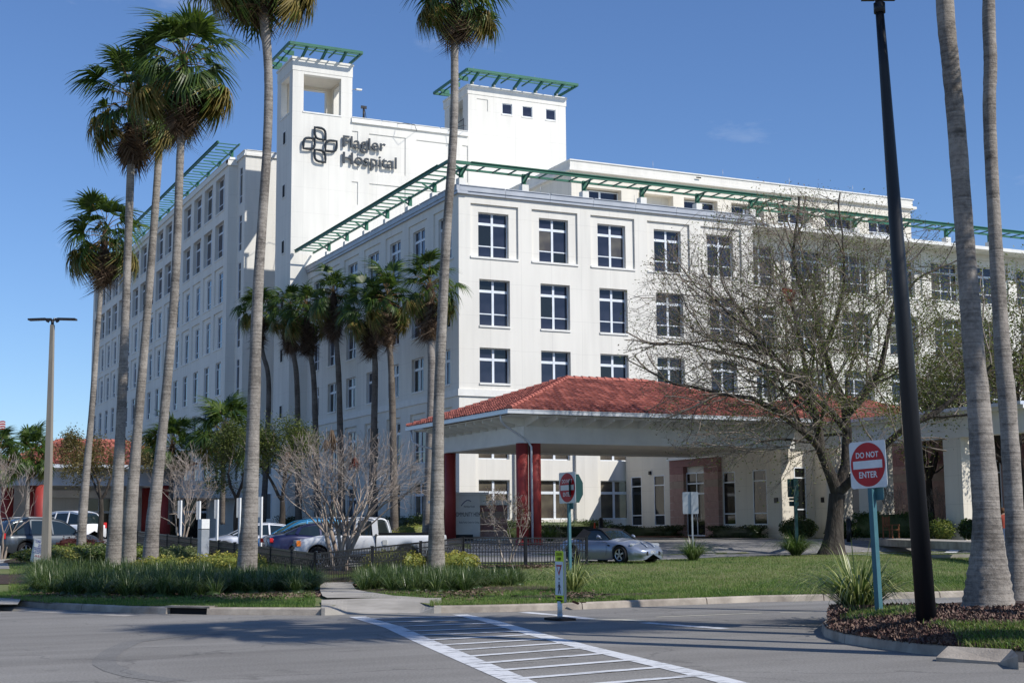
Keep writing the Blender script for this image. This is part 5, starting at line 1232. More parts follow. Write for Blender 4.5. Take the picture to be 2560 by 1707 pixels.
pix_palm([(203, 1385), (207, 1286), (228, 1044), (245, 815), (252, 723), (262, 590)], 61, [26, 23, 15, 13, 12, 11], 'leftmost slender palm with low ragged crown and pale dead fronds', base=foot(203, 61), ng=26, nd=36, no=22, sk=1.3, scale=1.02)
pix_palm([(283, 1414), (290, 1286), (302, 1060), (316, 720), (327, 420), (333, 255)], 53, [42, 34, 25, 20, 20, 17], 'palm second from left with a dark trunk foot and brown skirt left of its trunk', base=foot(283, 53), ng=30, nd=38, no=14, sk=1.5, scale=1.06)
pix_palm([(322, 1400), (327, 1286), (345, 1060), (373, 720), (395, 420), (402, 270)], 56, [38, 34, 24, 20, 19, 17], 'palm third from left whose small crown is tucked between two larger crowns', base=foot(322, 56), ng=24, nd=24, no=14, sk=.8, scale=.82)
pix_palm([(375, 1420), (384, 1286), (408, 1060), (437, 720), (450, 400), (459, 170)], 49.5, [44, 34, 24, 23, 20, 18], 'tall palm with the largest full green crown, fourth from the left', base=foot(375, 49.5), ng=40, nd=38, no=20, sk=1.7, scale=1.13, lowest=-50)
pix_palm([(617, 1452), (624, 1286), (633, 1060), (645, 720), (668, 360), (670, 163), (655, 0), (645, -110)], 42.5, [56, 42, 33, 27, 23, 22, 28, 22], 'tall curving palm with a thick mottled foot whose crown leaves the top of the frame', base=foot(617, 42.5), ng=42, nd=26, no=26, sk=.9, scale=1.12, lowest=-62)
pix_palm([(1089, 1437), (1092, 1286), (1098, 980), (1113, 640), (1134, 327), (1137, 100), (1141, -20)], 46, [50, 36, 27, 24, 21, 20, 18], 'tall straight palm in the centre standing in front of the hospital corner', base=foot(1089, 46), ng=38, nd=30, no=16, sk=.8, scale=.92, lowest=-42)
def isl_foot(px, py): q = onisl(px, py); return q
bq = isl_foot(2470, 1516); tq = depth(bq.x, bq.y)
pix_palm([(2468, 1516), (2471, 1446), (2467, 1300), (2446, 1000), (2436, 900), (2413, 606), (2390, 300), (2376, 156), (2362, 0), (2345, -420), (2335, -900)], tq, [140, 106, 70, 56, 54, 47, 46, 45, 46, 42, 38], 'massive grey palm trunk with flared ringed foot on the mulch island', base=bq-Vector((0, 0, .1)), scale=1.25, ng=56, nd=22, no=14)
bq2 = isl_foot(2546, 1500); tq2 = depth(bq2.x, bq2.y)
pix_palm([(2546, 1500), (2540, 1400), (2535, 1268), (2518, 1000), (2508, 900), (2489, 606), (2474, 300), (2476, 156), (2472, 0), (2480, -420), (2475, -820)], tq2, [76, 52, 46, 44, 42, 33, 33, 34, 32, 30, 28], 'slimmer palm trunk at the right edge of the picture, right of the massive one', base=bq2-Vector((0, 0, .1)), scale=1.25, ng=56, nd=22, no=14)
# roots
t_ = None
# more palms off to the right, out of frame, throw the frond shadows on the road
for i, (px, t, h) in enumerate(((3010, 17.4, 12.6), (3560, 18.6, 12.4))):
    q = at(px, 1400, t); palm([Vector((q.x, q.y, 0)), Vector((q.x, q.y, h*.5)), Vector((q.x+.3, q.y, h))], [.35, .22, .18], 'tall fan palm standing beyond the right edge of the picture, number %s from the frame' % ('one', 'two')[i], ng=40, nd=10, scale=1.2)
MP = [((656, 1300), (672, 980), (656, 876), (648, 770), 27.0, 'palm half hidden behind the thick curving trunk, at the tower foot'), ((747, 1300), (743, 980), (733, 876), (726, 778), 19.0, 'palm with bulky brown skirt directly in front of the tower, leftmost of the wall row'),
      ((795, 1300), (786, 980), (775, 876), (768, 782), 15.8, 'palm second in the wall row, leaning left with a brown pointed skirt'), ((856, 1300), (848, 980), (841, 855), (834, 740), 9.9, 'palm third in the wall row with a raised green tuft'),
      ((928, 1300), (937, 980), (936, 881), (926, 776), 4.4, 'palm fourth in the wall row with a dark trunk and drooping dark skirt'), ((987, 1300), (980, 980), (973, 849), (968, 752), 1.2, 'palm fifth in the wall row with a wide dark crown'),
      ((1068, 1300), (1079, 980), (1077, 852), (1074, 722), -6.2, 'pale trunked palm with a bright green crown just left of the hospital corner')]
for a, b_, c_, d_, ly, lab in MP:
    def onX(px, py, lx=-3.3):
        d = pray(px, py); s = (CX+lx)/d.x; return Vector((d.x*s, d.y*s, d.z*s+EYE))
    k = onX(*c_); tt_ = depth(k.x, k.y)
    P = [onX(*p) for p in (a, b_, c_, d_)]; t_ = tt_
    P = [at(*p, tt_) for p in (a, b_, c_, d_)]; P[0].z = 1.0
    rr = .20 if ly > -5 else .24
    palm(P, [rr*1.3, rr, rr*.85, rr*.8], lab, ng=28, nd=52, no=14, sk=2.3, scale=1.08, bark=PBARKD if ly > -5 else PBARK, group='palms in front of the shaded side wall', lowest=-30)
pix_palm([(66, 1330), (70, 1215), (76, 1140)], 92, [11, 10, 10], 'short cabbage palm left of the grey concrete light pole', ng=46, nd=4, no=6, sk=.3, scale=.98, group='short palms by the side entrance', name='cabbage_palm')
pix_palm([(-10, 1330), (-6, 1230), (-4, 1150)], 90, [11, 10, 10], 'short cabbage palm cut by the left edge of the picture', ng=40, nd=4, no=6, sk=.3, scale=.98, group='short palms by the side entrance', name='cabbage_palm')
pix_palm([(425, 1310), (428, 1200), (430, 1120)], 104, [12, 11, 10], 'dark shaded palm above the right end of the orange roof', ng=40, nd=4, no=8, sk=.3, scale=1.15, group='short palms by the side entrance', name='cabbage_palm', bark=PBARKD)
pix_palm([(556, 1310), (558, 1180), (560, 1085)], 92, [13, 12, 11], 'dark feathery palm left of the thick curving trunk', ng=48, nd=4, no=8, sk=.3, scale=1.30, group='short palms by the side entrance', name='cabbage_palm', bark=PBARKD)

# ---------- broadleaf trees
class Tree:
    def __init__(s, seed): s.r = random.Random(seed); s.paths = []; s.tips = []
    def grow(s, p, d, L, r, lvl, prm):
        rr = s.r; n = max(2, int(L/prm['seg'])); pts = [p]; rad = [r]; d = d.normalized()
        for i in range(n):
            d = (d+Vector((rr.gauss(0, 1), rr.gauss(0, 1), rr.gauss(0, 1)))*prm['wob']+Vector((0, 0, prm['up']))*(.5 if lvl < 2 else 1)).normalized()
            if prm.get('env'):
                c_, R_ = prm['env']; q = p-c_; e = (q.x/R_[0])**2+(q.y/R_[1])**2+(q.z/R_[2])**2
                if e > 1 and q.dot(d) > 0: break
            p = p+d*(L/n); pts.append(p); rad.append(r*(1-(1-prm['tap'])*(i+1)/n))
            if lvl < prm['max'] and i < n-1 and rr.random() < prm['side']:
                s.grow(p, s.dev(d, rr.uniform(28, 62)), L*rr.uniform(.45, .75), rad[-1]*rr.uniform(.4, .6), lvl+1+(rr.random() < .35), prm)
        if len(pts) > 1: s.paths.append((pts, rad, lvl))
        if lvl >= prm['max'] or len(pts) < 2: s.tips.append(p); return
        k = 2 if rr.random() < .7 else 3
        for i in range(k): s.grow(p, s.dev(d, rr.uniform(12, 38)), L*rr.uniform(.68, .88), rad[-1]*(.86 if i == 0 else .68), lvl+1, prm)
    def dev(s, d, deg):
        a = d.orthogonal().normalized(); a.rotate(Matrix.Rotation(s.r.uniform(0, 6.283), 3, d)); return (d*math.cos(R(deg))+a*math.sin(R(deg))).normalized()
def tree_objs(root, T, m_trunk, m_twig, leafsz, leaves, lm, lp=None, rtw=.02, spread=.35, mintwig=.0, low=None):
    o0 = root.location; tr = MB(); tw = MB()
    for pts, rad, lvl in T.paths:
        pts = [p-o0 for p in pts]; big = rad[0] > rtw*2
        rad = [max(r_, mintwig) for r_ in rad]
        (tr if big else tw).tube(pts, rad, m_trunk if big else m_twig, n=(10 if rad[0] > .12 else 6) if big else 3, cap=False)
    tr.build('trunk', root)
    if tw.v: tw.build('twigs', root)
    if low:
        c_, nl, R_ = low; c_ = np.array(c_-o0); tp = np.array([tuple(p-o0) for pts, rad, lvl in T.paths if rad[0] < rtw*1.6 for p in pts]); w_ = np.exp(-((tp-c_)**2*np.array([1, 1, 1.6])).sum(1)/R_**2/2); w_ /= w_.sum(); P = tp[np.random.choice(len(tp), nl, p=w_)]+np.random.normal(0, spread, (nl, 3)); link('green_leaves', leafcloud(P, leafsz, lm[:1]+TRL[:1]), root)
    if leaves:
        tips = np.array([tuple(p-o0) for p in T.tips]+[tuple(p-o0) for pts, rad, lvl in T.paths if rad[0] < rtw*1.6 for p in pts[1:]]); idx = np.random.randint(0, len(tips), leaves)
        P = tips[idx]+np.random.normal(0, spread, (leaves, 3)); link('crown', leafcloud(P, leafsz, lm, lp), root)
# oak on the lawn
def oak():
    t = 60.5; f = at(2080, 1388, t); f.z = tz(t)-.1
    root = thing('oak_tree', f, 'big spreading oak with dark trunk and thin spring leaves in front of the entrance wing', 'tree'); T = Tree(11)
    def A(px, py, dt=0): return at(px, py, t+dt)
    fork = A(2093, 1235); b0 = [f, A(2085, 1340), A(2088, 1290), fork]
    T.paths.append((b0, [.60, .40, .34, .34], 0)); T.paths.append(([f+Vector((0, 0, -.05)), f+Vector((0, 0, .5))], [.78, .42], 0))
    limbs = [([fork, A(2078, 1190, -.3), A(2050, 1120, -.6), A(2046, 1060, -.5), A(2030, 1015, -.3), A(2000, 960, .3), A(1950, 905, .5)], .26),
             ([A(2048, 1118, -.6), A(2010, 1080, -1.2), A(1940, 1025, -2), A(1880, 995, -2.6), A(1800, 985, -3)], .17),
             ([fork, A(2115, 1160, .4), A(2118, 1080, .8), A(2112, 1010, 1.0), A(2085, 950, 1.5), A(2060, 880, 1.5), A(2040, 800, 1.5)], .25),
             ([A(2118, 1080, .8), A(2080, 1030, -.5), A(2040, 1000, -1.6), A(1990, 950, -2.2), A(1930, 880, -2.6)], .16),
             ([A(2112, 1040, 1), A(2160, 990, .4), A(2200, 930, 0), A(2215, 860, -.5), A(2230, 780, -.5)], .19),
             ([fork, A(2170, 1160, -.8), A(2215, 1110, -1.4), A(2260, 1070, -1.8), A(2330, 1040, -2)], .20),
             ([A(2130, 1190, .2), A(2190, 1150, 1.6), A(2240, 1090, 2.4), A(2300, 1050, 3), A(2380, 1000, 3)], .16),
             ([A(2000, 960, .3), A(1950, 930, 1), A(1880, 900, 1.8), A(1800, 880, 2), A(1720, 860, 2)], .12),
             ([A(2060, 880, 1.5), A(2090, 800, 1), A(2110, 720, .5), A(2110, 640, 0)], .13), ([A(2030, 1015, -.3), A(2010, 900, 2.5), A(1990, 800, 3.5), A(1960, 700, 4)], .13)]
    env = (A(2030, 865), (8.2, 6.8, 6.6)); prm = dict(seg=.42, wob=.16, up=.02, tap=.74, side=.35, max=7, env=env)
    for pts, r_ in limbs:
        rad = [r_*(1-.6*i/(len(pts)-1)) for i in range(len(pts))]; T.paths.append((pts, rad, 1))
        for i in range(1, len(pts)):
            d = (pts[i]-pts[i-1]).normalized()
            if pts[i].z < A(0, 1120).z: continue
            for k in range(2): T.grow(pts[i-1].lerp(pts[i], random.random()), T.dev(d, T.r.uniform(30, 70)), T.r.uniform(2.2, 3.4), rad[i]*.42, 3, prm)
        T.grow(pts[-1], (pts[-1]-pts[-2]).normalized(), 3.2, rad[-1], 2, prm); T.grow(pts[-1], T.dev((pts[-1]-pts[-2]).normalized(), 30), 3.0, rad[-1]*.8, 2, prm)
    print('oak paths', len(T.paths)); tree_objs(root, T, BARK, TWIG, .08, 19000, OAKL, [.6, .4], .03, .18, mintwig=.005, low=(at(2230, 940, 60.5), 30000, 3.8))
oak()
def simple_tree(px, py, t, h, env_px, seed, label, stems, leaves, lm, lp, leafsz=.09, m1=BARK, m2=TWIG, r0=.16, name='tree', mx=5, L0=None, side=.25, grp=None, spread=.2, ang=22, mintwig=.006, up=.05, wob=.16, env_h=None):
    f = at(px, py, t); f.z = tz(t)-.08; root = thing(name, f, label, 'tree', grp); T = Tree(seed)
    cx, cy, rx, rz = env_px; c_ = at(cx, cy, t); env = (c_, (rx*t/F0, rx*t/F0, rz*t/F0)); prm = dict(seg=.35, wob=wob, up=up, tap=.7, side=side, max=mx, env=None)
    for i in range(stems):
        d = Vector((0, 0, 1)) if stems == 1 else (Vector((0, 0, 1))+Vector((math.cos(i*2.4), math.sin(i*2.4), 0))*math.tan(R(ang)))
        L = L0 or h*.3; p = f+Vector((math.cos(i*2.4), math.sin(i*2.4), 0))*.12*(stems > 1); d.normalize()
        pts = [p+d*(L*k/4)+Vector((T.r.gauss(0, .02), T.r.gauss(0, .02), 0)) for k in range(5)]; T.paths.append((pts, [r0*(1.25-.12*k) for k in range(5)], 0))
        prm['env'] = env
        for k in range(3): T.grow(pts[-1], T.dev(d, T.r.uniform(12, 42)), h*.19, r0*.6, 1, prm)
    tree_objs(root, T, m1, m2, leafsz, leaves, lm, lp, .022, spread, mintwig); return root
simple_tree(2560, 1380, 66, 15, (2500, 820, 240, 330), 5, 'second leafy oak behind the right hand palm trunks, filling the right edge', 1, 26000, OAKL+TRL[:1], [.5, .2, .3], r0=.34, L0=3.2, mx=7, leafsz=.11, spread=.3, name='oak_tree', side=.3)
simple_tree(2330, 1380, 72, 10, (2330, 1020, 170, 130), 8, 'green leafed tree in front of the portico between the black pole and the palm', 1, 15000, OAKL+TRL[:1], [.4, .15, .45], r0=.2, L0=3, mx=6, leafsz=.10, spread=.3, name='oak_tree')
def myrtle():
    t = 48; f = at(850, 1418, t); f.z = tz(t)-.05; root = thing('crape_myrtle', f, 'bare pollarded crape myrtle with many pale stems in front of the white pickup', 'tree'); T = Tree(4)
    def A(px, py, dt=0): return at(px, py, t+dt)
    prm = dict(seg=.22, wob=.15, up=.005, tap=.7, side=.22, max=6, env=(A(880, 1215), (2.6, 2.6, 2.5)))
    knobs = [(816, 1335, -.3), (826, 1322, .5), (845, 1325, 0), (862, 1335, -.4), (868, 1320, .5), (885, 1330, .2), (895, 1335, -.2)]
    for i, (kx, ky, dt) in enumerate(knobs):
        p = f+Vector((random.uniform(-.25, .25), random.uniform(-.15, .15), 0)); k = A(kx, ky, dt); m_ = p.lerp(k, .5)+Vector((random.uniform(-.05, .05), 0, 0)); T.paths.append(([p, m_, k], [.085, .07, .075], 0)); T.paths.append(([k-Vector((0, 0, .05)), k+Vector((0, 0, .07))], [.10, .08], 0))
        for j in range(5):
            x = (kx-855)*2.2+random.uniform(-75, 75); d = (A(855+x*1.6, 1130+random.uniform(-20, 60), random.uniform(-2.0, 2.0))-k).normalized(); m3 = k.lerp(k+d*1.15, .5)+Vector((random.gauss(0, .05), random.gauss(0, .05), 0)); e3 = k+d*random.uniform(.95, 1.3); T.paths.append(([k, m3, e3], [.034, .028, .024], 1)); T.grow(e3, d, .9, .022, 3, prm); T.grow(e3, T.dev(d, 30), .8, .018, 3, prm)
    print('myrtle', len(T.paths)); tree_objs(root, T, MYR, MYRT, .05, 0, OAKL, None, .012, .1, .0052)
myrtle()
simple_tree(250, 1368, 68, 6, (255, 1170, 90, 130), 21, 'golden brown leafed tree between the first two palm trunks', 1, 12000, ORL, [.6, .4], r0=.13, L0=2.3, mx=5, leafsz=.085, spread=.22)
simple_tree(705, 1350, 72, 8, (690, 1190, 115, 125), 33, 'bushy olive green tree behind the parked cars, right of the thick curving trunk', 1, 16000, TRL, [.5, .5], r0=.16, L0=2.2, mx=6, leafsz=.09, spread=.28)
simple_tree(590, 1350, 74, 8, (585, 1180, 65, 100), 35, 'bushy olive green tree left of the thick curving trunk', 1, 10000, TRL, [.5, .5], r0=.14, L0=2.2, mx=5, leafsz=.09, spread=.28)
simple_tree(455, 1345, 70, 5.5, (455, 1215, 85, 110), 41, 'bare reddish crape myrtle beside the white parking posts', 4, 0, OAKL, None, m1=MYR, m2=MYRT, r0=.05, L0=1.0, mx=6, name='crape_myrtle', ang=12)
simple_tree(2, 1365, 62, 5.5, (12, 1195, 75, 120), 43, 'bare pale crape myrtle at the left edge of the picture', 3, 0, OAKL, None, m1=MYR, m2=MYRT, r0=.05, L0=1.2, mx=6, name='crape_myrtle', ang=14)
simple_tree(1270, 1395, 54, 3.6, (1262, 1270, 62, 80), 51, 'small bare myrtle with a few rusty leaves in front of the monument sign', 3, 700, ORL+REDLF, [.4, .2, .4], m1=MYR, m2=MYRT, r0=.035, L0=.7, mx=5, leafsz=.05, name='crape_myrtle', ang=18, spread=.05)
simple_tree(1410, 1340, 74, 3, (1405, 1280, 30, 45), 53, 'small bare sapling behind the traffic cone', 2, 0, ORL, None, m1=MYR, m2=MYRT, r0=.025, L0=.6, mx=4, name='sapling', ang=10)
simple_tree(2250, 1345, 70, 3.5, (2240, 1240, 38, 62), 55, 'small bare tree against the pink stone wall, left of the black pole', 3, 0, ORL, None, m1=MYR, m2=TWIG, r0=.025, L0=.6, mx=5, name='sapling', ang=12)
simple_tree(2345, 1350, 68, 3.2, (2335, 1230, 34, 62), 57, 'small bare tree beside the tall portico window, right of the black pole', 3, 0, ORL, None, m1=MYR, m2=TWIG, r0=.025, L0=.6, mx=5, name='sapling', ang=12)
# fallen palm debris caught in trees
def debris(px, py, t, w, h, m, label, n=16, name='palm_debris', down=1):
    c_ = at(px, py, t); root_loc = c_; b = MB()
    for i in range(n):
        a = random.uniform(-1.2, 1.2); L = h*t/F0*random.uniform(.5, 1); x = random.uniform(-.5, .5)*w*t/F0*.5; wd = .02
        P = [Vector((x*.3, random.uniform(-.05, .05), 0)), Vector((x*.8, random.uniform(-.1, .1), -L*.5*down)), Vector((x+a*.12, random.uniform(-.1, .1), -L*down))]
        b.tube(P, [.03, .035, .008], random.choice(m), n=3, cap=False)
    o = b.build(name); o.location = c_; tag(o, label, 'debris'); return o
debris(830, 1075, 47.6, 40, 60, FRD[:1], 'straw coloured dead frond hanging at the top of the pollarded myrtle', 22)
debris(815, 1100, 47.4, 30, 34, FRD[:1], 'second dead frond tangled just left below the straw coloured one', 10)
debris(718, 1130, 48.2, 44, 26, FRD[:1], 'pale dead frond caught in the left side of the pollarded myrtle', 18)
RUST = mat('rust_red_frond_base', (.20, .035, .018), .7, c2=(.12, .02, .012), scale=6)
debris(885, 1143, 47.2, 26, 34, [RUST], 'rust red palm frond base lodged in the middle of the pollarded myrtle', 14)
b = MB(); c_ = at(1973, 735, 58); k = 58/F0
for a, e in (((-18, -12), (14, -6)), ((-14, -4), (2, 26)), ((14, -8), (2, 26)), ((-16, -10), (-4, 10)), ((14, -4), (6, 12))): b.beam(rt*a[0]*k-up*a[1]*k, rt*e[0]*k-up*e[1]*k, .05, .13, RUST)
o = b.build('palm_debris'); o.location = c_; tag(o, 'rust red triangular frond sheath stuck high in the big oak', 'debris')

# ================================================================== SIGNS, POLES, FENCE
FWD = Vector((HX, HY, 0)); RGT = Vector((HY, -HX, 0))
def frame_at(loc, yaw_deg):
    """matrix whose +x is to the right seen from the front and +y points away from the reader; yaw turns it"""
    a = R(yaw_deg); x = RGT*math.cos(a)+FWD*math.sin(a); y = Vector((0, 0, 1)).cross(x); M = Matrix((x, y, Vector((0, 0, 1)))).transposed().to_4x4(); M.translation = loc; return M
def TXT(x, y, z): # text plane facing -y
    M = Matrix(((1, 0, 0), (0, 0, -1), (0, 1, 0))).to_4x4(); M.translation = Vector((x, y, z)); return M
def rrect(w, h, r, n=4, cx=0, cz=0):
    P = []
    for qx, qz, a0 in ((w/2-r, h/2-r, 0), (-w/2+r, h/2-r, 90), (-w/2+r, -h/2+r, 180), (w/2-r, -h/2+r, 270)):
        for i in range(n+1): a = R(a0+90*i/n); P.append((cx+qx+r*math.cos(a), cz+qz+r*math.sin(a)))
    return P
def mt(o, M): o.matrix_world = M; return o
def dne(loc, yaw, zc, label, octo=True, post=TEALP, s=.76, tilt=0, zb=-.1):
    root = thing('do_not_enter_sign', loc, label, 'road sign', 'do not enter signs'); root.matrix_world = frame_at(loc, yaw) @ Matrix.Rotation(R(tilt), 4, 'Y')
    b = MB(); b.prism(rrect(s, s*1.0, .05, cz=zc), .006, WHITE); b.build('sign_panel', root)
    b = MB(); P = [(s*.47*math.cos(2*math.pi*i/40), zc+s*.47*math.sin(2*math.pi*i/40)) for i in range(40)]; b.prism(P, .004, SRED, Matrix.Translation((0, -.006, 0))); b.build('red_disc', root)
    b = MB(); b.b2((-s*.40, -.013, zc-s*.085), (s*.40, -.0085, zc+s*.085), WHITE); b.build('white_bar', root)
    text_on(root, 'DO NOT', TXT(0, -.010, zc+s*.15), .2, s*.62, WHITE, h=s*.125, center=True, bold=.004, ext=.001); text_on(root, 'ENTER', TXT(0, -.010, zc-s*.28), .2, s*.50, WHITE, h=s*.135, center=True, bold=.004, ext=.001)
    b = MB(); b.b2((-.045, .004, zb), (.045, .094, zc+s*.3), post); b.build('post', root)
    if octo:
        b = MB(); P = [(s*.5*math.cos(R(22.5+45*i)), zc-.02+s*.5*math.sin(R(22.5+45*i))) for i in range(8)]; b.prism(P, .006, DKGREEN, Matrix.Translation((.06, .30, 0)) @ Matrix.Rotation(R(-62), 4, 'Z')); b.build('octagonal_plate', root)
        b = MB(); b.prism(rrect(.26, .24, .04, cz=zc-s*.5-.08), .006, post, Matrix.Translation((.07, .10, 0))); b.build('bracket_plate', root); b = MB(); b.b2((-.05, .095, zc-.2), (.05, .28, zc-.12), STEEL); b.build('bracket_arm', root)
    return root
q = onisl(2193, 1532)
PZ = at(2162, 1160, 23.2)
dn = dne(Vector((q.x, q.y, .2)), -55, PZ.z-.2, 'large do not enter sign on a leaning teal post at the right island', tilt=-1.6, zb=-.2)
q = gnd(1422, 1426); p2 = at(1418, 1220, depth(q.x, q.y))
dne(q, -60, p2.z-q.z+.02, 'smaller do not enter sign on a teal post at the left end of the lawn', tilt=-.6, s=1.02)
# back to front signs on the lawn edge
def plate_post(px, py, t_, ptop, wplate, hplate, m_post, m_plate, label, plates=1, yaw=0, pw=.06):
    q = gnd(px, py); tt_ = depth(q.x, q.y); top = at(px, ptop, tt_); root = thing('road_sign', q, label, 'road sign'); root.matrix_world = frame_at(q, yaw); H_ = top.z-q.z
    b = MB(); b.b2((-pw/2, -pw/2, -.1), (pw/2, pw/2, H_), m_post); b.build('post', root)
    b = MB()
    if plates == 1: b.prism(rrect(wplate, hplate, .04, cz=H_-hplate/2), .006, m_plate, Matrix.Translation((-.05, pw/2+.01, 0))); b.build('sign_panel', root)
    else:
        for (x, z, w_, h_) in ((-.07, H_-.40, .46, .76), (-.05, H_-.86, .40, .10), (-.05, H_-1.05, .40, .20)):
            b = MB(); b.prism(rrect(w_, h_, .03, cz=z), .008, m_plate, Matrix.Translation((x, pw/2+.01, 0))); b.build('sign_panel', root)
    return root
plate_post(1733, 1398, 0, 1229, .62, .86, STEEL, STEEL, 'plain grey back of a sign on a thin steel post before the entrance door', yaw=0)
plate_post(1993, 1388, 0, 1195, .46, .7, DKGREEN, DKGREEN, 'dark green post with three stacked sign backs, left of the oak', plates=3, pw=.13)
# pedestrian crossing sign in the road
q = onroad(1400, 1549); root = thing('pedestrian_sign', q, 'narrow yellow state law pedestrian crossing sign standing on the road', 'road sign'); root.matrix_world = frame_at(q, -62)
b = MB(); b.prism(rrect(.62, .42, .12), .04, RUB, Matrix.Translation((0, 0, .02)) @ Matrix.Rotation(math.pi/2, 4, 'X')); b.build('base', root)
b = MB(); b.tube([(0, 0, .02), (0, 0, .12)], .05, STEEL, n=10); b.tube([(0, 0, .12), (0, 0, .34)], .045, WHITE, n=14); b.build('pipe', root)
CREAM = mat('cream_plastic_edge', (.48, .43, .33), .6)
b = MB(); b.prism(rrect(.30, .94, .03, cz=.78), .055, CREAM, Matrix.Translation((0, .03, 0))); b.build('backing', root)
b = MB(); b.prism(rrect(.305, .945, .03, cz=.78), .004, SYEL); b.build('sign_panel', root)
b = MB(); b.b2((-.145, -.008, .45), (.145, -.003, 1.06), WHITE); b.build('white_field', root)
b = MB(); b.prism([(-.105, 1.0), (.105, 1.0), (0, .80)], .003, SRED, Matrix.Translation((0, -.011, 0))); b.build('yield_triangle', root)
b = MB(); b.prism([(-.055, .968), (.055, .968), (0, .862)], .003, WHITE, Matrix.Translation((0, -.015, 0))); b.build('triangle_field', root)
text_on(root, 'TO', TXT(0, -.010, .725), .06, .055, INK, center=True, h=.04)
text_on(root, 'STATE', TXT(0, -.006, 1.165), .06, .20, INK, center=True, h=.058); text_on(root, 'LAW', TXT(0, -.006, 1.08), .06, .13, INK, center=True, h=.058)
text_on(root, 'WITHIN', TXT(0, -.006, .385), .05, .16, INK, center=True, h=.04); text_on(root, 'CROSSWALK', TXT(0, -.006, .33), .05, .23, INK, center=True, h=.035)
b = MB(); Mw = Matrix.Translation((0, -.011, 0))
b.prism([(.018*math.cos(k*.6283), .675+.018*math.sin(k*.6283)) for k in range(10)], .003, INK, Mw)
for pl in ([(-.018, .652), (.02, .650), (.024, .575), (-.016, .575)], [(-.016, .578), (.006, .578), (-.02, .475), (-.045, .475)], [(.002, .578), (.024, .578), (.052, .480), (.030, .478)], [(.016, .648), (.024, .64), (.056, .592), (.046, .585)], [(-.016, .648), (-.022, .638), (-.05, .59), (-.038, .585)]): b.prism(pl, .003, INK, Mw)
b.build('walking_figure', root)
# tow away sign
q = gnd(92, 1422); tt_ = depth(q.x, q.y); k = tt_/F0; c_ = at(103, 1377, tt_); root = thing('tow_away_sign', q, 'small white tow away zone sign leaning on a short stake by the grey pole', 'sign'); root.matrix_world = frame_at(q, -12)
w_, h_ = 46*k, 58*k; zc = c_.z-q.z; Rm = Matrix.Translation((.12, 0, zc)) @ Matrix.Rotation(R(9), 4, 'Y')
b = MB(); b.prism(rrect(w_, h_, .04), .006, WHITE, Rm); b.build('sign_panel', root)
BORD = mat('blue_border', (.15, .17, .45), .6)
b = MB()
for a, e in (((-w_/2+.03, -h_/2+.03), (w_/2-.03, -h_/2+.035)), ((-w_/2+.03, h_/2-.035), (w_/2-.03, h_/2-.03)), ((-w_/2+.03, -h_/2+.04), (-w_/2+.035, h_/2-.04)), ((w_/2-.035, -h_/2+.04), (w_/2-.03, h_/2-.04))):
    x0, z0 = a; x1, z1 = e; b.prism([(x0, z0), (x1, z0), (x1, z1), (x0, z1)], .002, BORD, Rm @ Matrix.Translation((0, -.006, 0)))
b.build('printed_border', root)
def tl(s, z, w, h, m): text_on(root, s, Rm @ TXT(0, -.006, z*h_), .1, w*w_, m, center=True, h=h*h_, ext=.001, bold=.002 if m is SBLUE else 0)
tl('TOW AWAY', .32, .80, .115, SBLUE); tl('ZONE', .17, .38, .115, SBLUE); tl('UNAUTHORIZED VEHICLES OR', .09, .84, .05, SBLUE); tl('VEHICLES WILL BE TOWED', .02, .76, .05, SBLUE); tl("AT OWNER'S EXPENSE", -.05, .66, .05, SBLUE); tl('24 HRS A DAY 7 DAYS A WEEK', -.12, .84, .05, SBLUE); tl('ASAP', -.26, .60, .085, SRED)
b = MB(); b.tube([(.02, .02, -.1), (.10, .02, zc)], .02, STEEL, n=6); b.build('stake', root)
# second sign sliver at the left edge
q = gnd(-16, 1424); root = thing('small_sign', q, 'white edge of a second small sign cut by the left border', 'sign'); root.matrix_world = frame_at(q, 0); b = MB(); b.prism(rrect(.42, .60, .04, cz=.55), .006, WHITE); b.build('sign_panel', root); b = MB(); b.tube([(0, .02, -.1), (0, .02, .4)], .015, STEEL, n=6); b.build('stake', root)
# concrete light pole with two lamp heads
q = at(116, 1370, 51); q.z = tz(51)-.1; tp_ = at(131, 812, 51); root = thing('light_pole', q, 'square grey concrete light pole with two flat black lamp heads, far left', 'street lamp')
d = tp_-q; Mx = frame_at(Vector((0, 0, 0)), -8).to_3x3(); b = MB()
rings = []
for f, w_ in ((0, .27), (1, .125)):
    c_ = d*f; rings.append([c_+Mx @ Vector((sx*w_/2, sy*w_/2, 0)) for sx, sy in ((-1, -1), (1, -1), (1, 1), (-1, 1))])
for j in range(4): b.face([rings[0][j], rings[0][(j+1) % 4], rings[1][(j+1) % 4], rings[1][j]], POLEC)
b.face(rings[1], POLEC); b.build('pole', root)
b = MB(); b.tube([d+Vector((0, 0, -.02)), d+Vector((0, 0, .20))], .055, BLACK, n=12); b.build('bracket', root)
for s_ in (-1, 1):
    b = MB(); A_ = RGT*s_; o_ = d+Vector((0, 0, .19))
    b.beam(o_+A_*.04, o_+A_*.24, .10, .10, BLACK); b.beam(o_+A_*.22+Vector((0, 0, .02)), o_+A_*.85+Vector((0, 0, .0)), .32, .06, BLACK); b.beam(o_+A_*.12+Vector((0, 0, -.06)), o_+A_*.2+Vector((0, 0, -.02)), .08, .12, BLACK); b.build('lamp_head', root)
b = MB(); b.box(d+RGT*.10+Vector((0, 0, .22)), (.08, .08, .06), WHITE); b.build('photo_cell', root)
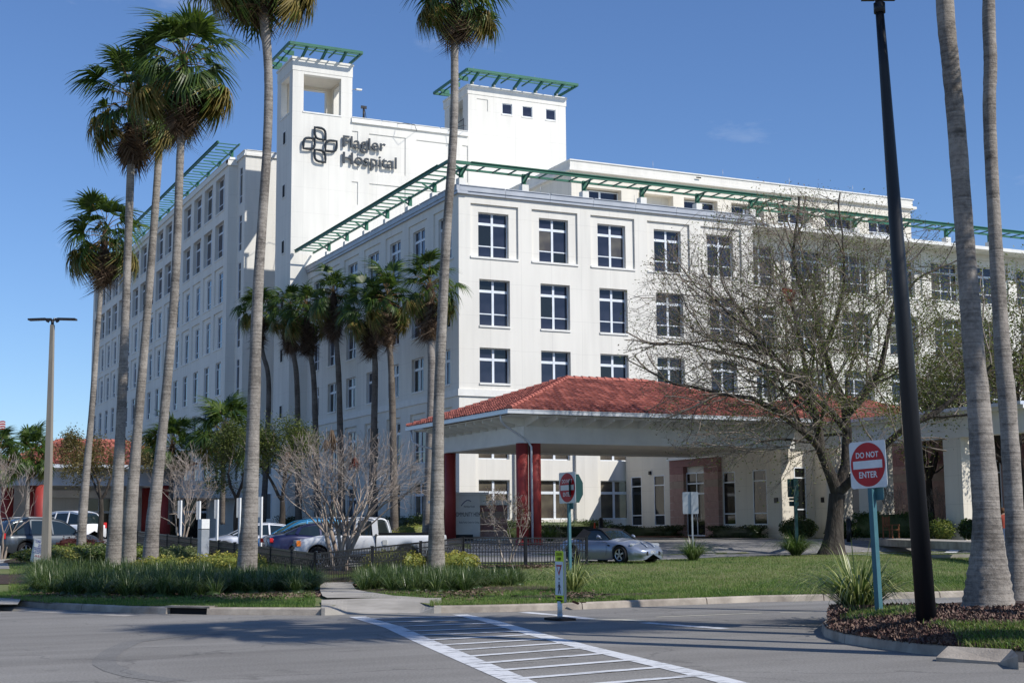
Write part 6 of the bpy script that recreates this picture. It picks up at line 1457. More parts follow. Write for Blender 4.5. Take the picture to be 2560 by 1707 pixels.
# big black pole
q = onisl(2317, 1550); tb = depth(q.x, q.y); root = thing('light_pole', q-Vector((0, 0, .1)), 'tall black tapered light pole leaning slightly on the mulch island', 'street lamp')
pp = [at(2317, 1551, tb), at(2250, 700, tb+.1), at(2210, 165, tb+.2), at(2199, 30, tb+.2)]; ws = [50, 38, 25.5, 22]
P = [p-q+Vector((0, 0, .1)) for p in pp]; P[0].z = 0
b = MB(); b.tube(P, [w_*tb/F0/2 for w_ in ws], BLACKP, n=28); b.build('pole', root)
tp_ = P[-1]; b = MB(); b.tube([tp_-Vector((0, 0, .02)), tp_+Vector((0, 0, .13))], .085, BLACKP, n=20); b.tube([tp_+Vector((0, 0, .13)), tp_+Vector((0, 0, .42))], .06, BLACKP, n=16); b.build('collar', root)
for s_ in (-1, 1):
    b = MB(); o_ = tp_+Vector((0, 0, .26)); b.beam(o_+RGT*s_*.05, o_+RGT*s_*.25, .16, .14, BLACKP); b.beam(o_+RGT*s_*.2+Vector((0, 0, .10)), o_+RGT*s_*.95+Vector((0, 0, .12)), .35, .09, BLACKP); b.build('lamp_head', root)
# bollard light
q = gnd(507, 1428); tb = depth(q.x, q.y); k = tb/F0; root = thing('bollard_light', q, 'square grey bollard light with a white cap among the yellow shrubs', 'bollard'); root.matrix_world = frame_at(q, 38)
hh = at(508, 1297, tb).z-q.z; wb = 21*k
b = MB(); b.b2((-wb/2, -wb/2, 0), (wb/2, wb/2, hh*.80), STEEL); b.build('post', root); b = MB(); b.b2((-wb*.47, -wb*.47, hh*.80), (wb*.47, wb*.47, hh*.815), BLACK); b.build('reveal', root); b = MB(); b.b2((-wb/2, -wb/2, hh*.815), (wb/2, wb/2, hh), WHITE); b.build('cap', root)
# white parking posts seen edge on
for i, (px, pb, pt, t_) in enumerate(((450, 1358, 1250, 64), (497, 1352, 1252, 62), (542, 1352, 1248, 60), (598, 1360, 1244, 58), (652, 1367, 1241, 56))):
    q = at(px, 1360, t_); q.z = tz(t_)-.05; H_ = at(px, pt, t_).z-q.z
    root = thing('parking_sign', q, ['white parking sign post furthest left, beside the bare myrtle', 'white parking sign post just right of the grey bollard cap', 'white parking sign post in front of the pale silver car', 'white parking sign post hidden partly by the thick curving trunk', 'white parking sign post in front of the bright blue car'][i], 'sign post', 'parking sign posts along the fence'); root.matrix_world = frame_at(q, 62)
    b = MB(); b.b2((-.04, -.04, 0), (.04, .04, H_), WHITE); b.build('post', root); b = MB(); b.prism(rrect(.30, .78, .03, cz=H_-.40), .006, STEEL, Matrix.Translation((0, .05, 0))); b.build('sign_panel', root)
# traffic cone, bollards, chair, rocks
q = B(4.6, -8.5, 1.0)
root = thing('traffic_cone', q, 'orange traffic cone with a pale band in front of the hospital hedge', 'traffic cone')
b = MB(); b.b2((-.2, -.2, 0), (.2, .2, .04), CONEO); b.tube([(0, 0, .04), (0, 0, .45)], [.16, .105], CONEO, n=16, cap=False); b.tube([(0, 0, .62), (0, 0, .95)], [.075, .03], CONEO, n=16); b.build('cone', root); b = MB(); b.tube([(0, 0, .45), (0, 0, .62)], [.107, .077], WHITE, n=16, cap=False); b.build('reflective_band', root)
for (px, py, t_, lab) in ((1503, 1335, 77, 'short black bollard by the hedge above the silver sports car'), (2123, 1343, 67, 'short black bollard between the oak trunk and the clipped hedge')):
    q = at(px, py, t_); q.z = tz(t_)+.05; b = MB(); b.tube([(0, 0, 0), (0, 0, 1.0)], .12, BLACK, n=18); b.tube([(0, 0, 1.0), (0, 0, 1.08), (0, 0, 1.12)], [.12, .1, .03], BLACK, n=18); o = b.build('bollard'); o.location = q; tag(o, lab, 'bollard')
q = at(2228, 1346, 66.5); q.z = 1.05; root = thing('wooden_chair', q, 'brown wooden chair in front of the clipped hedge', 'chair'); root.matrix_world = frame_at(q, 40)
b = MB(); b.b2((-.27, -.25, .40), (.27, .25, .44), WOOD); b.build('seat', root)
for x in (-.25, .25):
    for y, h_ in ((-.25, .64), (.25, 1.05)): b = MB(); b.b2((x-.025, y-.025, 0), (x+.025, y+.025, h_), WOOD); b.build('leg', root)
    b = MB(); b.b2((x-.03, -.30, .62), (x+.03, .26, .66), WOOD); b.build('armrest', root)
for i in range(4): b = MB(); b.b2((-.2+.12*i, .235, .5), (-.14+.12*i, .26, 1.0), WOOD); b.build('back_slat', root)
ROCK = mat('brown_rock', (.20, .15, .12), .9, c2=(.30, .25, .21), scale=6, bump=.6, bscale=12)
for i in range(13):
    q = at(2345+i*6.2, 1347+random.uniform(-1, 3)+i*.25, 66.4+random.uniform(-.3, .3)); q.z = .98
    b = MB(); s_ = random.uniform(.13, .26); b.tube([(0, 0, 0), (0, 0, s_*.4), (0, 0, s_*.75)], [s_*.8, s_, s_*.35], ROCK, n=7); o = b.build('rock'); o.location = q; o.scale = (1.3, .8, 1); o.rotation_euler.z = random.uniform(0, 3); tag(o, 'brown rock in the edging row at the foot of the big square pier', 'rock', 'rocks edging the bed by the big square pier')
# fallen stick litter is left to the mulch. monument sign
q = B(-3.5, -9.0, .78); root = thing('monument_sign', q, 'rose stone monument sign with a white panel and stepped cap beside the red columns', 'sign'); root.rotation_euler.z = R(-14)
b = MB(); b.b2((-1.95, -.5, 0), (2.25, .6, .42), TRIM); b.build('plinth', root)
k_ = 0
for r_ in range(5):
    for j in range(6):
        x0 = -1.75+j*.65; m_ = [STONE, STONE2, STONE][(r_) % 3] if r_ != 3 else STONE3
        g = MB(); g.b2((x0+.004, -.35, .42+r_*.34+.004), (x0+.646, .45, .42+(r_+1)*.34-.004), m_); g.build('stone_block', root)
for (x0, x1, y0, z0, z1) in ((-1.9, -.98, -.5, 2.12, 2.24), (-2.0, -.98, -.58, 2.24, 2.38), (1.0, 2.25, -.5, 2.12, 2.24), (1.0, 2.35, -.58, 2.24, 2.38)): b = MB(); b.b2((x0, y0, z0), (x1, .6, z1), TRIM); b.build('cornice', root)
b = MB(); b.b2((-.97, -.45, 2.12), (.99, .5, 2.66), TRIM); b.b2((-1.08, -.62, 2.66), (1.1, .62, 2.80), TRIM); b.build('upper_cap', root)
b = MB(); b.b2((-.82, -.60, .45), (.62, -.36, 2.64), TRIM); b.build('white_panel', root)
text_on(root, 'COMMUNITY HOS', TXT(-.80, -.605, 1.52), .2, 1.40, INK, h=.23); text_on(root, 'Northeast Florida', TXT(-.25, -.605, 2.0), .1, .58, INK, h=.10); text_on(root, 'Bailey Family Center for Caring', TXT(-.50, -.605, 1.17), .1, 1.05, INK, h=.12)
BL2 = mat('blue_arc_paint', (.10, .12, .22), .6)
b = MB(); b.tube([(-.4+.75*f, -.61, 2.08+.30*math.sin(math.pi*min(1, f*1.02))) for f in [i/10 for i in range(8)]], .022, BL2, n=4); b.build('arc_emblem', root)
b = MB(); b.box((-.5, -.85, .42), (1.3, .5, .30), INK); b.build('ground_light', root)
# ---- fence
def fence_run(a, b_, zt_a, zt_b, label, npan, pk=.105, faceon=True):
    """a,b world feet; zt heights of the top rail above foot"""
    root = thing('metal_fence', a, label, 'fence', 'black ornamental fence around the planting'); d = b_-a; L = d.length
    def P(s, z): q = a.lerp(b_, s); return q-a+Vector((0, 0, z))
    ht = lambda s: zt_a+(zt_b-zt_a)*s
    for i in range(npan+1):
        s = i/npan; q = P(s, 0); h = ht(s); bb = MB(); Mx = frame_at(Vector((0, 0, 0)), 0).to_3x3(); bb.box(q+Vector((0, 0, h/2)), (.075, .075, h+.06), BLACK, Mx); bb.box(q+Vector((0, 0, h+.045)), (.1, .1, .03), BLACK, Mx); bb.build('post', root)
    for f in (1.0, .80, .52, .12):
        if f == .80: f = .82
        bb = MB(); bb.beam(P(0, ht(0)*f), P(1, ht(1)*f), .035, .035 if f < 1 else .045, BLACK); bb.build('rail', root)
    n = int(L/pk); pm = {}
    for i in range(n):
        s = (i+.5)/n; h = ht(s); key = round(h, 2)
        if key not in pm: g = MB(); g.b2((-.011, -.011, h*.05), (.011, .011, h), BLACK); pm[key] = g.mesh('picket')
        link('picket', pm[key], root, Matrix.Translation(P(s, 0)))
    ring = MB(); r_ = .075; Rp = [(r_*math.cos(2*math.pi*i/14), 0, r_*math.sin(2*math.pi*i/14)) for i in range(15)]; ring.tube(Rp, .009, BLACK, n=4, cap=False); rm = ring.mesh('ring')
    k = int(L/.19); dn_ = d.normalized(); Mr = Matrix((dn_, Vector((0, 0, 1)).cross(dn_), Vector((0, 0, 1)))).transposed().to_4x4()
    for i in range(k): s = (i+.5)/k; M2 = Mr.copy(); M2.translation = P(s, ht(s)*.67); link('ring', rm, root, M2)
    return root
fc = gnd(787, 1463); f1 = gnd(1157, 1417); f2 = gnd(1468, 1412)
def htop(px, py, q): return at(px, py, depth(q.x, q.y)).z-q.z
fence_run(fc, f1, htop(787, 1384, fc), htop(1157, 1344.5, f1), 'black fence run rising from the corner post to the middle of the bed', 3)
fence_run(f1, f2, htop(1157, 1344.5, f1), htop(1468, 1344.5, f2), 'level black fence run ending behind the silver sports car', 2)
fl = at(343, 1400, 66); fl.z = tz(66)-.15; fence_run(fc+Vector((0, 0, 0)), fl, htop(787, 1384, fc), 1.0, 'black fence run seen end-on, receding left behind the palms', 12)
# wall stub on the lawn edge by the palm, right
q = gnd(2385, 1394); b = MB(); Mx = frame_at(Vector((0, 0, 0)), 6).to_3x3(); b.box((0, 0, .06), (1.9, .5, .14), CONCL, Mx); o = b.build('kerb_end'); o.location = q; tag(o, 'pale low kerb end at the far edge of the lawn, left of the massive palm', 'kerb')
# flag at the left edge
b = MB(); b.tube([at(-14, 1330, 95)-at(-14, 1330, 95), at(-14, 960, 95)-at(-14, 1330, 95)], .05, STEEL, n=8)
FL = thing('flag', at(-14, 1330, 95), 'corner of a red and white striped flag at the left edge of the picture', 'flag'); b.build('flagpole', FL)
o0 = at(-14, 1330, 95); k = 95/F0
for i in range(7):
    b = MB(); y0 = 1048+i*3.1
    for j in range(6):
        x0, x1 = -14+j*4.6, -14+(j+1)*4.6; s0, s1 = 2.5*math.sin(j*.9)+j*1.2, 2.5*math.sin((j+1)*.9)+(j+1)*1.2
        b.face([at(x0, y0+s0, 95)-o0, at(x1, y0+s1, 95)-o0, at(x1, y0+3.1+s1, 95)-o0, at(x0, y0+3.1+s0, 95)-o0], SRED if i % 2 == 0 else WHITE)
    b.build('stripe', FL)

# ================================================================== VEHICLES
def lerpt(tab, x):
    if x <= tab[0][0]: return tab[0][1]
    for (a, va), (b_, vb) in zip(tab, tab[1:]):
        if x <= b_: f = (x-a)/(b_-a); f = f*f*(3-2*f); return va+(vb-va)*f
    return tab[-1][1]
def wheel(root, x, y, r_, w_=.22, spokes=5, side=1, nm='wheel'):
    wo = link(nm, None, root, Matrix.Translation((x, y, r_)) @ (Matrix.Rotation(math.pi, 4, 'Z') if side < 0 else Matrix.Identity(4)))
    b = MB(); n = 28; prof = [(r_*.66, w_*.40), (r_*.74, w_*.5), (r_*.93, w_*.5), (r_, w_*.38), (r_, -w_*.38), (r_*.93, -w_*.5), (r_*.66, -w_*.5)]
    for i in range(n):
        a0, a1 = 2*math.pi*i/n, 2*math.pi*(i+1)/n
        for (ra, ya), (rb, yb) in zip(prof, prof[1:]): b.face([(ra*math.cos(a0), ya, ra*math.sin(a0)), (rb*math.cos(a0), yb, rb*math.sin(a0)), (rb*math.cos(a1), yb, rb*math.sin(a1)), (ra*math.cos(a1), ya, ra*math.sin(a1))], RUB, True)
    b.build('tyre', wo)
    b = MB()
    for i in range(n):
        a0, a1 = 2*math.pi*i/n, 2*math.pi*(i+1)/n; b.face([(r_*.67*math.cos(a0), w_*.44, r_*.67*math.sin(a0)), (r_*.67*math.cos(a1), w_*.44, r_*.67*math.sin(a1)), (r_*.58*math.cos(a1), w_*.36, r_*.58*math.sin(a1)), (r_*.58*math.cos(a0), w_*.36, r_*.58*math.sin(a0))], ALLOY, True)
    for i in range(spokes):
        a = 2*math.pi*i/spokes+.3; b.beam((0, w_*.36, 0), (r_*.62*math.cos(a), w_*.36, r_*.62*math.sin(a)), r_*.16, .03, ALLOY, (0, 1, 0))
    b.tube([(0, w_*.2, 0), (0, w_*.42, 0)], [r_*.16, r_*.13], ALLOY, n=14); b.tube([(0, -w_*.1, 0), (0, w_*.02, 0)], r_*.6, DARKIN, n=20); b.build('rim', wo)
    return wo
def car(root, L, W, wx_, rw, top, plan, belt, pm, gh=None, zb=.20, gm=CARGL, roofm=None, arch=1.18, spokes=5, crown=.05, pillars=(), trimm=BLACK, mirror=True, sw=.22, flank=.55):
    """x runs from tail (0) to nose (L); top: height table of bonnet/deck; plan: half width factor table"""
    xs = set(i*L/44 for i in range(45))
    for c_ in wx_:
        for k in range(-10, 11): xs.add(max(0, min(L, c_+rw*arch*1.02*math.sin(k/10*math.pi/2))))
    xs = sorted(xs); rows = []
    for x in xs:
        w = W/2*lerpt(plan, x); lo = zb+(.10*max(0, 1-x/.35) if x < .35 else 0)+(.02*max(0, 1-(L-x)/.35) if x > L-.35 else 0)
        for c_ in wx_:
            d = abs(x-c_)
            if d < rw*arch: lo = max(lo, rw+math.sqrt(max(0, (rw*arch)**2-d*d))-.0)
        zt = lerpt(top, x); bz = min(lerpt(belt, x), zt-.01); md = max(lo+.02, zb+(bz-zb)*flank)
        rows.append([(w*.94, lo), (w*.985, max(lo+.008, min(md, zb+.16))), (w, max(md, lo+.012)), (w*.975, max(bz, lo+.016)), (w*.90, max(bz+(zt-bz)*.75, lo+.02)), (w*.72, max(zt, lo+.024)), (w*.36, max(zt+crown*.8, lo+.026)), (0, max(zt+crown, lo+.028))])
    b = MB(); full = []
    for x, r_ in zip(xs, rows): full.append([Vector((x, y, z)) for y, z in r_]+[Vector((x, -y, z)) for y, z in r_[-2::-1]])
    for A, C_ in zip(full, full[1:]):
        for k in range(len(A)-1): b.face([A[k], A[k+1], C_[k+1], C_[k]], pm, True)
    for e, rev in ((full[0], 0), (full[-1], 1)):
        c_ = Vector((e[0].x, 0, (e[0].z+e[7].z)/2))
        for k in range(len(e)-1): b.face([e[k], c_, e[k+1]] if not rev else [e[k+1], c_, e[k]], pm, True)
    me = b.mesh('body'); bmm = bmesh.new(); bmm.from_mesh(me); bmesh.ops.remove_doubles(bmm, verts=bmm.verts, dist=.0005); bmesh.ops.recalc_face_normals(bmm, faces=bmm.faces); bmm.to_mesh(me); bmm.free(); link('body', me, root)
    b = MB(); b.b2((.25, -W/2*.8, zb+.02), (L-.3, W/2*.8, zb+.22), DARKIN)
    for c_ in wx_: b.b2((c_-rw*1.15, -W/2*.84, .3), (c_+rw*1.15, W/2*.84, rw*1.9), DARKIN)
    b.build('underbody', root)
    for c_ in wx_:
        for s in (1, -1): wheel(root, c_, s*(W/2-sw*.52), rw, sw, spokes, s)
    if gh:
        # gh: list of (x, z, halfwidth) along the roof line from tail base to windscreen base
        pts = []
        K = 6
        for i in range(len(gh)-1):
            for j in range(K):
                f = j/K; p0 = gh[max(i-1, 0)]; p1, p2 = gh[i], gh[i+1]; p3 = gh[min(i+2, len(gh)-1)]
                pts.append(tuple(.5*(2*p1[q]+(p2[q]-p0[q])*f*.7+(2*p0[q]*0-0)*f*f)+(p2[q]-p1[q]-(p2[q]-p0[q])*.35)*f*f*(3-2*f) if False else p1[q]+(p2[q]-p1[q])*f for q in range(3)))
        pts.append(gh[-1])
        # soften corners
        for _ in range(2): pts = [pts[0]]+[tuple((pts[i-1][q]+2*pts[i][q]+pts[i+1][q])/4 for q in range(3)) for i in range(1, len(pts)-1)]+[pts[-1]]
        zmax = max(p[1] for p in pts); g = MB(); bd = MB(); wb = W/2*.90
        def bz(x): return lerpt(top, x)-.02
        for (x0, z0, w0), (x1, z1, w1) in zip(pts, pts[1:]):
            isroof = min(z0, z1) > zmax-.12
            tm = (roofm or pm) if isroof else gm
            tgt = bd if isroof else g
            for s in (1, -1):
                P = [Vector((x0, s*w0, z0)), Vector((x1, s*w1, z1)), Vector((x1, s*w1*.5, z1+.03)), Vector((x0, s*w0*.5, z0+.03))]
                Q = [P[3], P[2], Vector((x1, 0, z1+.04)), Vector((x0, 0, z0+.04))]
                for q in (P, Q): tgt.face(q if s > 0 else q[::-1], tm, True)
                # side glass
                l0, l1 = bz(x0), bz(x1)
                if z0 > l0+.01 or z1 > l1+.01:
                    def sp(x, z, w, lz, f): return Vector((x, s*(w+(wb*lerpt(plan, x)-w)*f-.0), z+(max(lz, min(z, lz))-z)*f))
                    a0, a1 = sp(x0, z0, w0, l0, 0), sp(x1, z1, w1, l1, 0); c0_, c1_ = sp(x0, z0, w0, l0, 1), sp(x1, z1, w1, l1, 1)
                    m0, m1_ = a0.lerp(c0_, .13), a1.lerp(c1_, .13)
                    bd.face([a0, m0, m1_, a1] if s > 0 else [a1, m1_, m0, a0], roofm or pm, True); g.face([m0, c0_, c1_, m1_] if s > 0 else [m1_, c1_, c0_, m0], gm, True)
        if bd.v: bd.build('roof', root)
        g.build('window_glass', root)
        def edge(x, f):
            for (x0, z0, w0), (x1, z1, w1) in zip(pts, pts[1:]):
                if min(x0, x1) <= x <= max(x0, x1): k = (x-x0)/(x1-x0+1e-9); z, w = z0+(z1-z0)*k, w0+(w1-w0)*k; lz = bz(x); return Vector((x, w+(wb*lerpt(plan, x)-w)*f, z+(lz-z)*f))
            return Vector((x, wb, bz(x)))
        for (xt, xb, wd) in pillars:
            for s in (1, -1):
                a, c_ = edge(xt, .02), edge(xt, 1); c_ = Vector((xb, c_.y, bz(xb))); a.y = a.y*s; c_.y = c_.y*s; o = Vector((0, .012*s, 0)); p = MB(); p.beam(a+o, c_+o, .03, wd, roofm or pm, (1, 0, 0)); p.build('pillar', root)
        # windscreen pillars along the glass edges
        for rng in (range(0, len(pts)-1),):
            for s in (1, -1):
                P = [Vector((x, s*(w+.006), z+.004)) for x, z, w in pts if z < zmax-.02 or True]; p = MB(); p.tube(P, .028, roofm or pm, n=6, cap=False); p.build('roof_rail', root)
        if mirror:
            xm = gh[-1][0]-.35
            for s in (1, -1): m_ = MB(); y = s*(W/2*.93+.10); m_.tube([(xm, s*W/2*.86, bz(xm)+.06), (xm+.02, y, bz(xm)+.10)], .02, pm, n=6); m_.tube([(xm-.06, y, bz(xm)+.12), (xm-.02, y, bz(xm)+.12), (xm+.08, y, bz(xm)+.12)], [.06, .085, .03], pm, n=10); m_.build('mirror', root)
def patch(root, nm, m, c_, w_, h_, yaw=0, roll=0, d_=.04, r_=.03):
    b = MB(); b.prism(rrect(w_, h_, min(r_, w_/2-.001, h_/2-.001)), d_, m, Matrix.Translation(c_) @ Matrix.Rotation(R(yaw), 4, 'Z') @ Matrix.Rotation(R(roll), 4, 'Y')); return b.build(nm, root)
def place(px, py, t, head_deg, label, cat='car', name='parked_car', xref=0, zg=None):
    """head_deg: heading of the nose measured from image-right, counter clockwise seen from above (90 = away)"""
    q = at(px, py, t); z = tz(t) if zg is None else zg; q.z = z; a = R(head_deg); x = RGT*math.cos(a)+FWD*math.sin(a); y = Vector((0, 0, 1)).cross(x)
    root = thing(name, q, label, cat, 'cars in the car park' if cat == 'car' else None); M = Matrix((x, y, Vector((0, 0, 1)))).transposed().to_4x4(); M.translation = q-x*xref; root.matrix_world = M; return root
# sports car
sc_ = place(1590, 1390, 53.0, -47, 'small silver convertible sports car with black soft top parked at the lawn edge', xref=3.25, zg=.36)
car(sc_, 4.10, 1.83, (.82, 3.24), .325, [(0, .74), (.35, .86), (1.0, .90), (1.9, .86), (2.5, .87), (3.1, .80), (3.7, .66), (4.1, .48)], [(0, .80), (.35, .95), (.9, 1), (1.9, .965), (3.2, 1.0), (3.75, .90), (4.0, .70), (4.1, .48)],
    [(0, .68), (1, .78), (2.4, .76), (3.3, .70), (4.1, .42)], P_SILVER, gh=[(.72, .88, .52), (1.25, 1.22, .50), (1.75, 1.26, .52), (2.05, 1.22, .54), (2.62, .86, .66)], zb=.13, roofm=SOFTTOP, gm=CARGL, arch=1.10, pillars=((1.3, 1.15, .5),), crown=.06, flank=.5, sw=.24)
for s in (1, -1):
    patch(sc_, 'headlight', CLEARL, (3.62, s*.60, .665), .36, .13, 60*s-0, 0, .10, .06); patch(sc_, 'fog_lamp', CLEARL, (3.93, s*.56, .36), .16, .13, 90-35*s, 0, .05, .06)
    b = MB(); b.tube([(3.60, s*.16, .78), (3.80, s*.2, .70), (4.0, s*.2, .60)], [.02, .03, .02], P_SILVER, n=6); b.build('bonnet_crease', sc_)
    patch(sc_, 'grille', DARKIN, (4.02, s*.22, .37), .34, .15, 90-10*s, 0, .14, .07)
    patch(sc_, 'tail_light', REDL, (.10, s*.62, .66), .22, .12, 90, 0, .05)
b = MB()
for s in (1, -1): b.tube([(x, s*.918, .80-.02*abs(x-1.9)) for x in (1.0, 1.5, 2.0, 2.6)], .006, DARKIN, n=4)
b.tube([(2.62, .908, .78), (2.60, .918, .30)], .005, DARKIN, n=4); b.tube([(2.62, -.908, .78), (2.60, -.918, .30)], .005, DARKIN, n=4); b.build('door_seam', sc_)
patch(sc_, 'side_vent', DARKIN, (2.72, -.905, .66), .10, .05, 0, 0, .03); patch(sc_, 'number_plate', WHITE, (4.09, 0, .42), .30, .10, 90, 0, .02, .01)
# white pickup
pk = place(815, 1390, 50.6, 168, 'white extended cab pickup truck facing left behind the bare myrtle', 'pickup truck', 'pickup_truck', xref=4.15, zg=.36)
car(pk, 5.05, 1.78, (.98, 4.14), .36, [(0, 1.10), (.1, 1.12), (2.05, 1.12), (2.1, 1.12), (3.7, 1.14), (4.2, 1.09), (4.75, 1.0), (5.05, .80)], [(0, .97), (.2, 1), (4.2, 1), (4.7, .97), (4.95, .88), (5.05, .80)],
    [(0, 1.0), (3.7, 1.02), (4.6, .92), (5.05, .7)], P_WHITE, gh=[(2.02, 1.08, .72), (2.16, 1.64, .64), (2.5, 1.70, .63), (3.05, 1.69, .63), (3.28, 1.64, .64), (3.85, 1.12, .74)], zb=.40, gm=CARGL, arch=1.22, pillars=((2.82, 2.86, .13), (2.18, 2.08, .20)), crown=.03, spokes=6, flank=.6)
b = MB(); b.b2((.12, -.76, 1.145), (2.0, .76, 1.17), DARKIN); b.b2((.05, -.80, 1.13), (2.02, -.74, 1.19), BLACK); b.b2((.05, .74, 1.13), (2.02, .80, 1.19), BLACK); b.b2((1.96, -.74, 1.13), (2.03, .74, 1.19), BLACK); b.build('bed_liner', pk)
b = MB(); b.b2((2.035, -.895, .45), (2.065, .895, 1.15), DARKIN); b.build('cab_gap', pk)
patch(pk, 'grille', CHROME, (5.00, 0, .82), .86, .34, 90, 0, .08, .05); patch(pk, 'grille_mesh', DARKIN, (5.045, 0, .82), .74, .22, 90, 0, .02, .03); patch(pk, 'grille_bar', CHROME, (5.055, 0, .82), .76, .05, 90, 0, .02, .01)
for s in (1, -1): patch(pk, 'headlight', CLEARL, (4.97, s*.62, .84), .38, .24, 90-14*s, 0, .10, .03); patch(pk, 'indicator', AMBER, (4.86, s*.842, .84), .14, .19, 90-62*s, 0, .06, .02)
b = MB(); b.prism([(-.86, .42), (.86, .42), (.88, .62), (-.88, .62)], .16, P_WHITE, Matrix.Translation((5.06, 0, 0)) @ Matrix.Rotation(math.pi/2, 4, 'Z')); b.build('bumper', pk)
b = MB()
for s in (1, -1):
    b.tube([(3.86, s*.895, 1.08), (3.86, s*.9, .45)], .006, DARKIN, n=4); b.tube([(2.84, s*.895, 1.08), (2.84, s*.9, .45)], .006, DARKIN, n=4); b.tube([(2.1, s*.898, .60), (3.7, s*.898, .60)], .008, STEEL, n=4)
b.build('door_seam', pk)
for s in (1, -1): patch(pk, 'door_handle', STEEL, (3.02, s*.90, .95), .18, .06, 0, 0, .04, .02)
patch(pk, 'fuel_flap', TRIM, (1.72, .893, .86), .17, .17, 0, 0, .012, .02)
# navy saloon, tail towards us
nv = place(705, 1390, 54.8, 22, 'dark navy saloon with red tail lamps seen behind the pickup bonnet', zg=.44, xref=.6)
SALT = [(0, .90), (.15, 1.02), (.75, 1.08), (2.2, .98), (3.4, .98), (4.2, .88), (4.75, .66)]; SALP = [(0, .86), (.3, .97), (1, 1), (3.7, 1), (4.4, .9), (4.75, .66)]; SALB = [(0, .86), (1, .94), (3.4, .90), (4.75, .6)]
car(nv, 4.75, 1.85, (1.0, 3.78), .34, SALT, SALP, SALB, P_NAVY, gh=[(.55, 1.06, .62), (1.35, 1.40, .56), (2.0, 1.47, .56), (2.6, 1.44, .57), (3.45, 1.0, .70)], zb=.20, pillars=((1.9, 1.9, .07), (1.15, .95, .12)))
for s in (1, -1): patch(nv, 'tail_light', REDL, (.05, s*.62, .84), .52, .17, 90+12*s, 0, .12, .05)
patch(nv, 'chrome_strip', CHROME, (.02, 0, .94), 1.1, .035, 90, 0, .04, .01); patch(nv, 'number_plate', STEEL, (0, .0, .72), .34, .16, 90, 0, .04, .01)
# bright blue hatchback
bl = place(690, 1385, 58.5, 200, 'bright blue hatchback facing left, behind the navy saloon', zg=.5, xref=3.5)
car(bl, 4.4, 1.82, (.85, 3.5), .33, [(0, 1.02), (.5, 1.06), (3.0, 1.02), (3.6, .96), (4.1, .84), (4.4, .62)], [(0, .86), (.3, .97), (1, 1), (3.5, 1), (4.1, .88), (4.4, .66)], [(0, .9), (3.3, .92), (4.4, .58)], P_BLUE,
    gh=[(.12, 1.04, .64), (.42, 1.48, .56), (1.1, 1.60, .57), (2.2, 1.58, .58), (2.7, 1.50, .60), (3.55, 1.0, .72)], gm=CARGLC, pillars=((1.25, 1.25, .08), (2.35, 2.45, .06)), zb=.2)
for s in (1, -1): patch(bl, 'headlight', CLEARL, (4.12, s*.66, .74), .40, .16, 90-38*s, 0, .12, .05)
b = MB()
for s in (1, -1): b.tube([(.5, s*.56, 1.62), (1.2, s*.57, 1.67), (2.3, s*.58, 1.65)], .018, STEEL, n=6)
b.build('roof_bars', bl)
# pale silver car
sv = place(548, 1385, 61.5, 200, 'pale silver car facing left, furthest left in the row by the fence', zg=.5, xref=3.8)
car(sv, 4.6, 1.80, (.95, 3.75), .33, [(0, .95), (.3, 1.02), (2.4, .98), (3.4, .94), (4.2, .80), (4.6, .58)], SALP[:3]+[(3.6, 1), (4.3, .86), (4.6, .6)], [(0, .85), (3.4, .86), (4.6, .55)], P_PALE,
    gh=[(.35, 1.0, .62), (1.1, 1.38, .56), (1.9, 1.46, .56), (2.4, 1.42, .58), (3.35, .96, .70)], pillars=((1.8, 1.8, .07),), zb=.2)
for s in (1, -1): patch(sv, 'headlight', CLEARL, (4.22, s*.62, .68), .42, .14, 90-34*s, 0, .12, .05); patch(sv, 'indicator', AMBER, (4.0, s*.80, .70), .16, .10, 90-60*s, 0, .08, .03)
# estate cars far left
SUVT = [(0, 1.02), (.3, 1.08), (3.3, 1.06), (4.2, .98), (4.8, .72)]; SUVP = [(0, .88), (.3, .98), (1, 1), (3.9, 1), (4.5, .9), (4.8, .68)]; SUVB = [(0, .94), (3.3, .98), (4.8, .66)]
gs = place(22, 1375, 63, 44, 'dark grey estate car with a lit red tail lamp left of the light pole', zg=.50, xref=.6)
car(gs, 4.8, 1.9, (.95, 3.8), .36, SUVT, SUVP, SUVB, P_GREY, gh=[(.10, 1.06, .66), (.45, 1.62, .60), (1.2, 1.74, .60), (2.3, 1.72, .60), (2.8, 1.62, .62), (3.6, 1.06, .74)], pillars=((1.25, 1.15, .07), (2.2, 2.2, .06)), zb=.25)
for s in (1, -1): patch(gs, 'tail_light', REDL, (.04, s*.72, .98), .26, .26, 90+25*s, 0, .12, .05)
b = MB()
for s in (1, -1): b.tube([(.5, s*.58, 1.76), (1.3, s*.58, 1.80), (2.4, s*.58, 1.78)], .02, STEEL, n=6)
b.build('roof_bars', gs)
ws_ = place(155, 1372, 78, 150, 'white sport utility car right of the concrete light pole, partly behind a palm', zg=.98, xref=2.4)
car(ws_, 4.9, 1.95, (.95, 3.85), .37, SUVT, SUVP, SUVB, P_WHITE, gh=[(.10, 1.06, .66), (.45, 1.62, .60), (1.2, 1.76, .60), (2.3, 1.74, .60), (2.8, 1.64, .62), (3.6, 1.06, .74)], pillars=((1.25, 1.15, .07), (2.2, 2.2, .06)), zb=.25)
for s in (1, -1): patch(ws_, 'tail_light', REDL, (.04, s*.78, 1.0), .16, .30, 90+25*s, 0, .10, .04)
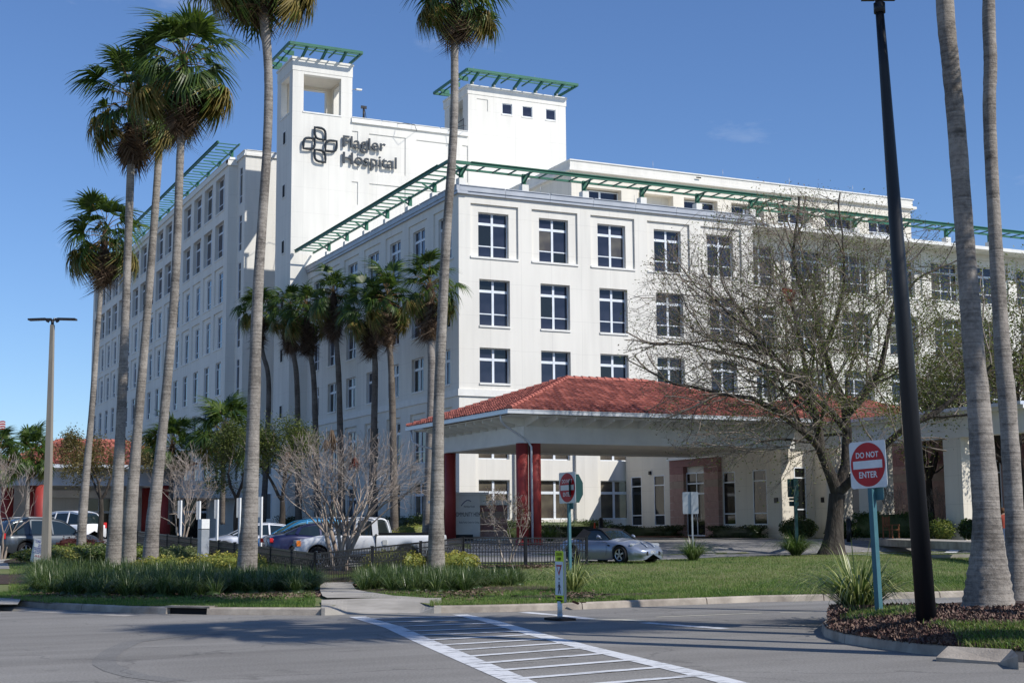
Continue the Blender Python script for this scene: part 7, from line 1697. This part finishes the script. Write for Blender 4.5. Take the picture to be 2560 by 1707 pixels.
# person glimpsed between the two right hand trunks
def person(px, py_foot, t, label):
    q = at(px, py_foot, t); q.z = tz(t)+.1; root = thing('person', q, label, 'person'); root.matrix_world = frame_at(q, 20)
    me = bpy.data.meshes.new('body'); V = [(0, 0, .95), (0, 0, 1.15), (0, .0, 1.40), (0, 0, 1.52), (0, -.01, 1.66), (-.18, 0, 1.42), (-.23, 0, 1.15), (-.20, -.12, .95), (.18, 0, 1.42), (.23, 0, 1.15), (.20, -.12, .95), (-.09, 0, .88), (-.11, -.06, .48), (-.12, .04, .07), (.09, 0, .88), (.11, .05, .48), (.13, .12, .07), (-.12, -.10, .04), (.13, -.03, .04)]
    Ed = [(0, 1), (1, 2), (2, 3), (3, 4), (2, 5), (5, 6), (6, 7), (2, 8), (8, 9), (9, 10), (0, 11), (11, 12), (12, 13), (0, 14), (14, 15), (15, 16), (13, 17), (16, 18)]
    me.from_pydata(V, Ed, []); o = link('body', me, root); sk = o.modifiers.new('skin', 'SKIN'); rr = [.14, .13, .15, .055, .10, .065, .045, .035, .065, .045, .035, .09, .065, .045, .09, .065, .045, .04, .04]
    for v, r_ in zip(me.skin_vertices[0].data, rr): v.radius = (r_, r_*.85)
    me.skin_vertices[0].data[0].use_root = True; s = o.modifiers.new('sub', 'SUBSURF'); s.levels = s.render_levels = 2
    dg = bpy.context.evaluated_depsgraph_get(); dg.update(); m2 = bpy.data.meshes.new_from_object(o.evaluated_get(dg)); o.modifiers.clear(); o.data = m2; m2.materials.clear()
    for c_ in (mat('skin', (.42, .24, .17), .6), mat('rust_red_shirt', (.28, .05, .03), .85), mat('blue_jeans', (.06, .09, .16), .9)): m2.materials.append(c_)
    for p in m2.polygons: z = p.center.z; x = abs(p.center.x); p.material_index = 1 if (.93 < z < 1.50 and not (x > .17 and z < 1.2)) else (2 if z <= .93 and x < .18 else 0); p.use_smooth = True
    b = MB(); b.tube([(0, .03, 1.58), (0, .035, 1.68), (0, .02, 1.79)], [.10, .125, .06], mat('brown_hair', (.10, .045, .02), .8), n=12); b.build('hair', root)
person(2512, 1350, 60.5, 'person in a rust red top glimpsed between the two right hand palm trunks')
bpy.context.view_layer.update()
